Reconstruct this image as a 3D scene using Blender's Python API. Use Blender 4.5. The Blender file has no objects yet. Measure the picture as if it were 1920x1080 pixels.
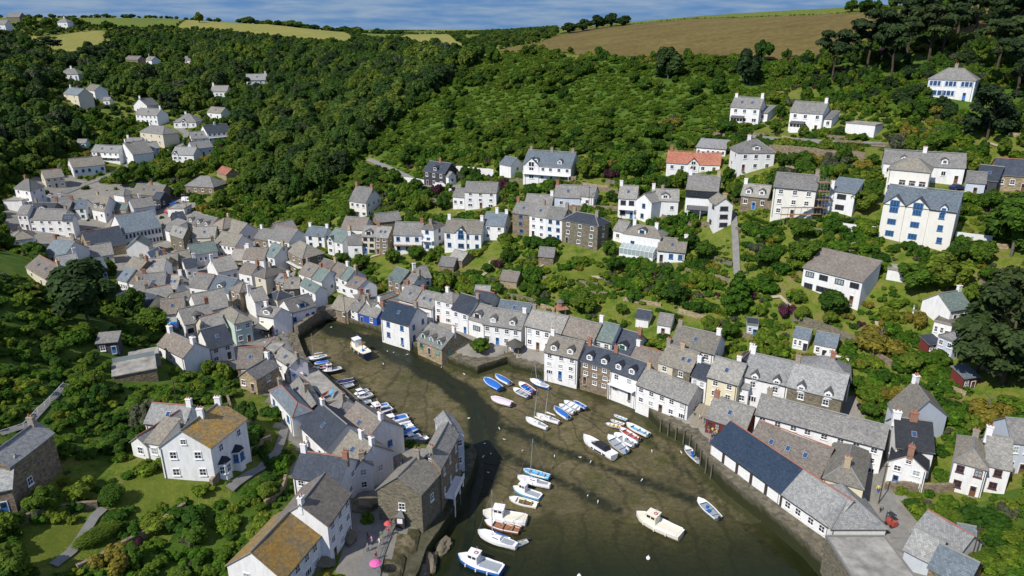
import bpy, bmesh, math, random
import numpy as np
from mathutils import Vector, Matrix, Euler
random.seed(7); RNG=np.random.default_rng(11)
S=bpy.context.scene; COL=S.collection
R=math.radians
# ------------------------------------------------------------------ camera, sky, sun, exposure
cam=bpy.data.cameras.new('camera'); camo=bpy.data.objects.new('camera',cam); COL.objects.link(camo)
cam.sensor_width=36; cam.lens=36*1321/1920; cam.clip_start=1; cam.clip_end=20000
camo.location=(0,0,80); camo.rotation_euler=(R(70),0,0); S.camera=camo
SUN_EL,SUN_AZ=R(46),R(225)      # azimuth clockwise from +Y: the sun stands behind the camera's left shoulder
wd=bpy.data.worlds.new('World'); S.world=wd; wd.use_nodes=True
N=wd.node_tree.nodes; Lk=wd.node_tree.links; N.clear()
sky=N.new('ShaderNodeTexSky'); sky.sky_type='NISHITA'; sky.sun_disc=False
sky.sun_elevation=SUN_EL; sky.sun_rotation=SUN_AZ; sky.air_density=1.0; sky.dust_density=0.2; sky.ozone_density=3.0; sky.altitude=80
tc=N.new('ShaderNodeTexCoord'); mp=N.new('ShaderNodeMapping'); mp.inputs['Scale'].default_value=(3,3,26)
nz=N.new('ShaderNodeTexNoise'); nz.inputs['Scale'].default_value=2.6; nz.inputs['Detail'].default_value=7; nz.inputs['Roughness'].default_value=.6
rp=N.new('ShaderNodeValToRGB'); rp.color_ramp.elements[0].position=.36; rp.color_ramp.elements[1].position=.66
rp.color_ramp.elements[0].color=(0,0,0,1); rp.color_ramp.elements[1].color=(.75,.75,.75,1)
tint=N.new('ShaderNodeMix'); tint.data_type='RGBA'; tint.blend_type='MULTIPLY'; tint.inputs[0].default_value=1.0; tint.inputs[7].default_value=(.36,.58,1.0,1)
mx=N.new('ShaderNodeMix'); mx.data_type='RGBA'; mx.inputs[7].default_value=(4.8,5.1,5.6,1)
bg=N.new('ShaderNodeBackground'); bg.inputs[1].default_value=.115; wo=N.new('ShaderNodeOutputWorld')
Lk.new(tc.outputs['Generated'],mp.inputs[0]); Lk.new(mp.outputs[0],nz.inputs['Vector']); Lk.new(nz.outputs[0],rp.inputs[0])
Lk.new(sky.outputs[0],tint.inputs[6]); Lk.new(rp.outputs[0],mx.inputs[0]); Lk.new(tint.outputs[2],mx.inputs[6])
# low cloud bank all round the horizon, as over the far hills
sz=N.new('ShaderNodeSeparateXYZ'); Lk.new(tc.outputs['Generated'],sz.inputs[0]); mrz=N.new('ShaderNodeMapRange'); mrz.interpolation_type='SMOOTHSTEP'; mrz.inputs[1].default_value=.02; mrz.inputs[2].default_value=.22; mrz.inputs[3].default_value=1; mrz.inputs[4].default_value=0; Lk.new(sz.outputs[2],mrz.inputs[0])
rb=N.new('ShaderNodeValToRGB'); rb.color_ramp.elements[0].position=.34; rb.color_ramp.elements[0].color=(.11,.235,.455,1); rb.color_ramp.elements[1].position=.70; rb.color_ramp.elements[1].color=(.28,.375,.50,1)
nz2=N.new('ShaderNodeTexNoise'); nz2.inputs['Scale'].default_value=4.5; nz2.inputs['Detail'].default_value=8; nz2.inputs['Roughness'].default_value=.58; Lk.new(mp.outputs[0],nz2.inputs['Vector']); Lk.new(nz2.outputs[0],rb.inputs[0])
sc_=N.new('ShaderNodeVectorMath'); sc_.operation='SCALE'; sc_.inputs[3].default_value=8.2; Lk.new(rb.outputs[0],sc_.inputs[0])
mb_=N.new('ShaderNodeMix'); mb_.data_type='RGBA'; Lk.new(mrz.outputs[0],mb_.inputs[0]); Lk.new(mx.outputs[2],mb_.inputs[6]); Lk.new(sc_.outputs[0],mb_.inputs[7]); Lk.new(mb_.outputs[2],bg.inputs[0])
Lk.new(bg.outputs[0],wo.inputs[0])
sl=bpy.data.lights.new('sun','SUN'); sl.energy=4.4; sl.angle=R(.55); sl.color=(1,.95,.87)
so=bpy.data.objects.new('sun',sl); COL.objects.link(so)
sd=Vector((math.sin(SUN_AZ)*math.cos(SUN_EL),math.cos(SUN_AZ)*math.cos(SUN_EL),math.sin(SUN_EL)))
so.rotation_euler=sd.to_track_quat('Z','Y').to_euler(); so.location=(-150,-100,250)
S.view_settings.view_transform='Standard'; S.view_settings.look='None'; S.view_settings.exposure=0.18; S.view_settings.gamma=1
S.cycles.max_bounces=6; S.cycles.diffuse_bounces=2; S.cycles.glossy_bounces=2; S.cycles.transmission_bounces=3; S.cycles.transparent_max_bounces=6
S.cycles.caustics_reflective=False; S.cycles.caustics_refractive=False
# ------------------------------------------------------------------ materials
MAT={}
def new(name,rough=.9,spec=.3):
    m=bpy.data.materials.new(name); m.use_nodes=True; n=m.node_tree.nodes; b=n['Principled BSDF']
    b.inputs['Roughness'].default_value=rough; b.inputs['Specular IOR Level'].default_value=spec
    MAT[name]=m; return m,n,m.node_tree.links,b
def noise(n,l,src,scale,detail=4,rough=.6,sc=None):
    t=n.new('ShaderNodeTexNoise'); t.inputs['Scale'].default_value=scale; t.inputs['Detail'].default_value=detail; t.inputs['Roughness'].default_value=rough
    if sc:
        mpp=n.new('ShaderNodeMapping'); mpp.inputs['Scale'].default_value=sc; l.new(src,mpp.inputs[0]); src=mpp.outputs[0]
    l.new(src,t.inputs['Vector']); return t.outputs[0]
def ramp(n,l,fac,stops):
    r=n.new('ShaderNodeValToRGB'); e=r.color_ramp.elements
    while len(e)>1: e.remove(e[0])
    e[0].position=stops[0][0]; e[0].color=(*stops[0][1],1)
    for p,c in stops[1:]:
        q=e.new(p); q.color=(*c,1)
    l.new(fac,r.inputs[0]); return r.outputs[0]
def mixc(n,l,fac,a,b,mode='MIX'):
    m=n.new('ShaderNodeMix'); m.data_type='RGBA'; m.blend_type=mode
    if isinstance(fac,(int,float)): m.inputs[0].default_value=fac
    else: l.new(fac,m.inputs[0])
    for i,c in ((6,a),(7,b)):
        if isinstance(c,tuple): m.inputs[i].default_value=(*c,1)
        else: l.new(c,m.inputs[i])
    return m.outputs[2]
def g3(v): return (v,v,v)
def bump(n,l,b,h,st=.4,dist=.1):
    bb=n.new('ShaderNodeBump'); bb.inputs['Strength'].default_value=st; bb.inputs['Distance'].default_value=dist
    l.new(h,bb.inputs['Height']); l.new(bb.outputs[0],b.inputs['Normal'])
def plain(name,c,rough=.7,spec=.4,var=.12,scale=3.0,metal=0):
    m,n,l,b=new(name,rough,spec); t=n.new('ShaderNodeTexCoord'); f=noise(n,l,t.outputs['Object'],scale)
    lo=tuple(x*(1-var) for x in c); hi=tuple(min(1,x*(1+var)) for x in c)
    l.new(ramp(n,l,f,[(.3,lo),(.7,hi)]),b.inputs['Base Color']); b.inputs['Metallic'].default_value=metal
    return m
def wallmat(name,c,dirt=(.62,.60,.54),amt=.35,stone=0):
    m,n,l,b=new(name,.92,.2); t=n.new('ShaderNodeTexCoord'); oi=n.new('ShaderNodeObjectInfo')
    ad=n.new('ShaderNodeVectorMath'); ad.operation='ADD'; l.new(t.outputs['Object'],ad.inputs[0]); l.new(oi.outputs['Location'],ad.inputs[1]); P=ad.outputs[0]
    st=noise(n,l,P,1.1,5,.65,(1.6,1.6,.35)); fi=noise(n,l,P,5,3)
    base=mixc(n,l,ramp(n,l,oi.outputs['Random'],[(0,g3(0)),(1,g3(.5))]),c,tuple(x*.9 for x in c))
    if stone:
        v=n.new('ShaderNodeTexVoronoi'); v.inputs['Scale'].default_value=stone; mpp=n.new('ShaderNodeMapping'); mpp.inputs['Scale'].default_value=(1,1,1.9); l.new(P,mpp.inputs[0]); l.new(mpp.outputs[0],v.inputs['Vector'])
        sep=n.new('ShaderNodeSeparateColor'); l.new(v.outputs['Color'],sep.inputs[0])
        base=mixc(n,l,1.0,base,ramp(n,l,sep.outputs[0],[(0,g3(.55)),(1,(1.25,1.2,1.1))]),'MULTIPLY')
        bump(n,l,b,v.outputs['Distance'],.5,.08)
    col=mixc(n,l,ramp(n,l,st,[(.45,g3(0)),(.75,g3(amt))]),base,tuple(x*y for x,y in zip(c,dirt)))
    col=mixc(n,l,1.0,col,ramp(n,l,fi,[(.3,g3(.92)),(.7,g3(1.04))]),'MULTIPLY')
    l.new(col,b.inputs['Base Color']); return m
W={}
for k,c,a in (('W',(.80,.80,.78),.5),('C',(.66,.61,.47),.3),('Y',(.72,.66,.46),.25),('Q',(.76,.74,.66),.25),('P',(.55,.60,.66),.35),('G',(.50,.62,.55),.25),('B',(.03,.09,.42),.2),('R',(.16,.035,.03),.3),('D',(.06,.062,.07),.4)):
    W[k]=wallmat('render_wall_'+k,c,amt=a)
W['S']=wallmat('stone_wall_brown',(.25,.205,.15),stone=2.2); W['K']=wallmat('stone_wall_grey',(.20,.185,.14),stone=2.6); W['T']=wallmat('stone_wall_tan',(.38,.31,.21),stone=2.2)
def roofmat(name,c,c2,lich=(.36,.35,.27),la=.5,row=.32,l0=.5):
    m,n,l,b=new(name,.8,.35); t=n.new('ShaderNodeTexCoord'); oi=n.new('ShaderNodeObjectInfo')
    ad=n.new('ShaderNodeVectorMath'); ad.operation='ADD'; l.new(t.outputs['Object'],ad.inputs[0]); l.new(oi.outputs['Location'],ad.inputs[1]); P=ad.outputs[0]
    br=n.new('ShaderNodeTexBrick'); br.inputs['Scale'].default_value=1/row; br.inputs['Mortar Size'].default_value=.05; br.inputs['Mortar Smooth'].default_value=.3; br.inputs['Brick Width'].default_value=1.0; br.inputs['Row Height'].default_value=.85
    br.inputs['Color1'].default_value=(.72,.72,.74,1); br.inputs['Color2'].default_value=(1.2,1.18,1.14,1); br.inputs['Mortar'].default_value=(.42,.42,.42,1)
    l.new(t.outputs['UV'],br.inputs['Vector'])
    big=noise(n,l,P,.35,5,.65); fine=noise(n,l,P,1.6,6,.7)
    base=mixc(n,l,ramp(n,l,big,[(.35,g3(0)),(.65,g3(1))]),c,c2)
    base=mixc(n,l,ramp(n,l,fine,[(l0,g3(0)),(l0+.16,g3(la))]),base,lich)
    base=mixc(n,l,1.0,base,br.outputs['Color'],'MULTIPLY')
    base=mixc(n,l,1.0,base,ramp(n,l,oi.outputs['Random'],[(0,g3(.76)),(1,(1.16,1.14,1.10))]),'MULTIPLY')
    l.new(base,b.inputs['Base Color']); bump(n,l,b,br.outputs['Fac'],-.35,.04); return m
RF={'g':roofmat('slate_grey',(.175,.176,.174),(.228,.226,.216),(.31,.305,.27)),'l':roofmat('slate_lichened',(.235,.234,.222),(.29,.286,.266),(.36,.35,.29),.6),
'b':roofmat('slate_brown',(.165,.146,.128),(.205,.184,.162),(.27,.245,.21)),'n':roofmat('slate_navy',(.040,.052,.075),(.055,.068,.092),(.12,.13,.14),.35,l0=.55),'v':roofmat('slate_deep_blue',(.020,.042,.080),(.028,.052,.092),(.07,.09,.12),.3,l0=.58),
'u':roofmat('slate_blue',(.13,.17,.205),(.16,.20,.235),(.22,.245,.25),.4),'t':roofmat('slate_teal',(.12,.175,.175),(.16,.205,.19),(.22,.25,.22),.4),
'o':roofmat('slate_orange_lichen',(.23,.205,.15),(.40,.24,.055),(.46,.28,.05),.65,l0=.48),'k':roofmat('slate_tan_moss',(.195,.184,.160),(.24,.226,.188),(.29,.27,.205),.5),
'r':roofmat('tile_red',(.34,.13,.085),(.40,.17,.11),(.30,.18,.12),.3,.36),'p':roofmat('slate_pale',(.25,.265,.27),(.30,.31,.31),(.38,.375,.34),.55),
'a':roofmat('slate_black',(.03,.034,.042),(.04,.044,.052),(.07,.07,.075),.3,l0=.58),'c':plain('concrete_roof',(.28,.268,.24),.9,.2,.38,.5)}
plain('ridge_red',(.27,.12,.085)); plain('ridge_grey',(.2,.2,.19)); plain('terracotta',(.38,.16,.09)); plain('frame_w',(.78,.78,.77),.5); plain('frame_b',(.06,.17,.34),.5); plain('frame_g',(.08,.25,.19),.5)
plain('frame_d',(.05,.05,.055),.5); plain('frame_r',(.12,.05,.045),.5); plain('frame_n',(.55,.6,.66),.5); plain('door_dark',(.05,.04,.04),.5); plain('door_blue',(.03,.16,.42),.5); plain('door_brown',(.16,.08,.04),.5); plain('pipe_black',(.03,.03,.03),.5)
plain('timber',(.24,.15,.08),.8); plain('metal_grey',(.35,.36,.37),.4,.5,metal=.6); plain('awning_cream',(.72,.66,.48),.8); plain('brick',(.30,.15,.10),.9); plain('chimney_white',(.76,.76,.74),.9,var=.1); plain('chimney_stone',(.28,.25,.20),.9,var=.3); plain('chimney_tan',(.42,.34,.22),.9)
m,n,l,b=new('glass_dark',.08,.6); b.inputs['Base Color'].default_value=(.025,.03,.038,1)
m,n,l,b=new('glass_blue',.08,.7); b.inputs['Base Color'].default_value=(.03,.07,.16,1)
m,n,l,b=new('glass_pale',.1,.6); b.inputs['Base Color'].default_value=(.30,.36,.36,1)
# ------------------------------------------------------------------ mesh helpers
class MB:
    def __init__(s): s.v=[]; s.f=[]; s.m=[]; s.uv=[]
    def face(s,pts,m=0,uv=None):
        i=len(s.v); s.v+= [tuple(p) for p in pts]; s.f.append(tuple(range(i,i+len(pts)))); s.m.append(m)
        s.uv+= uv if uv else [(0,0)]*len(pts)
    def box(s,x0,x1,y0,y1,z0,z1,m=0):
        a=[(x0,y0,z0),(x1,y0,z0),(x1,y1,z0),(x0,y1,z0),(x0,y0,z1),(x1,y0,z1),(x1,y1,z1),(x0,y1,z1)]
        s.hexa(a,m)
    def hexa(s,a,m=0):
        for q in ((3,2,1,0),(4,5,6,7),(0,1,5,4),(1,2,6,5),(2,3,7,6),(3,0,4,7)): s.face([a[i] for i in q],m)
    def slab(s,pts,t,m=0,mside=None,uv=None):
        """polygon pts (ccw seen from outside), thickened downwards by t"""
        ms=m if mside is None else mside
        s.face(pts,m,uv); lo=[(p[0],p[1],p[2]-t) for p in pts]; s.face(lo[::-1],ms); k=len(pts)
        for i in range(k): j=(i+1)%k; s.face([lo[i],lo[j],pts[j],pts[i]],ms)
    def tube(s,a,b,r0,r1,n=6,m=0,cap=True):
        a=Vector(a); b=Vector(b); d=(b-a).normalized(); u=d.orthogonal().normalized(); w=d.cross(u)
        A=[a+(u*math.cos(2*math.pi*i/n)+w*math.sin(2*math.pi*i/n))*r0 for i in range(n)]
        B=[b+(u*math.cos(2*math.pi*i/n)+w*math.sin(2*math.pi*i/n))*r1 for i in range(n)]
        for i in range(n): j=(i+1)%n; s.face([A[i],A[j],B[j],B[i]],m)
        if cap: s.face(A[::-1],m); s.face(B,m)
    def mesh(s,name,mats):
        me=bpy.data.meshes.new(name); me.from_pydata(s.v,[],s.f)
        for x in mats: me.materials.append(MAT[x] if isinstance(x,str) else x)
        me.polygons.foreach_set('material_index',s.m)
        ul=me.uv_layers.new(name='UVMap'); ul.data.foreach_set('uv',[c for p in s.uv for c in p]); me.update(); return me
    def build(s,name,mats,parent=None,loc=None,rz=0):
        return ob(name,s.mesh(name,mats),parent,loc,rz)
def ob(name,me,parent=None,loc=None,rz=0,scale=None):
    o=bpy.data.objects.new(name,me); COL.objects.link(o)
    if parent: o.parent=parent
    if loc is not None: o.location=loc
    if rz: o.rotation_euler=(0,0,rz)
    if scale is not None: o.scale=scale
    return o
def tag(o,label,cat=None,group=None,kind=None):
    if label: o['label']=label
    if cat: o['category']=cat
    if group: o['group']=group
    if kind: o['kind']=kind
    return o
def npmesh(name,v,f,mats,smooth=False,mi=None):
    me=bpy.data.meshes.new(name); v=np.asarray(v,np.float32); f=np.asarray(f,np.int32); k=f.shape[1]
    me.vertices.add(len(v)); me.vertices.foreach_set('co',v.ravel()); me.loops.add(f.size); me.loops.foreach_set('vertex_index',f.ravel())
    me.polygons.add(len(f)); me.polygons.foreach_set('loop_start',np.arange(0,f.size,k,dtype=np.int32)); me.polygons.foreach_set('loop_total',np.full(len(f),k,np.int32))
    for x in mats: me.materials.append(MAT[x] if isinstance(x,str) else x)
    if mi is not None: me.polygons.foreach_set('material_index',np.asarray(mi,np.int32))
    if smooth: me.polygons.foreach_set('use_smooth',np.ones(len(f),bool))
    me.update(calc_edges=True); me.validate(); return me
# ------------------------------------------------------------------ positions from image pixels with estimated heights and depths, metres
HARB=[[-55.3,189.0],[-53.0,190.2],[-46.5,185.4],[-37.9,180.1],[-27.7,170.6],[-24.5,167.3],[-8.5,155.1],[-1.1,160.4],[0.0,158.0],[7.4,154.2],[13.6,149.8],[22.2,144.8],[26.6,141.1],[29.4,136.4],[31.5,129.5],[35.9,124.2],[37.4,115.2],[39.2,109.0],[43.6,100.3],[47.0,92.4],[48.2,87.0],[51.0,76.7],[50.1,66.5],[-21.7,66.5],[-16.8,78.6],[-14.3,86.5],[-13.7,91.7],[-12.0,96.2],[-10.0,102.4],[-7.8,111.0],[-6.8,118.5],[-7.9,121.5],[-9.9,123.0],[-17.2,122.2],[-21.3,122.8],[-28.3,128.7],[-31.0,131.0],[-32.9,134.3],[-34.1,138.7],[-37.6,143.1],[-50.4,158.0],[-52.2,161.3],[-55.5,168.6],[-58.5,175.8],[-57.2,182.7]]
ZONES={"wood":[[[-329.9,438.2],[-323.1,492.1],[-301.2,508.8],[-307.6,563.5],[-304.8,617.9],[-282.2,626.5],[-245.5,612.0],[-201.7,612.3],[-166.8,580.7],[-132.2,575.1],[-97.2,564.0],[-41.0,438.2],[-17.5,405.1],[-27.5,377.8],[-47.1,354.9],[-63.7,327.7],[-71.2,292.4],[-77.4,271.1],[-93.6,275.1],[-118.1,301.7],[-135.1,343.9],[-157.0,412.4],[-182.1,425.7],[-194.3,417.2],[-215.5,437.7],[-233.2,441.9],[-261.6,454.2],[-282.8,452.0],[-263.5,409.1],[-240.2,380.8],[-218.7,367.6],[-213.0,335.7],[-215.9,308.2],[-207.0,256.6]],[[-332.6,442.1],[-328.1,505.9],[-372.1,565.6],[-416.8,561.9]]],"scrub":[[[-17.6,406.3],[0.0,408.8],[36.2,358.8],[69.9,333.7],[113.2,313.5],[94.5,267.9],[78.2,264.8],[69.0,250.0],[51.2,242.5],[26.9,254.7],[0.0,270.9],[-30.4,288.5],[-48.0,288.2],[-62.9,309.0],[-63.7,327.7],[-47.1,354.9],[-27.5,377.8]],[[-71.2,292.4],[-48.0,288.2],[-32.9,270.4],[-34.0,261.6],[-49.9,271.9],[-51.4,256.3],[-66.5,251.4],[-83.9,256.1],[-92.8,272.2],[-77.4,271.1]]],"thicket":[[[-157.9,191.5],[-164.2,221.0],[-137.1,201.3],[-122.1,199.2],[-96.6,181.5],[-68.9,146.4],[-61.0,135.8],[-56.7,130.5],[-57.1,122.9],[-66.3,122.7],[-69.9,113.8],[-64.3,101.0],[-73.0,98.4],[-77.0,101.1],[-77.1,89.7],[-81.4,87.5]],[[-38.0,94.8],[-35.1,80.1],[-60.9,74.3],[-51.1,88.0],[-46.4,95.2],[-42.1,102.7],[-38.7,103.0],[-35.6,96.9]],[[66.3,100.6],[67.1,97.1],[84.0,99.3],[89.9,96.6],[71.0,71.7],[66.7,74.5],[67.8,86.7],[66.1,95.2]]],"rock":[[[-18.5,93.5],[-14.1,96.3],[-10.9,100.0],[-8.7,107.6],[-6.7,115.8],[-7.3,109.3],[-9.8,100.2],[-11.7,94.1],[-13.4,89.6],[-14.0,84.4],[-14.4,78.7],[-18.4,78.0],[-19.4,85.9]]],"pinewood":[[[110.0,297.2],[136.0,315.4],[183.5,350.2],[206.8,366.9],[265.4,363.0],[155.2,199.5],[137.1,211.3],[124.4,227.2],[111.9,253.8]]],"field_brown":[[[-16.6,421.2],[0.0,425.9],[15.2,426.3],[49.0,492.6],[78.4,460.8],[133.2,428.5],[178.2,394.9],[212.5,377.5],[263.0,398.6],[204.5,305.8],[162.6,307.4],[145.6,307.5],[123.5,317.5],[104.2,328.7],[72.0,344.7],[36.9,366.1],[11.6,403.8]]],"field_straw":[[[-103.6,675.7],[-168.7,1480.5],[-49.8,634.1],[-28.8,473.6],[-38.7,469.5],[-72.2,593.8]],[[-203.9,2205.2],[-127.6,2990.4],[-27.3,698.1],[-61.0,714.3]],[[-383.9,588.3],[-362.9,672.0],[-317.8,579.6],[-318.5,536.7],[-343.6,554.0]],[[-318.2,711.4],[-850.5,2500.0],[-710.1,2500.0],[-141.0,669.9],[-145.3,635.0],[-189.8,664.9],[-264.5,701.7]]],"field_green":[[[-157.9,752.0],[-426.4,2500.0],[-284.4,2500.0],[-143.4,1549.0],[-102.2,682.6],[-128.9,669.2]],[[-47.5,666.7],[-28.3,661.2],[-21.8,556.2],[-31.5,551.1]],[[-417.8,710.9],[-1112.5,2500.0],[-866.5,2500.0],[-709.4,2500.0],[-850.1,2500.0],[-321.0,717.9],[-367.8,681.5]]],"village":[[[-51.7,185.5],[-64.1,197.7],[-69.7,218.8],[-85.6,248.2],[-99.5,260.1],[-126.4,281.0],[-144.9,309.5],[-165.7,323.9],[-184.9,318.3],[-203.5,321.9],[-213.8,312.0],[-199.5,267.9],[-184.6,245.3],[-174.9,247.2],[-144.2,210.4],[-145.2,234.9],[-118.2,203.8],[-99.8,185.2],[-84.6,164.7],[-68.9,146.4],[-66.5,149.2],[-58.9,136.2],[-52.0,132.5],[-46.2,121.0],[-40.0,113.5],[-39.2,104.6],[-32.7,100.7],[-29.4,101.7],[-24.6,80.7],[-17.2,82.3],[-13.9,87.2],[-8.8,109.1],[-6.7,115.8],[-9.7,119.9],[-20.8,119.4],[-36.7,139.4],[-49.0,153.8],[-57.0,171.2]],[[-51.7,185.8],[-40.6,192.9],[-31.0,191.3],[-21.2,186.0],[-8.6,174.9],[3.4,166.1],[19.7,158.2],[28.3,154.4],[36.6,145.2],[52.1,140.9],[59.3,134.5],[69.7,127.5],[70.1,114.3],[65.7,105.0],[66.3,100.6],[65.8,94.6],[68.7,89.4],[64.5,76.0],[47.3,82.7],[42.7,98.2],[36.6,113.0],[31.2,128.4],[26.1,138.6],[7.3,151.6],[-8.4,152.9],[-24.1,164.0],[-45.5,181.7]]],"lawn":[[[-63.2,95.5],[-55.5,99.1],[-48.6,97.0],[-52.7,92.1],[-58.9,89.7],[-63.1,91.9]],[[-69.4,80.7],[-63.1,87.5],[-61.9,83.6],[-64.6,76.1],[-67.8,74.9]],[[15.0,187.2],[28.2,186.4],[24.6,180.3],[7.5,186.3],[1.5,189.8]]]}
PATHS=[["lane",[[-21.1,82.2,4.4],[-21.3,87.8,4.4],[-20.8,94.3,4.2],[-20.0,103.2,3.7],[-22.8,111.4,3.6],[-26.7,116.8,3.6]],3.2,"narrow grey harbour lane past the net loft"],["street",[[-68.0,167.6,4.2],[-66.4,175.2,3.9],[-61.1,176.6,3.4],[-59.0,184.7,3.1],[-55.7,189.4,3.2]],5,"harbour street below the white shop row"],["road",[[-184.6,245.3,11.2],[-191.5,264.5,11.1],[-192.0,275.1,11.7]],3.5,"steep road at the village left end"],["road",[[-195.1,301.7,14.1],[-193.2,315.9,15.1],[-187.8,328.9,16.8],[-185.4,345.2,19.7],[-177.6,357.1,21.6],[-171.6,372.1,24.7],[-176.7,388.4,28.0],[-186.8,398.7,30.2]],3.2,"valley road climbing through the upper village"],["lane",[[61.3,90.8,4.9],[62.5,97.0,5.2],[64.0,102.4,5.5],[68.1,109.0,6.4],[71.8,113.9,7.8]],3.0,"lane between long terrace and black roofed house"],["yard",[[61.3,90.8,4.9],[63.1,86.6,5.4],[62.9,78.9,7.4]],5.0,"fish quay yard at the lower right"],["road",[[77.9,242.4,46.5],[85.6,233.5,46.7],[96.6,222.3,47.3],[112.3,213.8,47.6]],3.4,"hillside road below the upper white cottages"],["lane",[[-61.7,302.4,28.3],[-41.9,274.9,26.7],[-31.9,260.6,25.5],[-17.5,253.5,27.0]],2.2,"pale lane past the dark slate hung house"],["path",[[-83.1,99.4,18.5],[-81.5,103.3,17.6],[-82.4,110.4,17.6],[-85.3,120.5,16.4]],1.2,"railed cliff path climbing the left spur"],["path",[[-62.8,77.7,11.1],[-62.2,80.8,10.9],[-62.4,84.5,11.1],[-62.6,87.6,11.5],[-62.2,89.4,11.6]],1.3,"stepped garden path between lawns"],["path",[[62.7,194.9,31.6],[60.5,184.7,28.2],[57.9,172.9,22.9],[57.3,169.4,21.2]],1.6,"straight steep footpath below the tower wing"],["path",[[-44.9,121.8,6.4],[-43.1,111.2,7.2],[-43.4,103.9,8.8],[-45.9,96.3,9.9]],1.4,"footpath beside the cliff house wall"]]
WALLS=[[[[65.4,152.2,16.2],[70.9,146.8,15.6],[76.1,140.8,14.8]],2.2,0.5,"k","grey concrete retaining wall above the summerhouses"],[[[-71.6,80.8,14.1],[-70.2,83.1,13.6],[-68.4,86.1,13.1],[-65.7,87.9,12.4],[-62.9,89.2,11.7]],1.2,0.6,"s","curved stone garden wall beside the left lawn"],[[[-59.4,77.6,10.1],[-55.8,84.7,9.0],[-52.1,90.5,9.2],[-51.0,92.0,9.6]],1.3,0.6,"s","long stone wall dropping below the cliff house lawn"],[[[-48.2,95.9,10.7],[-46.9,101.5,10.4],[-46.3,106.9,9.1],[-45.3,115.1,7.2]],1.6,0.6,"s","stone wall along the cliff house path"],[[[64.4,102.3,5.5],[72.6,100.7,6.2],[79.9,101.1,7.0],[85.6,102.1,8.6]],1.6,0.6,"s","long stone wall below the white houses at right"],[[[68.9,189.1,33.8],[80.5,178.8,34.9]],2.6,0.6,"s","stone retaining wall under the scaffolded house"],[[[80.4,222.2,43.7],[92.0,209.8,44.1],[101.8,203.9,44.4]],3.0,0.6,"s","terraced stone wall below the hillside road"],[[[83.1,172.7,32.7],[90.2,169.2,32.5]],2,0.4,"w","white terrace wall left of the three gabled house"],[[[106.4,163.1,32.9],[113.2,160.0,32.8]],2,0.4,"w","white terrace wall right of the three gabled house"],[[[-41.9,270.1,25.6],[-25.6,256.7,25.9],[-21.0,247.7,24.7]],1.8,0.4,"w","white roadside wall below the dark slate hung house"],[[[-21.4,268.1,29.7],[-6.8,256.3,30.3]],2.4,0.4,"w","long white wall behind the dark slate hung house"],[[[-0.9,246.4,29.4],[21.6,236.2,32.4]],1.6,0.5,"s","stone terrace wall below the large guest house"],[[[44.7,205.2,27.4],[56.1,194.0,27.9]],1.4,0.5,"s","stone terrace wall below the mansard house"],[[[8.6,222.8,25.5],[36.0,211.0,27.6]],1.8,0.5,"s","brown stone wall right of the pale grey lodge"],[[[67.7,141.0,12.6],[72.4,137.0,12.6]],1.2,0.3,"w","white terrace wall in front of the right summerhouse"],[[[76.9,140.1,14.7],[79.7,133.6,13.5]],1.4,0.4,"s","curved stone wall beside the dark red garden hut"],[[[-39.9,95.4,7.5],[-38.2,98.6,7.2],[-38.7,103.0,7.2]],1.2,0.5,"s","short stone wall above the lane cottages"]]
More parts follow.
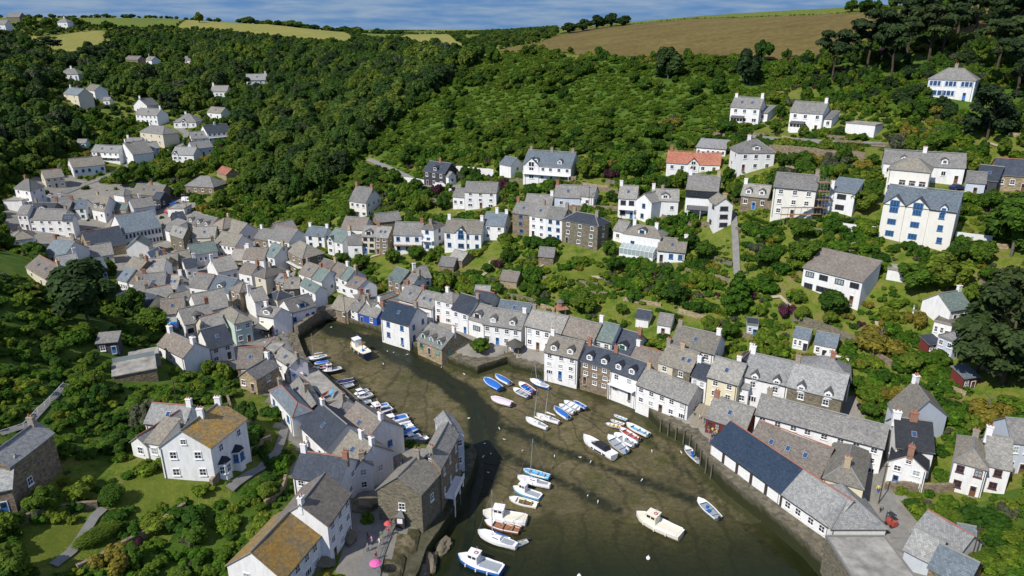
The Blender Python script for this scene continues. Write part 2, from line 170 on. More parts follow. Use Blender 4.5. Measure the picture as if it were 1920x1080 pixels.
BOATS=[[-39.2,165.3,1.54,2.25,8.3,"trawler","navy","cream","navy hulled fishing trawler with yellow rim and white wheelhouse alone near bridge"],[-49.8,162.1,1.49,-2.66,5.6,"sail","grey","grey","grey sailing boat with tall mast beside left slipway"],[-47.9,160.0,1.45,-2.73,3.5,"cover","white","blue","white dinghy with blue stern cover by the left slipway"],[-46.8,157.7,1.41,-2.77,3.8,"open","red","red","faded red dinghy under the left quay"],[-44.1,155.3,1.37,-2.68,4.8,"fish","black","white","black hulled white motor boat nearest the red dinghy"],[-39.9,149.9,1.27,-2.68,4.5,"cover","navy","navy","navy covered boat with outboard under the left quay"],[-39.2,147.7,1.22,-2.57,4.1,"open","white","grey","white open boat next to the navy covered boat"],[-34.8,144.4,1.15,-2.43,4.0,"motor","white","white","white cruiser, uppermost of three below the fish store"],[-33.8,142.6,1.12,-2.57,4.3,"motor","white","white","white cruiser in the middle of three below fish store"],[-33.7,140.1,1.06,-2.64,4.2,"open","white","grey","white open boat, lowest of three below the fish store"],[-29.7,137.9,1.01,-2.68,4.9,"motor","white","blue","white cruiser with railings beside the stone pyramid roofed building"],[-28.8,136.0,0.97,-2.61,5.4,"fish","grey","navy","dark decked boat with red buoy in left row"],[-25.5,132.2,0.88,-2.7,6.6,"motor","white","blue","large white cruiser with blue deck in left row"],[-23.6,130.1,0.83,-2.58,5.2,"rib","white","white","white inflatable boat between two blue decked boats"],[-22.2,127.6,0.76,-2.5,5.4,"fish","blue","blue","bright blue cabin boat in the left row"],[-20.5,125.9,0.72,-2.51,3.8,"motor","white","white","white cruiser partly behind the bright blue boat"],[-19.0,125.3,0.7,-2.43,4.0,"open","white","white","white open boat at the lower end of left row"],[-4.6,148.6,1.24,2.23,6.3,"cover","blue","blue","blue covered boat, left one of the covered pair mid harbour"],[-2.3,150.8,1.28,2.25,5.5,"cover","white","blue","white boat with blue cover, right one of the pair"],[-2.4,140.8,1.08,2.58,5.5,"cover","pink","pink","pale pink covered boat alone in mid harbour"],[2.1,144.6,1.16,2.31,5.1,"open","grey","grey","grey dinghy beside the red and blue boat"],[3.4,146.9,1.21,2.18,5.6,"open","red","blue","red hulled boat with blue seat cover"],[6.5,148.7,1.24,2.41,5.6,"sail","blue","white","blue hulled yacht moored nearest the tall white quayside house"],[5.1,131.3,0.86,2.43,5.8,"sail","white","white","white yacht with forestay, left one of the mid harbour pair"],[7.6,133.2,0.9,2.56,5.6,"sail","white","white","white yacht, right one of the mid harbour pair"],[10.7,135.7,0.96,2.11,5.4,"cover","white","blue","white boat with blue stern cover, left of four by the quay"],[12.1,137.6,1.01,2.25,4.7,"open","white","white","white open boat, second of four by the quay"],[13.5,139.1,1.04,2.33,4.9,"open","white","white","white open boat, third of four by the quay"],[15.2,139.3,1.04,2.24,4.0,"open","blue","blue","blue open boat, rightmost of four by the quay"],[23.5,134.2,0.93,2.49,2.4,"open","white","sky","little pale blue rowing dinghy, uppermost of three by right quay"],[22.6,132.3,0.88,2.57,2.6,"open","white","yellow","little cream rowing dinghy, middle of three by right quay"],[21.6,131.1,0.85,2.7,3.3,"open","white","yellow","yellow and white rowing dinghy, lowest of three by right quay"],[26.3,129.0,0.8,2.29,5.9,"open","cream","sky","large cream open boat with pale blue floor at right quay"],[24.3,127.5,0.76,2.19,5.6,"open","white","red","white open boat with red rim beside the large cream boat"],[23.2,125.4,0.7,2.27,5.3,"rib","white","grey","white boat with outboard between open boat and long cruiser"],[21.4,123.9,0.66,2.02,6.4,"open","white","grey","white day boat with blue outboard beside the black topped cruiser"],[17.3,122.0,0.61,2.25,8.7,"speed","white","black","sleek white speedboat with black canopy"],[35.8,120.3,0.56,1.88,5.6,"open","white","grey","white open boat with red buoy beneath the wharf"],[34.8,104.2,0.05,1.96,5.9,"open","green","grey","green grey open boat with blue tubs at lower right"],[25.0,99.3,0.0,2.46,8.5,"fish","cream","cream","large cream boat with small cabin alone in lower harbour"],[4.6,113.9,0.38,2.72,5.4,"open","sky","sky","light blue open boat at top of lower row"],[4.0,111.2,0.29,2.75,6.5,"sail","white","white","white yacht with tall mast in lower row"],[2.7,108.6,0.2,2.63,5.7,"fish","sky","white","blue and white cabin boat with yellow fish box"],[2.0,106.1,0.12,2.76,5.4,"open","cream","cream","cream open boat fourth down the lower row"],[-1.3,101.5,0.0,2.9,7.8,"fish","white","cream","white fishing boat with wheelhouse in lower row"],[-1.7,99.4,0.0,2.79,6.4,"open","brown","brown","brown decked boat moored behind the white fishing boat"],[-2.5,95.9,0.0,2.66,7.3,"sail","white","navy","white yacht with blue sail cover, lowest mast in harbour"],[1.2,95.3,0.0,-2.67,2.4,"open","white","white","tiny white dinghy tied behind the lowest yacht"],[-5.1,90.0,0.0,2.72,7.7,"fish","blue","white","blue hulled fishing boat with white wheelhouse at bottom"]]
TREES=[[65.8,310.0,13.0,6.0,"dark","great dark pine at the lower edge of the brown field, left one"],[93.7,288.2,14.0,5.5,"dark","great dark pine at the lower edge of the brown field, right one"],[120.3,275.5,18.4,7.3,"pine","tall pine nearest the white cottages in the hilltop grove"],[133.5,277.4,21.8,8.5,"pine","broad topped pine in the middle of the hilltop grove"],[134.9,261.5,19.5,7.3,"pine","straight trunked pine in front of the hilltop grove"],[148.0,277.7,23.0,9.2,"pine","tallest pine breaking the skyline in the hilltop grove"],[150.5,267.3,20.7,8.5,"pine","dense pine right of the tallest one in the grove"],[193.0,311.7,19.5,9.8,"pine","spreading open pine on the skyline at upper right"],[187.4,278.2,20.7,9.8,"pine","dark pine at the right edge of the skyline"],[157.9,227.9,18.4,8.5,"pine","dark pine at the right edge behind the blue glazed house"],[137.8,206.9,15.0,7.0,"pinelow","large dark pine in front of the blue glazed house"],[95.2,122.1,20.0,8.5,"pinelow","great black pine hanging over the right hillside"],[93.0,126.8,13.0,6.0,"pinelow","lower left limb pine beneath the great black pine"],[105.9,134.7,18.0,8.0,"pinelow","black pine at the right edge above the great pine"],[115.0,155.2,14.0,6.5,"round","dense dark tree at the right edge beside the three gabled house"],[98.4,149.7,9.0,5.0,"round","round dark tree below the three gabled house"],[91.8,151.8,7.0,4.5,"round","darker tree left of the round one below three gabled house"],[-95.9,147.3,14.0,7.0,"dark","huge black green tree standing over the village's left edge"],[-103.8,178.5,9.0,4.5,"round","light green tree right of the huge black green tree"],[-93.2,168.7,7.0,4.0,"round","rounded tree above the white cottage with fat chimneys"],[-175.9,318.0,9.0,5.0,"round","leafy round tree left of the valley road bend"],[-160.5,326.9,9.0,5.0,"round","big round tree in the upper village green"],[-145.4,302.2,5.0,3.0,"round","bright clipped green tree beside the car park"],[54.6,159.6,10.0,4.0,"cone","layered yellow green cedar above the right quay"],[79.7,139.3,5.0,5.0,"gold","golden spreading juniper on the right slope"],[89.0,143.5,4.0,3.0,"gold","small golden juniper right of the white pole"],[89.9,178.6,6.0,3.5,"round","dark leafy tree between modern house and three gabled house"],[98.2,188.6,6.0,3.0,"cone","grey green cordyline tree left of the tan pyramid house"],[84.2,205.3,6.0,3.5,"round","green tree right of the white hipped house"],[40.6,232.0,8.0,4.0,"round","dark olive tree left of the red tiled bungalow"],[26.1,236.2,7.0,4.0,"round","round tree right of the large guest house"],[58.4,262.1,4.0,3.5,"gold","yellow green rounded tree on the bracken slope"],[48.7,186.7,5.0,3.0,"round","green tree right of the low shuttered wing"],[73.5,173.5,5.0,4.0,"round","round tree below the scaffolded house"],[-35.6,257.9,5.0,3.0,"round","round tree above the white roadside wall"],[-45.3,269.5,6.0,3.5,"round","tall bush tree on the lane above cream house"],[-32.5,248.0,5.0,3.0,"round","dark round tree below white roadside wall"],[-41.9,200.2,3.0,2.0,"round","small lime green tree beside the black gabled house"],[47.5,124.0,4.0,1.5,"palm","small palm tree in front of the quayside tea room"],[115.6,210.6,5.0,4.0,"grey","silver leaved tree above the long white terrace"],[109.3,322.4,9.0,4.0,"round","dark tree at the right end of the field hedge"],[-9.9,390.4,9.0,4.0,"round","lone dark tree at the corner of the brown field"],[181.7,305.0,20.0,9.0,"pine","broad pine between the two skyline pines at upper right"],[160.7,277.8,19.0,8.0,"pine","leaning pine in front of the upper right skyline"],[164.5,250.0,18.0,8.0,"pine","pine standing above the blue glazed house"],[35.0,455.7,6.0,5.0,"dark","dark bushy tree at the copse's left end on the field skyline"],[44.0,457.9,7.0,5.0,"dark","second dark tree of the copse on the field skyline"],[52.5,461.7,8.0,5.0,"dark","middle dark tree of the copse on the field skyline"],[61.2,466.0,8.0,5.0,"dark","tallest dark tree of the copse on the field skyline"],[68.0,461.1,6.0,5.0,"dark","dark tree at the copse's right end on the field skyline"],[-315.5,760.0,10.0,5.0,"round","wind bent lone tree on the far left skyline"],[179.7,401.5,6.0,4.0,"round","left one of two round bushes on the field skyline"],[183.5,393.3,6.0,5.0,"round","right one of two round bushes on the field skyline"],[-327.9,528.8,13.8,7.3,"pine","flat topped pine standing at the straw field's edge"],[-360.4,669.7,8.0,5.0,"round","single round tree at the far green field's corner"],[-410.7,642.7,10.0,6.0,"round","broad tree left of the hilltop farmhouse"],[-401.9,650.5,9.0,5.0,"round","broad tree nearest the hilltop farmhouse"],[-388.2,673.6,8.0,5.0,"round","rounded tree right of the hilltop farmhouse"],[88.3,114.7,5.0,4.0,"gold","yellow flowering shrub below the dark red hut"],[-8.1,162.1,4.0,2.5,"round","leafy creeper tree behind the harbour garden corner"],[-55.3,217.6,3.0,2.5,"round","bright clipped hedge tree below the cream bay fronted house"],[-3.9,197.2,2.5,1.8,"purple","purple leaved shrub in the middle gardens"],[-7.0,195.8,3.0,2.2,"round","green round shrub left of the purple one"],[64.9,154.4,3.0,2.5,"purple","purple heather mound left of brown roofed house"]]
PEOPLE=[[-22.8,91.2],[-19.8,92.5],[-20.7,89.8],[-19.7,95.2],[-19.4,98.8],[-18.7,103.4],[-63.8,167.5],[-63.6,168.9],[-62.8,172.9],[-71.6,177.7],[-63.0,164.2],[-61.2,187.1],[-59.4,188.9],[-21.7,112.4],[-22.3,111.4],[-20.6,113.7],[39.7,125.1],[41.4,125.4],[38.9,127.8],[41.9,121.6],[42.6,120.0],[39.0,120.1],[37.9,129.0],[62.9,101.9],[61.1,85.8],[61.8,85.0],[-55.5,188.8],[-69.0,176.7],[-22.2,88.2],[41.4,123.4],[42.2,123.8],[40.3,123.2],[41.7,118.6],[42.6,117.5],[40.9,120.5],[39.6,126.8],[40.3,122.0],[-61.9,168.0],[-67.2,173.3],[-58.9,190.0],[-21.4,97.7],[-20.7,86.7],[-69.2,174.2],[-68.6,175.7],[-65.8,170.7],[-62.2,165.9],[-60.8,168.3],[-60.8,171.9],[-62.1,182.3],[-61.5,184.0],[-59.9,185.9],[-72.4,180.0],[-70.7,177.7],[-63.9,172.7],[39.7,123.9],[40.8,122.2],[42.2,122.2],[42.5,118.7],[42.7,116.4],[39.7,121.2],[39.5,125.6],[-21.9,89.9],[-20.7,91.4],[-19.7,97.0],[-19.2,101.1],[-19.0,107.4],[-20.6,111.6],[60.3,87.3],[61.1,97.2],[58.1,92.6]]
PT={"van1":[-61.5,178.3,3.4],"van2":[-147.9,294.5,10.3],"van3":[-139.4,297.3,11.3],"car4":[-148.7,290.2,9.7],"car5":[-142.7,293.0,10.5],"car6":[-142.2,285.6,9.5],"car1":[117.2,183.0,40.9],"car2":[23.2,219.0,27.7],"fork":[61.1,94.0,4.9],"umb":[-20.2,84.0,4.3],"umb2":[-19.9,93.1,4.0],"pav":[12.5,170.3,10.6],"scaf":[79.9,178.9,34.8],"tarp":[-90.2,175.3,4.4],"deck":[-79.3,133.4,12.3],"shed":[-86.5,138.5,14.9],"pole1":[88.6,144.4,19.2],"hut":[88.7,135.6,16.2],"hut2":[89.6,124.2,14.1],"ball":[-61.4,90.7,11.6],"hedge":[-60.2,83.8,10.3],"gaz":[0.7,161.3,3.8],"well":[-62.7,76.8,11.1],"bench":[-38.6,91.3,6.6],"kayak":[-48.5,142.9,4.8],"car3":[126.8,371.4,79.8],"shell":[-12.2,89.8,2.7]}
LANERAIL=[[-20.7,84.6,4.4],[-20.4,89.2,4.2],[-19.5,93.9,3.9],[-18.6,97.8,3.7]]
STREAM=[[-52.9,185.0],[-44.0,177.6],[-33.9,169.6],[-25.7,161.6],[-16.7,152.3],[-9.8,143.6],[-6.4,134.1],[-5.2,124.6],[-6.1,115.2],[-6.8,107.0],[-7.2,98.2],[-8.4,89.3],[-8.7,82.7]]
WETS=[[[-52.9,185.0],[-44.0,177.6],[-33.9,169.6],[-25.7,161.6],[-16.7,152.3],[-9.8,143.6],[-6.4,134.1],[-5.2,124.6],[-6.1,115.2],[-6.8,107.0],[-7.2,98.2],[-8.4,89.3],[-8.7,82.7]],[[-6.4,134.1],[0.0,130.8],[8.7,123.6],[17.6,117.0],[26.0,111.8],[32.8,107.0]],[[-5.2,124.6],[3.1,117.0],[11.9,110.2],[18.9,103.9]],[[25.0,130.8],[31.9,120.7],[36.1,108.5],[40.2,99.6],[44.1,90.5]],[[-56.0,168.0],[-42.6,158.6],[-32.1,144.8],[-23.0,133.0],[-12.0,124.6]]]
BRIDGE=[[-57.6,174.5],[-54.2,186.2],[-51.5,187.4]]
CTRL=[[-55.0,191.4,3.1],[-48.5,189.4,3.1],[-43.3,185.8,3.1],[-39.0,183.2,3.1],[-34.0,179.2,3.1],[-28.9,174.5,3.1],[-24.6,170.3,3.1],[-19.3,165.8,3.1],[-11.3,159.7,3.1],[-7.8,158.1,3.1],[-4.1,160.7,3.1],[1.3,160.0,3.1],[4.6,157.9,3.1],[11.7,153.7,3.1],[16.8,150.3,3.1],[21.1,147.8,3.1],[25.7,144.5,3.1],[29.7,139.7,3.1],[32.3,133.5,3.1],[35.3,128.1,3.1],[38.2,122.3,3.1],[39.0,117.8,3.1],[40.2,112.7,3.1],[42.1,107.7,3.1],[44.3,103.4,3.1],[47.1,97.1,3.1],[49.5,90.1,3.1],[50.8,85.0,3.1],[52.2,79.8,3.1],[-17.5,83.1,3.1],[-16.0,89.3,3.1],[-14.7,94.7,3.1],[-12.9,99.9,3.1],[-10.8,107.2,3.1],[-9.3,115.0,3.1],[-9.2,119.3,3.1],[-10.1,120.6,3.1],[-13.3,120.6,3.1],[-19.5,120.5,3.1],[-24.4,122.7,3.1],[-27.9,125.7,3.1],[-31.0,128.3,3.1],[-33.7,131.6,3.1],[-35.4,136.0,3.1],[-37.4,139.6,3.1],[-42.3,145.5,3.1],[-48.7,153.0,3.1],[-53.0,158.7,3.1],[-55.6,164.1,3.1],[-58.8,171.4,3.1],[-59.8,179.6,3.1],[-58.1,186.4,3.1],[-59.2,166.0,4.2],[-22.2,92.5,4.6],[-21.3,83.7,5.0],[-25.0,82.4,5.2],[-35.0,96.0,6.0],[-30.0,96.9,5.3],[-29.1,86.5,5.5],[-41.1,117.0,4.6],[-30.6,107.0,4.4],[-52.9,149.4,4.2],[-63.5,166.8,4.6],[61.5,89.5,5.0],[63.4,96.6,5.5],[63.4,84.2,5.5],[64.0,105.3,5.6],[62.6,110.3,5.5],[48.3,117.0,4.6],[67.8,103.7,6.2],[51.2,110.9,4.0],[53.7,98.3,4.2],[56.2,86.9,4.2],[56.4,126.0,7.6],[61.2,140.0,10.3],[64.3,150.0,14.9],[66.6,158.0,19.1],[68.8,166.0,25.2],[72.7,180.0,34.6],[77.6,195.0,39.2],[87.7,225.0,46.6],[94.7,245.0,49.4],[109.7,290.0,62.0],[120.0,320.0,67.9],[157.7,430.0,89.7],[75.2,113.0,8.3],[79.5,122.0,11.1],[87.1,138.0,16.4],[90.3,145.0,19.6],[93.1,152.0,24.7],[98.4,165.0,33.0],[110.1,190.0,42.5],[122.5,215.0,48.4],[130.9,235.0,60.4],[152.9,280.0,72.3],[203.3,380.0,91.1],[40.6,142.0,9.3],[42.8,152.0,11.3],[46.3,168.0,16.0],[49.6,184.0,22.3],[53.0,200.0,27.1],[58.2,225.0,37.3],[61.0,238.0,41.1],[66.0,262.0,49.7],[74.2,300.0,61.4],[82.1,335.0,68.0],[108.1,450.0,87.8],[11.9,160.0,7.7],[12.6,172.0,11.4],[13.3,185.0,15.8],[14.2,200.0,20.6],[15.2,218.0,25.8],[16.5,240.0,32.6],[18.8,280.0,42.5],[21.1,320.0,53.4],[24.0,370.0,67.8],[30.7,480.0,79.7],[-15.1,166.0,4.9],[-16.3,182.0,7.4],[-17.4,197.0,11.7],[-18.4,212.0,15.3],[-20.1,235.0,21.6],[-21.7,258.0,27.0],[-23.3,280.0,32.1],[-27.1,335.0,47.4],[-33.3,420.0,65.6],[-37.8,480.0,71.7],[-54.8,700.0,77.7],[-43.5,192.0,6.8],[-47.3,212.0,10.0],[-50.9,232.0,14.9],[-53.9,248.0,18.4],[-60.8,285.0,24.8],[-68.2,325.0,31.7],[-80.4,390.0,42.0],[-93.7,460.0,51.4],[-112.8,560.0,62.7],[-68.2,181.0,4.7],[-76.3,206.0,5.0],[-84.6,232.0,7.3],[-90.2,250.0,9.9],[-97.1,272.0,12.4],[-108.9,310.0,17.5],[-124.2,360.0,26.5],[-145.3,430.0,41.2],[-160.6,480.0,50.2],[-178.9,540.0,61.4],[-210.4,640.0,71.9],[-247.8,760.0,87.2],[-105.3,197.0,4.9],[-118.9,226.0,5.4],[-133.5,258.0,7.6],[-145.9,285.0,9.2],[-158.0,312.0,12.3],[-174.5,350.0,20.2],[-192.0,390.0,27.8],[-209.0,430.0,38.1],[-248.4,520.0,55.0],[-283.8,600.0,67.6],[-319.5,680.0,78.7],[-364.0,780.0,93.1],[-162.2,238.0,5.4],[-176.2,262.0,8.6],[-189.6,285.0,11.5],[-206.8,315.0,16.5],[-237.4,370.0,30.5],[-270.3,430.0,47.3],[-333.7,540.0,65.1],[-402.9,660.0,84.0],[-486.4,800.0,93.4],[-191.4,255.0,10.5],[-219.3,300.0,21.9],[-243.5,340.0,34.5],[-279.3,400.0,55.2],[-409.8,600.0,79.7],[-475.3,700.0,90.8],[78.0,90.0,6.6],[84.6,100.0,7.2],[88.6,107.0,10.0],[92.4,114.0,13.4],[103.6,133.0,19.9],[113.8,152.0,29.8],[132.8,185.0,42.7],[157.1,228.0,61.0],[182.4,270.0,72.6],[244.4,370.0,92.5],[-113.0,150.0,28.0],[-101.6,132.0,25.1],[-93.5,118.0,20.1],[-87.1,108.0,19.0],[-76.9,92.0,16.9],[-73.4,86.0,14.6],[-68.5,78.0,12.8],[-104.5,150.0,22.8],[-97.8,138.0,20.1],[-81.1,110.0,17.9],[-74.5,98.0,14.8],[-93.4,150.0,17.6],[-89.4,142.0,15.8],[-82.5,128.0,12.6],[-71.7,108.0,12.6],[-63.1,92.0,12.1],[-58.2,82.0,9.4],[-77.4,140.0,11.6],[-69.1,122.0,11.1],[-58.9,101.0,12.9],[-55.4,93.0,11.3],[-53.6,88.0,8.2],[-62.8,132.0,9.3],[-57.2,118.0,9.9],[-48.4,97.0,12.5],[-47.4,93.0,8.3],[-44.2,84.0,5.7],[-54.9,135.0,8.9],[-49.1,118.0,8.7],[-42.9,100.0,9.3],[-39.9,90.0,6.6],[-152.5,200.0,16.0],[-129.0,185.0,9.0],[-107.4,172.0,7.0],[-90.2,165.0,5.2],[-74.7,160.0,4.6],[-64.4,150.0,4.6],[102.5,100.0,22.0],[133.3,140.0,32.0],[169.5,190.0,52.0],[222.6,260.0,72.0],[317.4,380.0,94.0],[-95.0,90.0,24.0],[-134.3,140.0,36.0],[-187.8,200.0,30.0],[-272.0,300.0,36.0],[-367.1,420.0,62.0],[-557.0,650.0,88.0],[-40.8,60.0,6.0],[-57.9,60.0,12.0],[-16.3,60.0,3.0],[2.5,60.0,2.0],[33.6,60.0,4.6],[56.2,60.0,14.0],[69.3,60.0,20.0],[-167.1,900.0,69.8],[-241.0,1300.0,72.3],[-42.8,1000.0,75.4],[-76.9,1800.0,77.8],[-537.3,1000.0,96.7],[-361.3,1000.0,91.4],[-893.0,1000.0,90.0],[-817.5,1200.0,88.0],[-656.4,1400.0,85.0],[-409.7,1600.0,80.0],[0.0,2500.0,81.0],[249.5,800.0,88.0],[366.2,700.0,92.0],[611.7,700.0,98.0],[362.6,1500.0,82.0],[-1621.1,3000.0,84.0],[1578.0,3000.0,86.0],[0.0,6000.0,84.0],[-4095.9,6000.0,86.0],[4095.9,6000.0,86.0],[-3127.7,2500.0,85.0],[2912.3,2500.0,90.0]]
KAY=[-39.8,132.6,7.6]
POLES=[[-133.3,282.6,9,"telegraph pole in the car park behind the hall"],[54.5,244.1,8,"white flagpole like post on the bracken slope"],[24.1,216.5,8,"telegraph pole before the parked white car"],[-63.7,118.4,8,"telegraph pole above the big cliff house"],[-47.3,185.2,9,"telegraph pole behind the twin white gables"],[61.8,99.2,8,"telegraph pole in the quay lane"],[66.5,82.4,7,"telegraph pole beside the green gabled fish shed"],[-35.0,192.1,7,"telegraph pole in the middle gardens"],[-64.3,225.7,7,"telegraph pole beside tan hipped building"]]
ROCKS=[[-13.5,90.8,2.6,"brown rock below the lane nearest the water"],[-15.2,87.6,3.0,"pale flat rock at the end of the lane"],[-11.4,94.7,2.0,"dark rock below the net loft corner"],[-25.3,99.3,2.6,"grey rock outcrop rising beside the lane"],[-26.0,90.7,2.0,"mossy rock under the tall lane house"],[-28.2,84.5,1.8,"low rock beneath the orange roofed cottage"],[84.0,166.2,2.2,"pale boulder on the slope below three gabled house"]]
STEPS=[[38.0,126.5,3.6],[40.8,131.4,5.3]]
CRATE=[51.7,87.9,3.3]
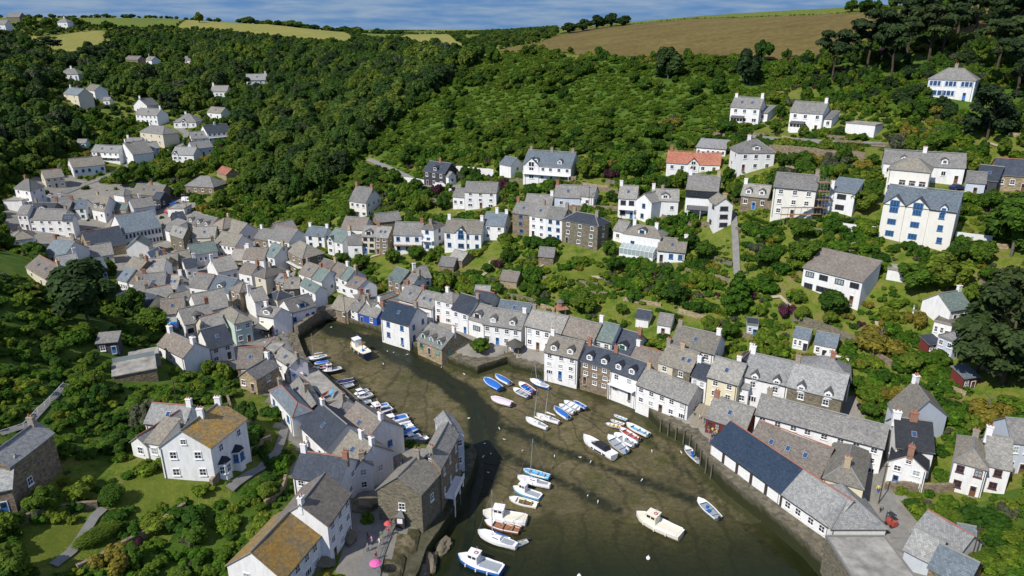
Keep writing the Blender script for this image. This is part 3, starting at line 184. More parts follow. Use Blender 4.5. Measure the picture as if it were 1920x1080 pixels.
HOUSES=[
(-396.8,656.9,83.0,0.0,8.6,9.0,0.0,5.0,'h','W','g','1x2','lw','','house','small white farmhouse with hipped roof on the far hilltop among trees'),
(-455.5,679.9,88.3,0.0,11.5,10.0,0.0,4.0,'g','K','g','-','','','barn','long grey barn on the skyline at far left hilltop'),
(-415.1,607.3,80.3,0.0,5.6,9.0,0.0,5.0,'g','W','g','1x2','','','house',"white house at the picture's left edge below the hilltop barn"),
(-284.6,461.0,51.9,0.0,12.4,9.0,0.0,3.0,'h','W','g','1x4','cw','','house','white hipped bungalow alone high in the left woods,topmost there'),
(-254.9,414.0,42.0,-0.641,18.0,8.0,0.0,5.0,'g','C','u','2x2','lw','','house','cream chimneyed house with blue slate roof in left woods'),
(-247.0,415.2,42.3,0.75,3.5,9.0,0.0,5.0,'p','W','g','2x1','','','house','white gabled wing joined to the blue slate house in left woods'),
(-254.1,434.7,43.8,-0.784,17.1,7.0,0.0,4.0,'g','W','k','1x2','','','house','brown roofed rear range behind the white gabled wing in left woods'),
(-236.5,419.8,40.2,0.0,3.7,4.0,0.0,2.5,'g','W','g','1x1','','','shed','tiny white outbuilding among bushes below the blue slate house'),
(-218.5,418.2,36.1,-0.326,9.7,9.0,0.0,4.0,'p','W','g','1x2','rw','','house','white gable fronted cottage above the long white row house,left valley'),
(-210.9,404.1,31.7,-0.354,15.4,8.0,0.0,4.8,'g','W','g','2x5','rw','','house','long white row house with five windows up the left valley'),
(-195.7,376.1,24.5,-0.546,19.7,9.0,0.0,6.0,'h','C','g','2x3','lw','','house','big cream house with hipped grey roof beside the valley road'),
(-186.9,396.7,29.8,0.0,12.4,11.0,0.0,3.2,'h','W','g','1x4','lw','fg.3-.6','house','white hipped bungalow at the bend of the valley road'),
(-173.8,411.4,33.4,-0.507,11.5,7.0,0.0,3.5,'g','W','k','1x2','','','house','brown roofed cottage half hidden in trees right of the valley bungalow'),
(-183.8,444.8,41.6,0.0,9.8,8.0,0.0,4.2,'g','W','l','1x4','lw','','house','white house with pale roof in a clearing of the left wood'),
(-168.4,466.8,47.8,0.444,12.4,9.0,0.0,3.2,'g','W','p','1x4','rw','','house','pale roofed bungalow deep in the middle of the wood'),
(-157.2,368.5,26.0,0.75,12.4,9.0,0.0,4.8,'g','W','n','2x5','cw','bal','house','two storey house with dark slate roof and balcony near valley road'),
(-163.9,364.6,24.0,0.51,7.9,8.0,0.0,4.5,'g','W','g','2x2','','','house','plain white house left of the balconied dark slate house'),
(-281.4,536.6,58.7,-0.595,18.3,6.0,0.0,2.5,'g','S','g','-','','','barn','long low grey roof glimpsed high in the left wood'),
(-237.6,536.1,57.8,0.0,5.8,6.0,0.0,3.0,'g','W','g','1x2','','','house','small white house glimpsed high in the wood,right of grey barn'),
(-266.2,536.9,57.8,-0.816,13.9,6.0,0.0,3.0,'g','W','g','1x1','','','house','tiny pale house glimpsed between two roofs high in the wood'),
(-216.9,354.3,25.4,0.0,4.5,4.0,0.0,2.5,'g','G','g','1x2','','','shed','pale green garden house in woods above the white modern house'),
(-196.4,360.2,23.0,0.0,7.8,8.0,0.0,3.0,'g','W','l','-','','','house','grey roof just below the big cream house in the left valley'),
(-204.5,344.4,20.5,-0.212,15.2,7.0,0.0,4.8,'g','W','p','2x5','','bal','house','white two storey house with ribbon windows above the long brown roof'),
(-192.8,347.5,19.5,-0.634,13.4,10.0,0.0,5.0,'p','W','l','1x1','','','house','white gable ended house with pale blue side near valley top'),
(-183.4,349.6,20.9,0.75,9.3,7.0,0.0,4.5,'g','P','l','2x4','cw','','house','row of pale blue and pink cottages on the valley road'),
(-166.8,347.0,19.5,-0.142,11.3,8.0,0.0,4.0,'g','W','p','1x4','','fg.0-.3','house','white cottages with front gable above the round valley tree'),
(-157.5,350.4,21.6,0.75,9.8,8.0,0.0,4.0,'g','P','p','1x3','','','house','pale terrace end below the balconied dark slate house'),
(-200.8,321.4,17.2,0.75,13.2,9.0,0.0,4.4,'g','W','k','1x5b','','','house',"long white house with brown roof above the village's upper road"),
(-202.8,303.7,15.4,0.75,7.3,8.0,0.0,4.6,'g','C','k','2x3','','rt','house','cream cottage with brown and slate roof below the long white house'),
(-200.5,280.5,12.7,-0.49,10.7,8.0,-4.4,8.0,'h','W','g','3x2','','bal','house',"tall white three storey block with hipped roof at village's left end"),
(-201.2,273.6,13.0,0.0,7.4,7.0,0.0,4.0,'f','W','c','-','','','house','low white flat roofed building below the tall white block'),
(-186.3,278.5,10.3,0.526,7.4,8.0,0.0,3.2,'g','W','g','1x2','lw,cw','','house','white gabled cottage with two chimneys right of the tall white block'),
(-177.0,275.5,8.9,0.153,5.9,7.0,0.0,4.6,'g','W','u','2x2g','','','house','white cottage with green framed windows in the upper village'),
(-188.7,269.7,9.9,-0.095,9.1,7.0,0.0,4.0,'g','S','n','2x2','','dm1','house','dark slate roof behind the four windowed white terrace'),
(-182.6,273.5,9.4,0.0,6.4,7.0,0.0,4.0,'g','S','g','1x2','','','house','grey roof between dark slate roof and green windowed cottage'),
(-182.6,258.3,8.4,-0.058,13.8,8.0,0.0,5.2,'g','W','g','2x4','rs','','house','long white terrace with four upper windows at left of village'),
(-168.2,256.2,7.1,0.0,3.6,4.8,-0.8,6.4,'g','W','n','3x1','','','house',"narrow white house with dark roof against terrace's right end"),
(-185.6,257.8,9.6,0.0,3.6,7.0,0.0,6.0,'g','W','g','2x2','lw','','house','narrow white gabled house with tall chimney left of the long terrace'),
(-169.3,277.6,8.3,-0.48,7.8,10.5,-5.8,4.5,'g','W','k','1x2','lt','dm2','house','white house with brown roof and two dormers in the upper village'),
(-152.4,277.5,8.6,0.75,8.1,8.0,0.0,4.5,'g','P','g','1x3','cw','','house','long weathered grey roof behind the big blue roofed hall'),
(-163.2,297.6,10.2,-0.224,14.2,9.0,0.0,4.5,'g','S','k','-','cb','','house','brown roofed building with tall brick chimney by the car park'),
(-162.9,281.8,8.5,-0.404,7.0,5.1,-2.2,3.5,'g','T','t','1x1','','','house','small green grey roof with black gable behind the hall'),
(-171.0,297.9,10.4,-0.483,6.7,6.0,0.0,4.0,'h','W','g','-','','','house','small white hipped cottage at the edge of the upper green'),
(-138.4,243.0,6.4,0.772,12.6,15.0,0.0,6.0,'g','W','u','2x10d','','rt','hall','big white hall with large blue slate roof in the village'),
(-154.7,259.4,6.4,-0.754,10.0,9.0,0.0,4.0,'g','C','k','1x2','','','house','cream gabled annex left of the big blue roofed hall'),
(-144.4,231.0,6.3,0.75,11.7,13.0,0.0,3.6,'g','T','n','-','','rt','hall','stone hall with mottled dark roof in front of the blue roofed hall'),
(-134.0,234.5,6.0,0.276,7.1,7.0,0.0,3.4,'p','W','t','-','','','porch','open glass fronted porch gable below the big blue roofed hall'),
(-119.1,222.5,5.4,0.588,6.4,10.0,0.0,3.6,'h','C','v','1x3','','sk2','house','navy slate hipped house right of the glass porch gable'),
(-122.7,243.8,6.3,-0.655,9.1,5.8,-3.2,5.5,'g','K','l','1x2','','sk2','house','grey green roof with big plain gable right of blue hall'),
(-131.3,254.6,7.0,-0.672,7.2,7.0,0.0,4.0,'m','W','g','-','','','annex','lean to roof wedged between blue hall and plain gable'),
(-106.8,224.7,5.6,0.634,8.2,7.0,0.0,4.4,'g','W','t','1x5','','','house','white house with long green slate roof in village centre'),
(-110.4,249.8,7.6,-0.607,7.8,9.0,-0.2,5.6,'h','S','k','2x3','','rt','house','stone house with brown hipped roof and red ridge tiles'),
(-123.5,259.0,7.7,-0.603,14.9,8.0,0.0,4.4,'g','C','g','1x4','','dm3','house','cream row with three small dormers left of red ridged stone house'),
(-114.3,242.5,6.8,0.09,7.8,8.0,0.0,4.0,'g','C','l','1x2','','','house','cream shop with pale roof and dark front in village centre'),
(-103.1,234.7,6.3,-0.479,9.8,8.0,0.0,5.0,'g','W','k','2x5','','','house','white half timbered row under brownish roof in village centre'),
(-91.6,207.9,4.7,0.75,6.2,9.0,0.0,4.8,'g','W','l','1x3','lw','rt','house','white gabled house with pale grey roof amid the village roofs'),
(-144.0,307.0,12.8,-0.241,14.2,10.0,0.0,3.4,'h','S','g','1x4','','','house','stone hipped bungalow beside the car park trees'),
(-137.1,325.7,16.5,-0.808,10.7,6.0,0.0,2.4,'g','T','r','-','','','shed','small terracotta tiled roof alone among the garden trees'),
(-150.8,290.7,9.7,-0.271,3.7,6.0,0.0,4.5,'g','D','n','1x2','','','house','black and white gabled shop beside the car park'),
(-140.2,280.1,9.2,0.0,6.9,7.0,0.0,3.0,'f','W','c','1x1','','','house','white flat roofed booth in the car park above the hall'),
(-130.0,265.1,8.4,0.75,3.9,6.0,0.0,3.0,'g','D','n','1x2','','','house','steep dark slate roof with white bargeboard right of car park'),
(-143.0,196.8,11.6,-0.705,16.2,7.2,3.9,3.4,'g','C','b','1x2','','rt','house',"cream barn with broad brown roof and red ridge at village's left"),
(-135.5,200.8,8.9,0.746,5.3,9.0,0.0,3.6,'g','C','p','1x2','rw','','house','cream house with round topped chimney beside the brown roofed barn'),
(-150.9,217.5,9.9,-0.336,8.7,9.0,0.0,3.0,'g','W','u','1x4','','','house','low white cottage with pale slate roof above the brown barn'),
(-172.7,233.6,9.2,0.539,6.5,8.0,0.0,3.2,'h','W','k','1x2','','','house','mossy hipped cottage at the left edge below the road'),
(-157.8,232.6,7.2,-0.108,5.9,6.0,0.0,3.4,'g','W','k','1x2','','','house','brown roofed cottage with two dark windows behind pale slate cottage'),
(-139.3,222.4,6.9,0.575,6.6,8.0,0.0,3.0,'g','C','l','1x2','','','house','cream house with pale roof in front of the stone hall'),
(-129.1,206.7,7.1,0.75,3.4,7.0,0.0,3.5,'g','D','u','1x2','','','house',"small blue slate roof at the dark pine's top"),
(-118.5,199.7,5.9,-0.478,4.2,7.0,0.0,4.2,'g','W','u','1x4','','','house','navy slate roof over white striped front beside dark pine'),
(-115.3,198.7,5.5,-0.545,4.6,7.0,0.0,4.2,'g','W','b','1x3','','','house','brown roof adjoining the navy slate roof beside dark pine'),
(-122.6,210.6,5.8,-0.609,8.2,8.0,0.0,4.0,'g','S','k','1x2','','','house','tan grey roof turned towards the harbour in mid village'),
(-116.0,206.7,5.2,0.14,7.4,9.0,0.0,4.2,'g','W','l','2x2','','','house','lichened grey roof in the dense heart of the village'),
(-107.8,192.3,4.8,0.226,6.0,10.0,0.0,4.2,'g','W','g','1x2','','sk1','house','broad grey roof with white left gable in the village heart'),
(-102.6,195.6,4.4,0.0,3.4,8.0,0.0,4.2,'g','W','l','2x2','','rt','house','pale square roof right of the broad grey roof'),
(-100.0,197.1,4.3,0.533,3.7,9.0,0.0,3.8,'p','W','b','1x1','','','house','white gabled front with brown roof amid the village roofs'),
(-96.6,198.4,4.1,-0.3,6.3,8.0,0.0,4.2,'g','W','g','1x3','','rt','house','grey roof with white timbered front right of brown gabled front'),
(-90.2,197.0,3.9,-0.475,8.0,8.0,0.0,4.2,'g','W','u','1x3','','dm1','house','blue slate roofed white house in the village heart'),
(-115.3,214.1,5.2,-0.249,4.4,7.0,0.0,4.0,'g','T','k','2x2','','','house','tan roof below the navy slate hipped house'),
(-112.5,216.1,5.1,0.282,4.0,8.0,0.0,3.6,'g','C','k','1x2','','','house',"brownish patched roof below the navy hipped house's right end"),
(-109.3,219.9,5.1,0.592,4.1,8.0,0.0,3.4,'g','T','k','1x2','','','house','tan grey roof in front of the long green slate roof'),
(-104.3,213.8,4.8,0.6,3.4,6.0,0.0,4.0,'g','W','n','1x2','','','house','small navy roof with white right gable in village heart'),
(-102.6,185.9,4.5,0.559,6.4,8.0,0.0,3.4,'g','T','l','1x2','ls','rt','house',"pale roof with red ridge and stone chimney near village's left edge"),
(-108.4,181.3,5.8,0.683,3.4,7.0,0.0,3.2,'g','C','n','1x2','','','house','small navy roof peeping over the light green tree'),
(-105.1,183.4,5.1,-0.499,5.1,7.0,0.0,3.2,'g','C','n','1x2','','','house','dark roof with cream wall beside small navy roof'),
(-111.1,191.8,5.3,-0.356,5.1,7.0,0.0,3.4,'g','C','g','1x2','','','house','grey roof with cream gable above the small navy roof'),
(-85.0,177.2,3.8,0.662,8.4,10.0,0.0,4.6,'g','W','l','1x2','','','house','white house with wide lichened roof behind the pale green cottage'),
(-95.9,178.4,4.3,0.345,5.8,8.0,0.0,3.0,'g','W','b','1x2','','','house',"orange brown sheeted roof at the village's lower left"),
(-94.4,184.2,4.0,0.796,5.2,7.0,0.0,3.4,'g','C','k','1x2','','','house','dull brown roof behind the wide lichened roof'),
(-84.6,168.0,4.3,0.687,7.4,8.0,0.0,4.4,'g','W','g','1x3d','','dm1','house','white house with slate roof and wide dormer above blue tarpaulin'),
(-70.6,165.0,4.3,0.7,4.4,10.0,0.0,6.0,'h','G','k','2x2','','','house','pale green cottage with brown hipped roof by the harbour street'),
(-76.8,163.4,4.5,0.765,4.9,8.0,0.0,4.0,'g','C','l','1x2','','rt','house','lichened grey roof with red ridge before the pale green cottage'),
(-71.4,151.2,5.6,0.701,5.6,9.0,0.0,4.0,'g','W','n','2x2','','sk1','house','dark slate roofed building with white left gable above quay street'),
(-80.1,145.3,10.3,-0.653,11.0,6.0,0.0,3.2,'g','W','b','1x1','lw,rw','','house','white cottage with brown roof and two fat white chimneys'),
(-60.9,140.7,6.9,0.156,5.1,8.0,0.0,3.0,'g','S','b','1x2','','sk1,rt','house','brown roof with bright skylight and red ridge near quay street'),
(-57.7,133.6,8.6,-0.385,4.5,7.0,0.0,3.0,'p','T','g','1x2','lw','','house','grey gabled roof with white round chimney behind slate hipped hall'),
(-50.1,129.5,6.6,-0.932,12.8,4.0,-0.1,3.6,'h','W','u','1x3b','','rt','house','pale blue slate hipped hall on the left quay'),
(-40.8,123.7,4.6,0.368,3.5,12.9,-2.1,4.2,'p','D','g','1x2','cs,cs','','house','long dark grey roof with stone chimneys behind left quay'),
(-54.7,146.8,5.2,-0.803,7.6,4.0,0.6,4.8,'g','W','l','1x4','rs','','house','white museum house with slate roof beside slipway'),
(-57.8,147.2,5.1,-0.168,3.4,5.0,0.0,5.5,'f','W','c','1x2','','','house','narrow white parapet wall house left of the museum house'),
(-38.9,130.9,3.7,0.309,4.5,16.9,-5.9,3.0,'f','W','c','-','','','store','long flat concrete roofed fish store on the left quay'),
(-37.6,125.9,4.0,-0.814,5.2,4.9,-0.6,4.4,'h','T','g','1x2','','','house','square stone building with pyramid roof on the left quay'),
(-40.6,118.5,4.9,-0.87,10.4,9.0,0.0,3.6,'g','W','n','1x2','','','house','white cottage with mottled dark slate roof behind the left quay'),
(-33.6,118.2,4.0,-0.827,9.1,9.0,0.0,4.8,'g','W','b','1x1b','rw','','house','brown roofed cottage with white harbour gable and blue window'),
(-31.8,107.6,4.6,-0.777,6.7,8.0,0.0,4.8,'g','W','k','1x1','rw,cw','','house','khaki roofed cottage with white gable and two chimneys above the lane'),
(-36.5,99.5,5.6,-0.244,8.5,7.0,0.0,4.8,'g','W','n','2x3','lw,rb','rt','house','white cottage with mottled slate roof and red ridge by the lane'),
(-27.5,103.4,4.3,0.296,3.4,7.0,0.0,5.0,'p','W','g','2x1','','','house','small white gabled annex above the rock in the lane'),
(-27.0,84.9,5.1,1.359,7.8,8.0,0.0,7.0,'g','W','b','3x3','lw','','house','tall white lane house with brown roof and white chimney'),
(-31.1,76.3,5.2,1.27,11.0,9.0,0.0,5.0,'g','W','o','2x5','','','house','long cottage with orange lichened roof at bottom of picture'),
(-21.9,96.3,3.7,-0.152,7.4,6.2,1.6,6.5,'p','K','k','1x1','ls','prc','house','grey stone net loft with lichened gable roof at harbour mouth'),
(-15.7,103.2,3.2,-0.595,4.5,9.9,-4.1,8.0,'p','S','l','2x3','rs','sbal','house','tall stone warehouse with pale roof behind the net loft'),
(-12.0,111.2,3.1,0.389,3.4,7.0,0.0,7.4,'p','P','p','2x2','','','house','narrow grey white house at the tip of the left quay'),
(-64.9,108.9,11.8,-0.145,7.4,6.0,0.0,3.2,'g','W','p','1x2','','sk1,rt','house','low wing with pale slate roof left of the big white cliff house'),
(-63.8,102.0,12.7,-0.355,3.4,9.0,0.0,2.8,'p','W','p','1x1','','rt','house','tiny gabled wing at the left end of the cliff house'),
(-60.7,101.1,12.6,-0.242,2.7,5.0,0.0,3.4,'m','W','k','1x1','','','annex','lean to wing with brown roof on the cliff house'),
(-56.3,96.8,11.4,0.0,8.2,8.9,2.5,6.3,'p','W','o','2x2','cw,bw','bys','house','big white gabled house with orange lichened roof on the left cliff'),
(-76.9,86.7,15.3,-0.084,4.7,9.0,0.0,6.0,'p','S','p','2x2','','','house','dark stone house with slate gables at left picture edge'),
(-76.2,82.7,14.9,0.36,5.2,8.0,0.0,4.0,'g','S','p','1x2','','','house','slate roofed front range of dark stone house at left edge'),
(3.3,162.3,5.2,-0.524,9.9,8.0,0.0,5.8,'g','W','l','2x4','ls','','house','white harbour terrace with black windows and long grey roof'),
(12.0,157.7,5.0,-0.575,8.7,8.0,0.0,5.8,'g','W','b','2x3','','','house','white terrace with weathered brown roof right of the black windowed one'),
(19.5,154.2,5.2,-0.55,4.7,8.0,0.0,5.8,'g','W','t','2x2','lw','','house','white house with blue green slate roof above the right quay'),
(23.7,152.3,5.4,-0.667,4.7,10.0,0.0,3.4,'g','W','n','1x2g','','dm1','house','white house with big dark roof and one dormer above right quay'),
(7.7,152.0,2.5,-0.496,8.5,7.5,0.0,6.2,'g','W','k','3x3','','dm2','house','tall white quayside house with tan roof and two dormers'),
(16.0,147.8,2.5,-0.583,7.5,7.0,0.0,5.8,'g','S','n','3x3','lb,rb','dm2','house','brown stone quayside house with dark slate roof'),
(22.2,143.2,2.5,-0.728,7.0,7.0,0.0,5.8,'g','W','n','2x2','','dm2,bal','house','white quayside house with dark upper storey and balcony'),
(27.3,137.5,3.0,-0.76,12.6,7.0,0.0,4.6,'g','W','l','2x5','','','house','long white quayside cottage with lichened roof beside the steps'),
(27.2,147.6,5.0,-0.657,7.2,7.0,0.0,3.4,'g','W','b','1x1','','rt','house','brown roofed cottage with bright blue door above right quay'),
(32.7,142.1,5.5,-0.726,3.6,8.0,0.0,5.2,'g','C','k','2x1','ls','','house','cream half of a house with moss brown roof above right quay'),
(35.3,139.1,5.8,-0.688,4.0,8.0,0.0,5.2,'g','K','k','2x1','','','house','khaki half of a house with moss brown roof above right quay'),
(35.9,145.1,8.6,-0.575,9.8,8.0,0.0,5.2,'g','W','k','2x3','ls,rw','','house','white house with tan roof and end chimneys,highest of right quay'),
(38.4,134.9,5.5,-0.721,3.4,6.0,0.0,5.4,'g','W','n','2x2','','','house','small white house with dark roof between khaki and yellow houses'),
(40.8,131.6,5.5,-0.638,6.3,8.0,0.0,7.0,'g','Y','l','3x2','','sk1','house','pale yellow three storey house with grey green roof'),
(46.5,129.4,6.2,-0.528,2.2,5.0,0.0,5.0,'m','W','p','1x1','','','annex','white glazed lean to right of the pale yellow house'),
(47.8,130.2,6.8,-0.54,8.6,9.0,0.0,6.6,'g','W','p','2x2','lw','wd2','house','white house with arched gable dormers and pale slate roof'),
(54.9,125.1,7.1,-0.57,10.0,9.0,0.0,6.6,'g','K','p','2x2','','wd2','house','khaki rendered house with arched gable dormers and pale slate roof'),
(59.3,130.3,8.9,-0.411,9.4,8.0,0.0,5.0,'h','W','p','1x2','','','house','pale hipped slate roof behind the khaki dormered house'),
(46.7,118.5,5.0,-0.565,22.0,7.0,0.0,6.2,'g','W','g','3x8','ls','','house','very long white terrace with dark grey roof above the wharf'),
(39.1,124.3,4.0,-0.621,8.0,8.0,0.0,3.0,'g','R','g','1x5r','','','house','dark red fronted quayside tea room with slate roof'),
(38.3,117.0,3.1,-1.115,17.9,9.0,0.0,2.8,'g','C','v','-','','rt,arc','store','cream wharf store with long navy slate roof'),
(46.1,100.6,3.2,-1.084,9.5,9.0,0.0,2.8,'g','W','p','1x4','','rt','store','white wharf store with pale slate roof beyond navy roofed one'),
(50.3,91.4,3.9,0.0,8.7,11.0,0.0,2.6,'h','W','p','-','','','store','white wharf end building with fan shaped slate roof'),
(43.4,112.8,3.7,-0.761,13.5,10.0,0.0,3.4,'g','S','b','-','','sk3,rt','store','brown roofed range with blue skylights behind the navy wharf store'),
(52.5,100.6,4.3,-0.53,6.1,12.0,0.0,5.2,'h','Y','k','1x2','','sk2','house','cream yellow house with tall tan hipped roof behind the wharf'),
(65.2,104.1,6.0,-0.566,5.6,8.0,0.0,4.4,'p','W','a','2x2','fb','','house','white gabled house with black roof beside the right lane'),
(67.1,106.0,6.3,-0.289,5.8,9.0,0.0,5.6,'g','W','a','1x2','lw,cb','sk1','house','black roofed house with fat white chimney behind white gabled house'),
(70.1,110.8,8.1,0.306,10.6,6.8,3.7,5.4,'p','P','k','1x2','lw,bw','','house','tan roofed house with pale blue side wall on the right hillside'),
(74.4,101.4,6.5,-0.59,4.7,9.0,0.0,5.8,'h','W','k','2x2r','','','house','white house with lichened hipped roof above stone wall at right'),
(79.2,100.4,7.1,-0.464,3.4,9.0,0.0,5.0,'g','W','l','2x1r','lw','','house','grey roofed right half of the white house above stone wall'),
(84.4,102.8,8.9,-0.185,3.4,7.0,0.0,6.0,'g','P','g','2x2','','','house','pale blue house cut by the right picture edge'),
(60.8,88.0,5.4,-1.059,6.6,7.0,0.0,3.0,'g','W','p','-','','rt','store','slate roofed fish shed with white and green gable at lower right'),
(58.1,84.7,5.2,-0.876,3.9,6.0,0.0,2.8,'g','P','p','-','','','store','open fronted slate roofed lean shed at lower right'),
(58.0,78.8,7.2,-0.876,4.7,6.0,0.0,2.8,'g','S','u','-','','','store','blue slate shed roof at the bottom right'),
(48.0,77.9,4.5,0.0,8.8,10.0,-0.1,3.0,'f','K','c','-','','','store','concrete roofed fish market slab at bottom right'),
(67.5,87.4,6.4,-0.331,2.2,2.2,0.0,2.4,'g','B','u','-','','','shed','small blue garden shed on the lower right bank'),
(3.9,243.4,31.3,-0.366,17.1,11.0,0.0,5.6,'g','W','u','2x6','ls,rs,cs','dm2,fg.02-.34,bal','house','large guest house with blue slate roof and glazed verandas'),
(-0.4,250.6,31.7,0.75,6.1,6.0,0.0,3.4,'p','W','u','1x1','','','garage','white gabled garage left of the large blue slate guest house'),
(-33.0,262.0,25.8,-0.558,9.9,8.0,0.0,5.4,'g','D','n','2x3','cb','dm1,sk2','house','dark slate hung house with white ground floor on middle hillside'),
(-23.2,255.9,26.8,0.75,3.5,4.0,0.0,3.4,'p','W','g','1x1','','','annex','little white gabled wing of the dark slate hung house'),
(-16.0,234.9,23.6,-0.156,10.8,7.0,0.0,5.6,'g','W','g','3x3','','','house','tall plain white house with grey roof on middle hillside'),
(-20.3,237.7,22.6,-0.381,4.4,6.0,0.0,4.4,'g','W','g','1x2','','','annex','low grey roofed wing left of the tall plain white house'),
(-58.2,247.5,17.4,-0.471,7.4,10.7,-1.6,5.8,'g','Q','g','2x3','lb,rb','','house','cream square house alone on the green slope above village'),
(-45.5,231.8,16.9,0.452,8.2,6.0,0.0,2.4,'g','S','g','-','','','shed','low grey garden building behind the skylit stone house'),
(-70.2,231.2,10.7,-0.283,7.1,6.0,0.0,4.4,'g','W','u','2x2b','lw,rw','','house','white house with blue slate roof and two round chimneys'),
(-61.0,224.2,10.7,-0.576,6.9,8.0,0.0,4.8,'g','W','t','2x2','','fg.0-.45','house','white bay fronted house with green grey roof'),
(-57.5,229.8,13.4,-0.246,8.4,8.0,0.0,4.4,'g','W','b','1x3','','','house','white house with brown roof behind the green grey roofed one'),
(-53.0,218.5,11.1,0.0,4.5,6.0,0.0,4.4,'g','W','g','1x1','lw','','house','low white link house left of the cream and stone houses'),
(-48.5,219.4,12.0,-0.147,4.3,7.0,0.0,5.9,'g','C','l','3x2d','','dm1','house','cream half of the tall skylit pair in middle row'),
(-44.1,217.7,12.3,-0.271,4.6,7.0,0.0,5.9,'g','S','l','3x2','','sk2','house','stone half of the tall skylit pair in middle row'),
(-37.5,215.4,13.4,-0.07,8.9,8.0,0.0,6.2,'g','W','g','2x3b','','bal','house','white house with timber balcony and brick pillar'),
(-28.6,215.3,14.5,-0.309,4.2,5.9,1.3,7.2,'h','W','b','3x1b','ls','bal','house','tall white house with brown roof and blue balcony'),
(-21.1,211.8,15.8,-0.21,11.8,8.0,0.0,5.8,'g','W','k','2x4b','lw,rw','fg.3-.62','house','white house with tan roof,front gable and many blue windows'),
(-9.1,213.1,18.7,-0.281,6.9,8.0,0.0,4.8,'g','W','u','2x2','rw,cw','','house','white house with blue roof and two tall white chimneys'),
(0.2,212.6,20.7,-0.479,5.9,7.0,0.0,6.8,'g','S','g','3x1b','lb','','house','stone fronted house with bright blue windows in the middle row'),
(5.3,208.7,20.9,-0.59,5.9,7.0,0.0,6.8,'g','W','g','3x2','cs','','house','white house with blue bay between stone and plain white house'),
(10.2,204.8,21.0,-0.503,5.3,7.0,0.0,6.8,'g','W','g','3x2b','rs','','house','white house joined to the dark grey stone house'),
(14.8,202.0,20.9,-0.643,12.1,6.1,0.2,7.0,'h','K','n','3x3','ls,rs','','house','dark grey stone three storey house with slate roof'),
(4.1,221.2,24.6,-0.261,8.5,7.0,0.0,3.4,'g','W','g','1x2','rw','','house','grey roof showing behind the blue windowed stone house'),
(13.5,219.8,26.6,-0.189,8.1,8.0,0.0,4.2,'g','P','g','1x2','','','house','pale grey walled lodge below the large guest house'),
(21.5,218.6,27.4,-0.361,4.3,7.0,0.0,4.0,'g','W','g','1x1','','','garage','white garage end with timber window beside parked white car'),
(32.2,209.4,26.6,-0.277,5.3,8.0,0.0,6.2,'g','W','l','2x2d','lw','bal','house','white balconied left half of a gabled hillside house'),
(37.3,207.8,26.4,-0.829,5.7,10.0,0.0,6.2,'p','W','l','2x1b','','','house','white gabled middle of hillside house with brown bay windows'),
(41.8,206.9,27.9,-0.182,7.8,7.0,0.0,4.8,'g','W','l','1x2','lw','dm1','house','white right wing with grey roof of the gabled hillside house'),
(51.0,203.4,29.2,-0.336,8.9,9.0,0.0,7.6,'g','W','g','2x3d','lw,rt','ms','house','big white house with steep slate mansard and tall chimneys'),
(56.1,190.0,28.3,0.0,4.7,7.0,0.0,6.9,'p','W','k','3x1d','','','house','white tower wing with sharp gable and arched doorway'),
(64.0,193.7,33.5,-0.49,7.1,7.0,0.0,3.6,'g','S','l','1x3','lw','dm2','house','stone cottage with two white dormers right of the tower wing'),
(31.3,192.2,20.8,-0.523,10.9,5.8,0.2,5.8,'h','W','k','1x2b','lw,rw','dm1,con','house','white hipped house with blue shutters and glass conservatory'),
(39.9,184.9,20.6,-0.345,7.3,7.0,0.0,3.2,'g','W','k','1x3b','rw','sk1','house','low brown roofed wing with blue shutters below hipped house'),
(29.5,198.5,22.4,-0.7,3.6,6.0,0.0,3.4,'g','W','g','1x1','','','annex','small grey roofed annex left of blue shuttered house'),
(49.9,227.5,37.2,-0.296,16.6,8.0,0.0,3.2,'g','W','r','1x5','','fg.4-.62','house','long bungalow with red tiled roof and white gable'),
(68.6,213.9,40.1,0.0,10.8,9.0,0.0,5.6,'h','W','g','2x3','lw','dm1','house','white hipped house with one round dormer on right hillside'),
(61.0,234.7,41.1,-0.49,9.5,6.0,0.0,3.0,'m','W','p','1x6','','','house','flat grey roofed bungalow behind the red tiled one'),
(77.0,254.8,49.4,-0.585,10.0,8.0,0.0,5.8,'g','W','g','2x3','lw,rw','por','house','white cottage with porch and two chimneys,upper left of pair'),
(86.2,253.1,50.4,-0.75,3.6,6.0,0.0,3.0,'m','W','g','1x1','','','annex','lean to at the right end of the upper white cottage'),
(92.3,239.6,49.3,-0.673,10.4,8.0,0.0,5.8,'g','W','g','2x3','rw','por','house','white cottage with bay porch below the tall pines'),
(101.6,234.3,50.4,-0.75,2.5,6.0,0.0,3.0,'m','W','g','1x1','','','annex','lean to wing right of the white cottage below pines'),
(105.5,226.9,49.6,-0.839,9.0,6.0,0.0,3.2,'f','W','c','-','','','garage','white flat roofed garage right of the cottage below pines'),
(134.2,236.1,59.9,-0.657,12.9,9.0,0.0,5.8,'h','W','g','2x3n','cs','','house','white hipped house with wide blue glazing high on right hill'),
(68.7,182.7,34.2,-0.467,10.3,8.0,0.0,7.6,'g','Q','g','3x3','rs','','house','cream house wrapped in scaffolding on the right hillside'),
(82.7,180.7,35.6,-0.681,6.1,7.0,0.0,5.6,'m','W','u','2x1d','lw','','house','white modern house with big dark windows beside scaffolded house'),
(80.6,180.3,35.4,-0.589,2.2,5.0,0.0,3.4,'f','P','c','-','','','annex','small slate grey annex between modern and scaffolded house'),
(98.6,183.9,38.9,-0.578,9.5,8.0,0.0,7.4,'h','Q','k','1x4d','','bal','house','cream house with tan pyramid roof and long balcony'),
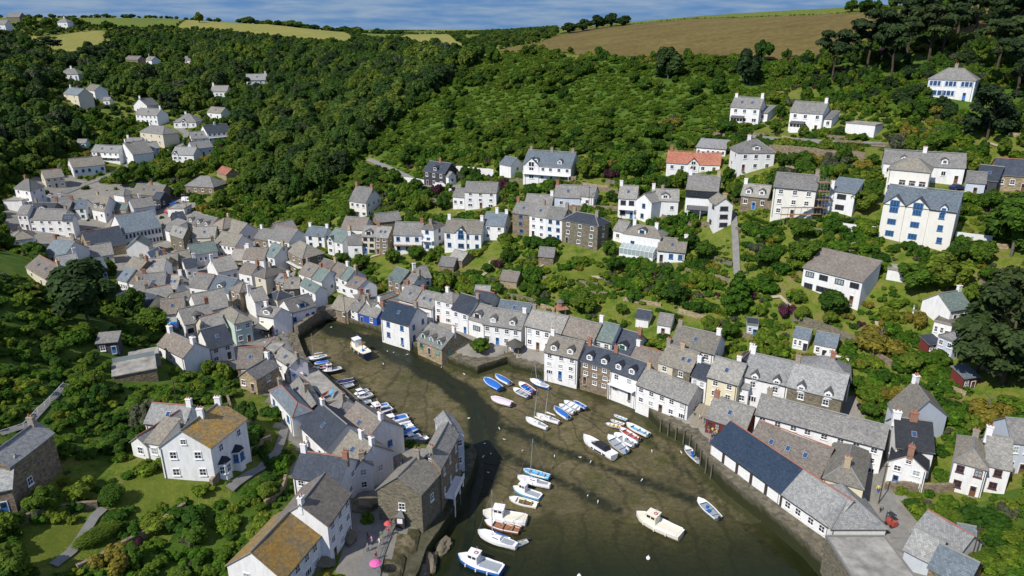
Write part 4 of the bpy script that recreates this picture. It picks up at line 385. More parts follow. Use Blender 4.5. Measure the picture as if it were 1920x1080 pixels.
(101.8,193.0,42.1,-0.43,19.2,8.0,0.0,4.2,'g','W','g','1x6','cw','dm2','house','long white terrace with grey roof behind the tan pyramid house'),
(90.7,168.6,31.9,-0.638,15.4,10.0,0.0,8.8,'g','Q','u','3x3b','','fg.0-.32,fg.32-.65,wd1','house','large cream house with three blue glazed gables'),
(125.5,181.5,41.3,-0.381,7.7,9.0,0.0,4.0,'g','T','n','1x3','','rt','house','dark slate roofed house cut by the right picture edge'),
(120.4,181.7,40.5,-0.75,4.9,8.0,0.0,3.6,'g','D','n','-','','','house','sweeping dark slate roof left of the edge house'),
(117.8,181.0,40.2,-0.507,4.2,6.0,0.0,3.2,'g','P','g','1x1','','','shed','pale grey shed beside the parked blue car'),
(70.1,160.7,20.9,-0.841,13.9,9.0,0.0,5.8,'m','W','b','2x4d','','','house','white split level house with broad brown roof on right slope'),
(87.8,156.2,25.2,-0.579,3.6,5.0,0.0,2.6,'f','W','c','-','','','shed','small white flat roofed block right of the brown roofed house'),
(63.2,144.9,12.8,-0.582,3.2,4.0,0.0,3.0,'g','W','u','1x3','','','shed','left one of two white summerhouses with blue slate roofs'),
(66.6,141.5,12.6,-0.539,4.3,5.0,0.0,3.0,'g','W','u','1x3','','','shed','right one of two summerhouses,with white terrace wall'),
(90.7,139.7,18.1,-0.77,3.4,7.0,0.0,3.4,'f','W','b','1x3','','','house','tan flat roofed house half hidden by the great dark pine'),
(94.1,140.3,20.7,0.359,6.2,7.0,0.0,3.0,'g','W','t','1x2','rw','','house',"green slate roof behind the great dark pine's edge"),
(88.9,134.5,15.9,-1.131,3.4,6.0,0.0,4.4,'f','P','p','2x2','','','house','pale blue walled block with red door below tan flat roof'),
(30.8,162.1,10.8,-0.44,3.2,4.0,0.0,2.4,'g','W','n','-','','','shed','white garden hut with dark roof above the right quay'),
(35.4,158.1,10.8,-0.42,3.2,5.0,0.0,2.4,'g','W','l','1x1','','','shed','white garden hut with pale roof,right of the dark roofed hut'),
(54.8,151.1,13.5,-0.271,2.4,4.0,0.0,2.4,'f','P','n','1x2','','','shed','small glazed garden room in the trees above the dark slate house'),
(47.1,137.7,8.3,-0.569,3.4,9.0,0.8,3.4,'p','S','n','1x2','lw,rw','rt','house','dark slate house with red ridges and white chimneys'),
(-21.9,201.0,12.0,-0.332,4.7,5.0,0.0,2.2,'g','S','g','-','','','shed','grey shed in the gardens below the tan gabled house'),
(-18.9,204.0,13.2,-0.679,5.1,5.0,0.0,2.4,'g','S','l','-','','','shed','pale roofed shed in the gardens beneath the blue chimneyed house'),
(-3.4,186.7,12.2,-0.37,5.0,5.0,0.0,2.4,'g','T','b','-','','','shed','brown garden hut above the harbour terraces'),
(7.6,192.7,17.0,-0.236,4.3,5.0,0.0,2.6,'g','S','g','-','','','shed','stone garden building below the dark grey stone house'),
(-60.4,205.7,6.2,-0.671,5.7,7.0,0.0,5.0,'g','W','b','2x2','','','house','brown roofed white cottage at the top of the harbour row'),
(-56.0,202.4,6.0,-0.653,5.7,7.0,0.0,5.0,'g','W','b','2x2','rw','','house','white cottage with purplish brown roof in the harbour row'),
(-51.5,199.0,5.8,-0.745,3.5,7.0,0.0,5.0,'g','W','t','2x1','','','house','narrow white cottage with teal roof in the harbour row'),
(-48.1,192.1,4.7,-0.618,4.7,5.4,2.2,6.2,'g','W','b','2x1','','rt','house','white house with brown roof and slate hung black gable'),
(-43.9,186.8,4.2,0.477,3.4,7.0,0.0,4.4,'h','W','b','1x2','','','house','small brown hipped roof between black gable and twin white gables'),
(-42.6,187.3,3.7,-0.802,4.6,9.0,0.0,3.6,'p','W','g','1x1','','','house','left one of twin white gables behind the blue shop'),
(-39.3,184.5,3.5,-0.64,4.7,9.0,0.0,3.6,'p','W','t','1x1','','rt','house','right one of twin white gables,with teal roof'),
(-52.0,188.4,3.0,-0.54,6.4,7.0,0.0,2.4,'g','S','k','1x2','','','house','low stone building beside the harbour bridge arch'),
(-46.8,186.6,3.1,-0.709,4.4,6.0,0.0,3.0,'g','W','g','2x1','','','house','white harbour house between stone building and blue shop'),
(-43.6,184.2,2.9,-0.572,7.3,6.0,0.0,2.8,'g','B','g','1x2','','','house','bright blue fronted harbour shop with grey roof'),
(-34.9,173.5,2.5,-0.589,9.8,8.8,-1.3,6.0,'g','W','v','2x2b','','rt','house','big white harbour house with navy slate roof and blue windows'),
(-24.4,165.9,2.8,-0.729,9.2,8.7,1.0,2.8,'g','T','g','1x3g','rw','dm3','house','stone harbour cottage with sweeping roof and green dormers'),
(-31.9,184.2,4.8,-0.606,5.8,8.0,0.0,5.0,'g','W','g','1x2b','','sk1','house','grey roofed white cottage behind the big navy roofed house'),
(-26.9,180.7,5.0,-0.538,6.2,8.0,0.0,4.4,'g','W','g','1x2','','','house','low white cottage with grey ridged roof behind sweeping roof'),
(-21.2,178.1,5.6,-0.541,6.2,4.7,1.6,6.5,'h','W','l','3x2','lw','','house','white and stone three storey house with pale hipped roof'),
(-15.9,172.8,5.4,-0.67,6.0,8.0,0.0,6.0,'g','W','n','2x2','','','house','white cottage with navy roof above the harbour garden'),
(-11.2,169.1,5.2,-0.595,4.5,8.0,0.0,4.8,'g','W','g','1x1d','','dm1','house','white cottage with one dark dormer above harbour garden'),
(-7.5,166.2,4.6,-0.368,10.5,8.0,0.0,5.2,'g','W','l','2x4','','dm2','house','long white cottage with two tan dormers above harbour garden'),
(-3.9,170.7,6.9,-0.352,8.5,6.0,0.0,4.4,'g','S','u','1x2','','','house','blue slate rear roof behind the two tan dormers'),
(-36.2,193.9,6.8,-0.732,5.6,7.0,0.0,5.6,'g','S','t','2x2','','','house','stone and white cottage with teal roof in the middle gardens'),
(-32.2,190.8,6.7,-0.55,4.3,7.0,0.0,5.0,'g','W','g','1x1','rs','','house','grey roofed cottage joined to the teal roofed one'),
(-27.1,193.1,8.9,0.513,3.9,7.0,0.0,3.4,'g','W','g','1x2','','','house','low white cottage with slate roof in the middle gardens'),
(-29.3,188.3,7.1,0.649,3.7,7.0,0.0,3.4,'g','T','b','1x2','','','house','purple brown roof behind the grey skylit cottage'),
(-11.5,176.9,7.3,-0.451,5.4,8.0,0.0,3.4,'g','W','n','1x2','','rt','house','navy gabled roof right of the pale hipped house'),
(-10.3,181.8,9.2,-0.105,4.0,5.0,0.0,2.6,'g','W','p','-','','','shed','small pale roofed garden pavilion above the navy gabled roof'),
(-74.2,220.4,7.1,-0.856,12.9,8.1,-1.2,6.0,'h','S','k','2x3','','bal','house','big stone building with tan hipped roof and green balcony'),
(-83.4,231.8,8.0,-0.531,10.2,9.0,0.0,5.8,'g','W','g','2x4','','rt','house','white house with grey roof and red ridge behind tan hipped building'),
(-82.5,240.1,10.4,0.775,7.2,6.0,0.0,3.4,'g','K','g','-','','','shed','plain grey shed above the red ridged white house'),
(-90.8,239.4,8.1,-0.527,6.7,7.0,0.0,3.6,'g','S','g','1x2','','','house','low stone building left of the red ridged white house'),
(-104.8,248.2,7.8,-0.664,9.3,8.0,0.0,4.4,'g','W','k','1x4','','','house','white brown roofed range joined to red ridged stone house'),
(-86.8,216.5,5.7,-0.158,7.2,7.0,0.0,5.6,'g','W','b','2x2','lw','','house',"white house with mottled brown roof in village's right half"),
(-80.1,217.5,6.2,-0.6,5.1,8.0,0.0,6.0,'g','W','t','2x2','','','house','white house end with teal roof next to mottled brown roof'),
(-92.1,219.6,5.5,-0.135,4.3,7.0,0.0,4.4,'g','S','l','1x2','','rt','house','stone house with pale roof left of the mottled brown roof'),
(-86.1,210.1,4.9,-0.484,5.6,6.0,0.0,4.0,'g','W','b','1x2','','','house','small white cottage with brown roof in a courtyard'),
(-78.3,202.7,4.5,-0.612,5.2,8.0,0.0,6.0,'h','C','b','2x1','cs','','house','cream house with purplish brown hipped roof near the street'),
(-71.7,201.2,4.7,-0.547,3.7,4.0,0.5,4.6,'g','S','l','2x2','','sk1','house','pale grey skylit roof behind the teal roofed shop'),
(-62.6,195.5,3.7,-0.841,9.7,4.0,-0.7,6.2,'g','W','t','2x2','','','house','white shop house with teal roof by the harbour bridge'),
(-60.0,199.6,4.9,-0.673,4.6,7.0,0.0,5.5,'g','W','t','1x1','','rt','house','second teal roof behind the white shop house by bridge'),
(-65.4,204.4,5.5,-0.69,6.3,7.0,0.0,5.0,'g','W','b','1x2','','','house','brown roofed white cottage behind the two teal roofs'),
(-67.5,196.2,4.4,0.111,4.2,6.0,0.0,4.0,'g','D','k','1x1','','','house','dark timber house with brown roof behind navy hipped shop'),
(-81.6,191.8,3.9,-0.691,4.9,5.2,0.7,6.0,'h','T','b','2x2','','','house','tan fronted house with brown hipped roof up the street'),
(-71.8,183.5,4.1,0.712,3.8,7.0,0.0,5.0,'g','W','l','1x1','lw','','house','white gabled house with pale roof above the white shop row'),
(-70.7,190.1,4.0,-0.661,4.9,4.9,0.7,4.4,'h','C','n','1x2','rt','','house','navy hipped roof building above the white shop row'),
(-68.0,174.5,3.9,-0.377,5.1,4.5,2.2,5.0,'g','W','g','1x2','lw','awn,dm1','house','white corner shop with cream awning facing the fish quay'),
(-60.3,178.4,2.9,0.77,7.4,7.0,0.0,5.0,'g','W','g','1x4b','','dm1','house','white and blue shop row with grey roof facing the bridge'),
]
# ------------------------------------------------------------------ terrain
C=np.array(CTRL); nC=len(C)
_d=np.hypot(C[:,None,0]-C[None,:,0],C[:,None,1]-C[None,:,1]); _A=np.zeros((nC+3,nC+3)); _A[:nC,:nC]=_d-np.eye(nC)*3.0
_A[:nC,nC]=1; _A[:nC,nC+1:]=C[:,:2]; _A[nC,:nC]=1; _A[nC+1:,:nC]=C[:,:2].T; _b=np.zeros(nC+3); _b[:nC]=C[:,2]; _w=np.linalg.solve(_A,_b)
def rbf(x,y):
    o=np.empty(len(x))
    for i in range(0,len(x),8000):
        a,c=x[i:i+8000],y[i:i+8000]; o[i:i+8000]=np.hypot(a[:,None]-C[:,0],c[:,None]-C[:,1])@_w[:nC]+_w[-3]+_w[-2]*a+_w[-1]*c
    return o
def inpoly(x,y,P):
    x=np.asarray(x,float); y=np.asarray(y,float); r=np.zeros(x.shape,bool); n=len(P); j=n-1
    for i in range(n):
        xi,yi=P[i]; xj,yj=P[j]; c=((yi>y)!=(yj>y))&(x<(xj-xi)*(y-yi)/((yj-yi) if yj!=yi else 1e-9)+xi); r^=c; j=i
    return r
def inany(x,y,Ps):
    r=np.zeros(np.shape(x),bool)
    for P in Ps: r|=inpoly(x,y,P)
    return r
def axis(parts):
    o=[]
    for a,b_,s in parts: o+=list(np.arange(a,b_,s))
    return np.array(o)
def grow(a,b_,s,k=1.22):
    o=[]; x=a
    while x<b_: o.append(x); s*=k; x+=s
    return o
gx=axis([(-320,-140,2.5),(-140,150,1.5),(150,320,2.5)]); gx=np.concatenate([-np.array(grow(325,9000,5))[::-1],gx,np.array(grow(322,9000,5))])
gy=np.concatenate([axis([(40,62,3),(62,300,1.5),(300,520,2.5),(520,900,4)]),np.array(grow(904,14000,6,1.15))])
GX,GY=np.meshgrid(gx,gy); GZ=rbf(GX.ravel(),GY.ravel()).reshape(GX.shape)
GZ+=.25*np.sin(GX*.31+1.3*np.sin(GY*.17))*np.sin(GY*.27+.9)*np.clip((GY-60)/60,0,1)*.6
def offset(P,o):
    r=[]; n=len(P)
    for i in range(n):
        a,b_,c=[Vector(P[k%n]) for k in (i-1,i,i+1)]; u=(b_-a).normalized(); w_=(c-b_).normalized(); m_=Vector((-u.y-w_.y,u.x+w_.x)); m_=m_.normalized()/max(.5,math.sqrt(max(.1,(1+u.dot(w_))/2))); r.append((b_.x+m_.x*o,b_.y+m_.y*o))
    return r
HARBO=offset(HARB,1.5)
HIN=inpoly(GX,GY,HARBO)
def bed(x,y): return np.interp(y,[40,84,100,118,200],[-2.2,-.55,-.06,.30,1.9])+.05*np.sin(x*.31+y*.13)+.03*np.sin(x*.6-y*.41)
GZ=np.where(HIN,bed(GX,GY),np.maximum(GZ,2.9))
def gz(x,y):
    x=np.asarray(x,float); y=np.asarray(y,float); i=np.clip(np.searchsorted(gx,x)-1,0,len(gx)-2); j=np.clip(np.searchsorted(gy,y)-1,0,len(gy)-2)
    a=np.clip((x-gx[i])/(gx[i+1]-gx[i]),0,1); c=np.clip((y-gy[j])/(gy[j+1]-gy[j]),0,1)
    return (GZ[j,i]*(1-a)+GZ[j,i+1]*a)*(1-c)+(GZ[j+1,i]*(1-a)+GZ[j+1,i+1]*a)*c
nx,ny=len(gx),len(gy); idx=np.arange(nx*ny).reshape(ny,nx)
FQ=np.stack([idx[:-1,:-1],idx[:-1,1:],idx[1:,1:],idx[1:,:-1]],-1).reshape(-1,4)
CX=(GX[:-1,:-1]+GX[1:,1:]).ravel()/2; CY=(GY[:-1,:-1]+GY[1:,1:]).ravel()/2
mi=np.zeros(len(FQ),int)
mi[inany(CX,CY,ZONES['wood'])|inany(CX,CY,ZONES['pinewood'])|inany(CX,CY,ZONES['scrub'])]=1
mi[inany(CX,CY,ZONES['village'])]=2
for k,q in (('field_brown',3),('field_straw',4),('field_green',5),('lawn',6)): mi[inany(CX,CY,ZONES[k])]=q
far=(CY>860); pat=np.sin(CX*.004+np.floor(CY/260)*2.1)+np.sin(CY*.006+np.floor(CX/300)*1.7); mi[far]=np.where(pat[far]>.7,4,np.where(pat[far]>-.5,5,1))
mi[inany(CX,CY,ZONES['rock'])]=8; mi[inany(CX,CY,ZONES['thicket'])&(mi==0)]=1; mi[inpoly(CX,CY,HARBO)]=7
def ground(name,stops,sc=.25,fine=2.5,rough=.95,bs=.5,spec=.15,det=8,stretch=None):
    m,n,l,b=new(name,rough,spec); t=n.new('ShaderNodeTexCoord'); P=t.outputs['Object']
    f=noise(n,l,P,sc,det,.65,stretch); c=ramp(n,l,f,stops); h=noise(n,l,P,fine,5,.7)
    c=mixc(n,l,1.0,c,ramp(n,l,h,[(.3,g3(.72)),(.7,g3(1.22))]),'MULTIPLY'); l.new(c,b.inputs['Base Color']); bump(n,l,b,h,bs,.25); return m,n,l,b
ground('ground_garden',[(.3,(.055,.095,.012)),(.45,(.105,.15,.018)),(.56,(.15,.165,.03)),(.66,(.17,.14,.06)),(.78,(.22,.17,.10))],.34,1.6,bs=1.0)
ground('ground_scrub',[(.3,(.035,.075,.01)),(.5,(.062,.115,.013)),(.66,(.095,.13,.022)),(.8,(.11,.105,.035))],.2)
ground('ground_paving',[(.3,(.19,.175,.15)),(.55,(.25,.235,.205)),(.75,(.30,.28,.25))],.3,6,.9,.2)
ground('field_stubble',[(.3,(.100,.076,.024)),(.5,(.128,.098,.032)),(.7,(.145,.122,.038))],.03,.35,.95,.6,stretch=(1,3.5,1))
ground('field_straw',[(.3,(.19,.20,.045)),(.6,(.24,.225,.06)),(.8,(.28,.25,.08))],.03,.5)
ground('field_grass',[(.3,(.09,.13,.02)),(.6,(.13,.165,.028)),(.8,(.16,.18,.04))],.02,.5)
ground('lawn_grass',[(.3,(.075,.11,.014)),(.6,(.12,.145,.02)),(.8,(.16,.16,.04))],.4,4)
ground('rock_ground',[(.3,(.05,.07,.016)),(.45,(.10,.085,.045)),(.6,(.20,.165,.10)),(.75,(.28,.24,.16))],.3,1.2,.95,1.0)
# harbour mud: brown silt, green weed, dark wet runs
m,n,l,b=new('harbour_mud',.7,.22); t=n.new('ShaderNodeTexCoord'); P=t.outputs['Object']
big=noise(n,l,P,.055,6,.62,(1,.8,1)); med=noise(n,l,P,.22,7,.7); fn=noise(n,l,P,2.6,6,.75)
c=ramp(n,l,big,[(.32,(.052,.050,.020)),(.46,(.098,.084,.042)),(.6,(.142,.118,.062)),(.75,(.080,.076,.028))])
c=mixc(n,l,ramp(n,l,med,[(.50,g3(0)),(.64,g3(.8))]),c,(.052,.060,.012))
rip=n.new('ShaderNodeTexWave'); rip.inputs['Scale'].default_value=.05; rip.inputs['Distortion'].default_value=14; rip.inputs['Detail'].default_value=4; rip.inputs['Detail Scale'].default_value=.9; l.new(P,rip.inputs['Vector'])
c=mixc(n,l,ramp(n,l,rip.outputs[1],[(.0,g3(.45)),(.10,g3(0))]),c,(.028,.024,.013))
c=mixc(n,l,1.0,c,ramp(n,l,fn,[(.3,g3(.62)),(.7,g3(1.35))]),'MULTIPLY'); c=mixc(n,l,1.0,c,ramp(n,l,noise(n,l,P,.75,7,.72,(1,1.7,1)),[(.32,g3(.66)),(.68,(1.32,1.3,1.22))]),'MULTIPLY')
def attr(nm_,amp):
    a_=n.new('ShaderNodeAttribute'); a_.attribute_name=nm_; q_=n.new('ShaderNodeMath'); q_.operation='MULTIPLY_ADD'; q_.inputs[1].default_value=amp; q_.inputs[2].default_value=-amp/2; l.new(noise(n,l,P,.7,6,.7),q_.inputs[0]); r_=n.new('ShaderNodeMath'); r_.operation='ADD'; l.new(a_.outputs['Fac'],r_.inputs[0]); l.new(q_.outputs[0],r_.inputs[1]); return r_.outputs[0]
c=mixc(n,l,ramp(n,l,attr('weed',1.2),[(.35,g3(0)),(.75,g3(.85))]),c,(.030,.036,.010))
wfac=ramp(n,l,attr('wet',.75),[(.34,g3(0)),(.66,g3(.95))]); c=mixc(n,l,wfac,c,(.013,.017,.008))
ge=n.new('ShaderNodeNewGeometry'); sx=n.new('ShaderNodeSeparateXYZ'); l.new(ge.outputs['Position'],sx.inputs[0]); wt=n.new('ShaderNodeMath'); wt.operation='MULTIPLY_ADD'; wt.inputs[1].default_value=1.6; l.new(med,wt.inputs[0]); l.new(sx.outputs[2],wt.inputs[2])
c=mixc(n,l,ramp(n,l,wt.outputs[0],[(.35,g3(.7)),(1.1,g3(0))]),c,(.040,.041,.014))
l.new(c,b.inputs['Base Color']); bump(n,l,b,fn,.5,.15)
l.new(ramp(n,l,big,[(.35,g3(.42)),(.55,g3(.85))]),b.inputs['Roughness'])
tme=npmesh('terrain',np.stack([GX,GY,GZ],-1).reshape(-1,3),FQ,['ground_garden','ground_scrub','ground_paving','field_stubble','field_straw','field_grass','lawn_grass','harbour_mud','rock_ground'],True,mi)
def seg_dist(x,y,P,closed=False):
    d_=np.full(x.shape,1e9); n_=len(P); w_=len(P) if closed else len(P)-1
    for i in range(w_):
        ax,ay=P[i]; bx,by=P[(i+1)%n_]; t_=np.clip(((x-ax)*(bx-ax)+(y-ay)*(by-ay))/((bx-ax)**2+(by-ay)**2+1e-9),0,1); d_=np.minimum(d_,np.hypot(x-ax-t_*(bx-ax),y-ay-t_*(by-ay)))
    return d_
fx,fy=GX.ravel(),GY.ravel(); nb=HIN.ravel(); wet=np.zeros(len(fx)); weed=np.zeros(len(fx))
for i,P in enumerate(WETS): wet[nb]=np.maximum(wet[nb],np.exp(-(seg_dist(fx[nb],fy[nb],P)/((3.6 if i==0 else 2.0 if i<4 else 2.4)*(1+.35*np.sin(fx[nb]*.4+i)*np.sin(fy[nb]*.31))))**2)*(1.15 if i==0 else .72 if i<3 else .55))
weed[nb]=np.exp(-(seg_dist(fx[nb],fy[nb],HARB,True)/2.6)**2)
for nm_,ar in (('wet',wet),('weed',weed)): at_=tme.attributes.new(nm_,'FLOAT','POINT'); at_.data.foreach_set('value',ar.astype(np.float32))
ter=ob('terrain',tme); tag(ter,'valley sides, fields and harbour bed',None,None,'structure')
# water
m,n,l,b=new('harbour_water',.12,.5); t=n.new('ShaderNodeTexCoord'); f=noise(n,l,t.outputs['Object'],.06,4); l.new(ramp(n,l,f,[(.35,(.010,.016,.007)),(.65,(.018,.028,.010))]),b.inputs['Base Color'])
wv=noise(n,l,t.outputs['Object'],1.5,4,.6); bump(n,l,b,wv,.12,.05)
lw=n.new('ShaderNodeMixShader'); tr=n.new('ShaderNodeBsdfTransparent'); tr.inputs[0].default_value=(.55,.62,.42,1); ge=n.new('ShaderNodeNewGeometry'); sx=n.new('ShaderNodeSeparateXYZ'); l.new(ge.outputs['Position'],sx.inputs[0]); mr=n.new('ShaderNodeMapRange'); mr.inputs[1].default_value=106; mr.inputs[2].default_value=72; mr.inputs[3].default_value=.04; mr.inputs[4].default_value=.85; l.new(sx.outputs[1],mr.inputs[0]); l.new(mr.outputs[0],lw.inputs[0]); l.new(ramp(n,l,mr.outputs[0],[(.12,(.97,.97,.93)),(.7,(.5,.58,.38))]),tr.inputs[0])
l.new(tr.outputs[0],lw.inputs[1]); l.new(b.outputs[0],lw.inputs[2]); l.new(lw.outputs[0],n['Material Output'].inputs[0])
hw=[p for p in HARB if p[1]<150]; wm=MB(); wm.face([(-60,30,0),(75,30,0),(75,150,0),(-60,150,0)]); tag(wm.build('water',['harbour_water']),'dark green harbour water at low tide',None,None,'structure')
def strip(name,pts,width,off,mat,kind='structure',label=None,jit=0):
    P=[]; pts=[Vector((p[0],p[1])) for p in pts]
    for a,b_ in zip(pts[:-1],pts[1:]):
        k=max(1,int((b_-a).length/1.5)); P+=[a.lerp(b_,i/k) for i in range(k)]
    P.append(pts[-1]); v=[]; f=[]; nw=max(2,int(width/1.2)+1)
    for i,p in enumerate(P):
        d=(P[min(i+1,len(P)-1)]-P[max(i-1,0)]).normalized(); nn=Vector((-d.y,d.x)); wj=width*(1+jit*math.sin(i*.8)+jit*.6*math.sin(i*.33+1))
        for k in range(nw):
            q=p+nn*wj*(k/(nw-1)-.5); v.append((q.x,q.y,0))
    v=np.array(v); zz=np.max([gz(v[:,0]+a,v[:,1]+c_) for a in (-.5,.5) for c_ in (-.5,.5)],0); v[:,2]=zz+off
    for i in range(len(P)-1):
        for k in range(nw-1): a=i*nw+k; f.append((a,a+1,a+nw+1,a+nw))
    o=ob(name,npmesh(name,v,f,[mat],True)); tag(o,label,None,None,kind); return o
plain('asphalt_lane',(.20,.195,.18),.9,.2,.15,.8)
for nm,pts,wd_,lb in PATHS: strip(nm,pts,wd_,.07,'asphalt_lane',label=lb)
m,n,l,b=new('stream_wet',.35,.2); t=n.new('ShaderNodeTexCoord'); f=noise(n,l,t.outputs['Object'],.5,6,.7); l.new(ramp(n,l,f,[(.35,(.010,.015,.008)),(.55,(.018,.024,.010)),(.7,(.034,.04,.014))]),b.inputs['Base Color']); l.new(ramp(n,l,f,[(.4,g3(.3)),(.62,g3(.7))]),b.inputs['Roughness'])
strip('stream',STREAM,1.3,.03,'stream_wet',label='dark stream channel winding over the harbour mud',jit=.35)
# quay walls: stones on the harbour edge
m=wallmat('quay_stone',(.20,.18,.14),stone=1.3); m2=wallmat('rail_wall_white',(.74,.74,.72))
n=m.node_tree.nodes; l=m.node_tree.links; b=n['Principled BSDF']; src=b.inputs['Base Color'].links[0].from_socket; ge=n.new('ShaderNodeNewGeometry'); sx=n.new('ShaderNodeSeparateXYZ'); l.new(ge.outputs['Position'],sx.inputs[0])
nzz=noise(n,l,ge.outputs['Position'],.6,4); ma=n.new('ShaderNodeMath'); ma.operation='MULTIPLY_ADD'; ma.inputs[1].default_value=2.2; l.new(nzz,ma.inputs[0]); l.new(sx.outputs[2],ma.inputs[2])
l.new(mixc(n,l,ramp(n,l,ma.outputs[0],[(.0,g3(1)),(1,g3(0))]),src,(.03,.035,.013)),b.inputs['Base Color'])
mr=n.new('ShaderNodeMapRange'); mr.inputs[1].default_value=3.0; mr.inputs[2].default_value=5.0; mr.inputs[3].default_value=0; mr.inputs[4].default_value=1; l.new(ma.outputs[0],mr.inputs[0])
rr=[x for x in n if x.type=='VALTORGB'][-1]; l.new(mr.outputs[0],rr.inputs[0])
def wallstrip(name,pts,z0,z1,th,mat,label,cat,kind=None,side=1,follow=False,cope=None):
    """a masonry wall along a polyline; follow: pts carry a ground height"""
    P=[]; q=[Vector((p[0],p[1])) for p in pts]
    for a,b_ in zip(q[:-1],q[1:]):
        k=max(1,int((b_-a).length/2.5)); P+=[a.lerp(b_,i/k) for i in range(k)]
    P.append(q[-1]); mb=MB(); prev=None; rngl=random.Random(len(P))
    for i,p in enumerate(P):
        d=(P[min(i+1,len(P)-1)]-P[max(i-1,0)]).normalized(); nn=Vector((-d.y,d.x))*side*th
        if follow: g=float(gz(p.x,p.y)); a0,a1=g-1.5,g+z1+rngl.uniform(-.12,.12)
        else: a0,a1=z0,z1+rngl.uniform(-.08,.08)
        ring=[(p.x,p.y,a0),(p.x,p.y,a1),(p.x+nn.x,p.y+nn.y,a1),(p.x+nn.x,p.y+nn.y,a0)]
        if prev:
            for k in range(4): j=(k+1)%4; mb.face([prev[k],prev[j],ring[j],ring[k]])
        else: mb.face(ring)
        prev=ring
    mb.face(prev[::-1]); o=mb.build(name,[mat]); bm=bmesh.new(); bm.from_mesh(o.data); bmesh.ops.remove_doubles(bm,verts=bm.verts,dist=.001); bmesh.ops.recalc_face_normals(bm,faces=bm.faces); bm.to_mesh(o.data); bm.free()
    return tag(o,label,cat,None,kind or 'thing')
qi=lambda a,b_:HARB[a:b_]
for a,b_,z1,lb in ((1,7,3.3,'weedy stone quay wall under the harbour houses by the stream'),(6,10,3.3,'low stone quay corner with garden above the mud'),(9,15,3.2,'stone quay wall under the tall quayside houses'),(14,23,3.4,'high stone wharf wall along the right shore'),(24,33,2.5,'rough stone harbour wall below the net loft'),(33,39,3.1,'low left quay edge with moored boats'),(38,44,3.3,'stone quay wall under the long fish store')):
    wallstrip('quay_wall',qi(a,b_),-2,z1,3.6,'quay_stone',lb,'wall',side=1)
for pts,h,th,mt,lb in WALLS:
    wallstrip('white_wall' if mt=='w' else 'stone_wall',pts,0,h,th,{'w':'rail_wall_white','s':W['S'],'k':W['K']}[mt],lb,'wall',follow=True)
# bridge with arch
A_,B_,C_=[Vector(p) for p in BRIDGE]; mb=MB(); d=(C_-B_); Lb=d.length+1.5; ns=10
arch=[(Lb*.5+1.5*math.cos(math.pi*i/ns),.6+1.9*math.sin(math.pi*i/ns)) for i in range(ns,-1,-1)]
for y0,fl in ((0,1),(4,-1)):
    top=5.4
    for (x0,z0),(x1,z1) in zip(arch[:-1],arch[1:]): mb.face([(x0,y0,z0),(x1,y0,z1),(x1,y0,top),(x0,y0,top)][::fl])
    mb.face([(0,y0,-1),(arch[0][0],y0,-1),(arch[0][0],y0,top),(0,y0,top)][::fl]); mb.face([(arch[-1][0],y0,-1),(Lb,y0,-1),(Lb,y0,top),(arch[-1][0],y0,top)][::fl])
for (x0,z0),(x1,z1) in zip(arch[:-1],arch[1:]): mb.face([(x0,0,z0),(x0,4,z0),(x1,4,z1),(x1,0,z1)])
for x in (arch[0][0],arch[-1][0]): mb.face([(x,0,-1),(x,4,-1),(x,4,.6),(x,0,.6)])
mb.face([(0,0,5.4),(Lb,0,5.4),(Lb,4,5.4),(0,4,5.4)]); mb.face([(arch[0][0],4,-1),(arch[-1][0],4,-1),(arch[-1][0],4,3),(arch[0][0],4,3)])
tag(mb.build('stone_bridge',['quay_stone'],None,(B_.x-.4,B_.y-.5,0),math.atan2(d.y,d.x)),'old stone bridge with dark arch at head of the harbour','bridge')
wallstrip('bridge_wall',[A_,B_],-1,5.6,1.2,'quay_stone','mossy stone parapet wall rising to the bridge','wall',side=1)
# ------------------------------------------------------------------ houses
def bars(mb,w,h,t,dep,bw,nv=1,nh=1,m=0):
    for x in [-w/2+t/2,w/2-t/2]: mb.box(x-t/2,x+t/2,-dep,0,-h/2,h/2,m)
    for z in [-h/2+t/2,h/2-t/2]: mb.box(-w/2+t,w/2-t,-dep,0,z-t/2,z+t/2,m)
    for k in range(nv): x=-w/2+w*(k+1)/(nv+1); mb.box(x-bw/2,x+bw/2,-dep*.85,0,-h/2+t,h/2-t,m)
    for k in range(nh): z=-h/2+h*(k+1)/(nh+1); mb.box(-w/2+t,w/2-t,-dep*.8,0,z-bw/2,z+bw/2,m)
WIN={}
for s in 'wbgdrn':
    mb=MB(); bars(mb,1,1,.09,.10,.055); mb.box(-.58,.58,-.20,0,-.60,-.5); WIN[s,'frame']=mb.mesh('window',['frame_'+s])
    mb=MB(); bars(mb,1,1,.10,.10,.06,2,0); WIN[s,'wide']=mb.mesh('wide_window',['frame_'+s])
    mb=MB(); mb.box(-.5,.5,-.09,0,-.5,.5,0); mb.box(-.40,-.03,-.10,-.09,-.40,.40,1); mb.box(.03,.40,-.10,-.09,-.40,.40,1); mb.box(-.56,.56,-.16,0,-.58,-.5,0)
    WIN[s,'far']=mb.mesh('window_small',['frame_'+s,'glass_dark'])
for k in ('dark','blue','pale'):
    mb=MB(); mb.box(-.42,.42,-.045,.02,-.42,.42); WIN['pane',k]=mb.mesh('pane',['glass_'+k])
DOOR={}
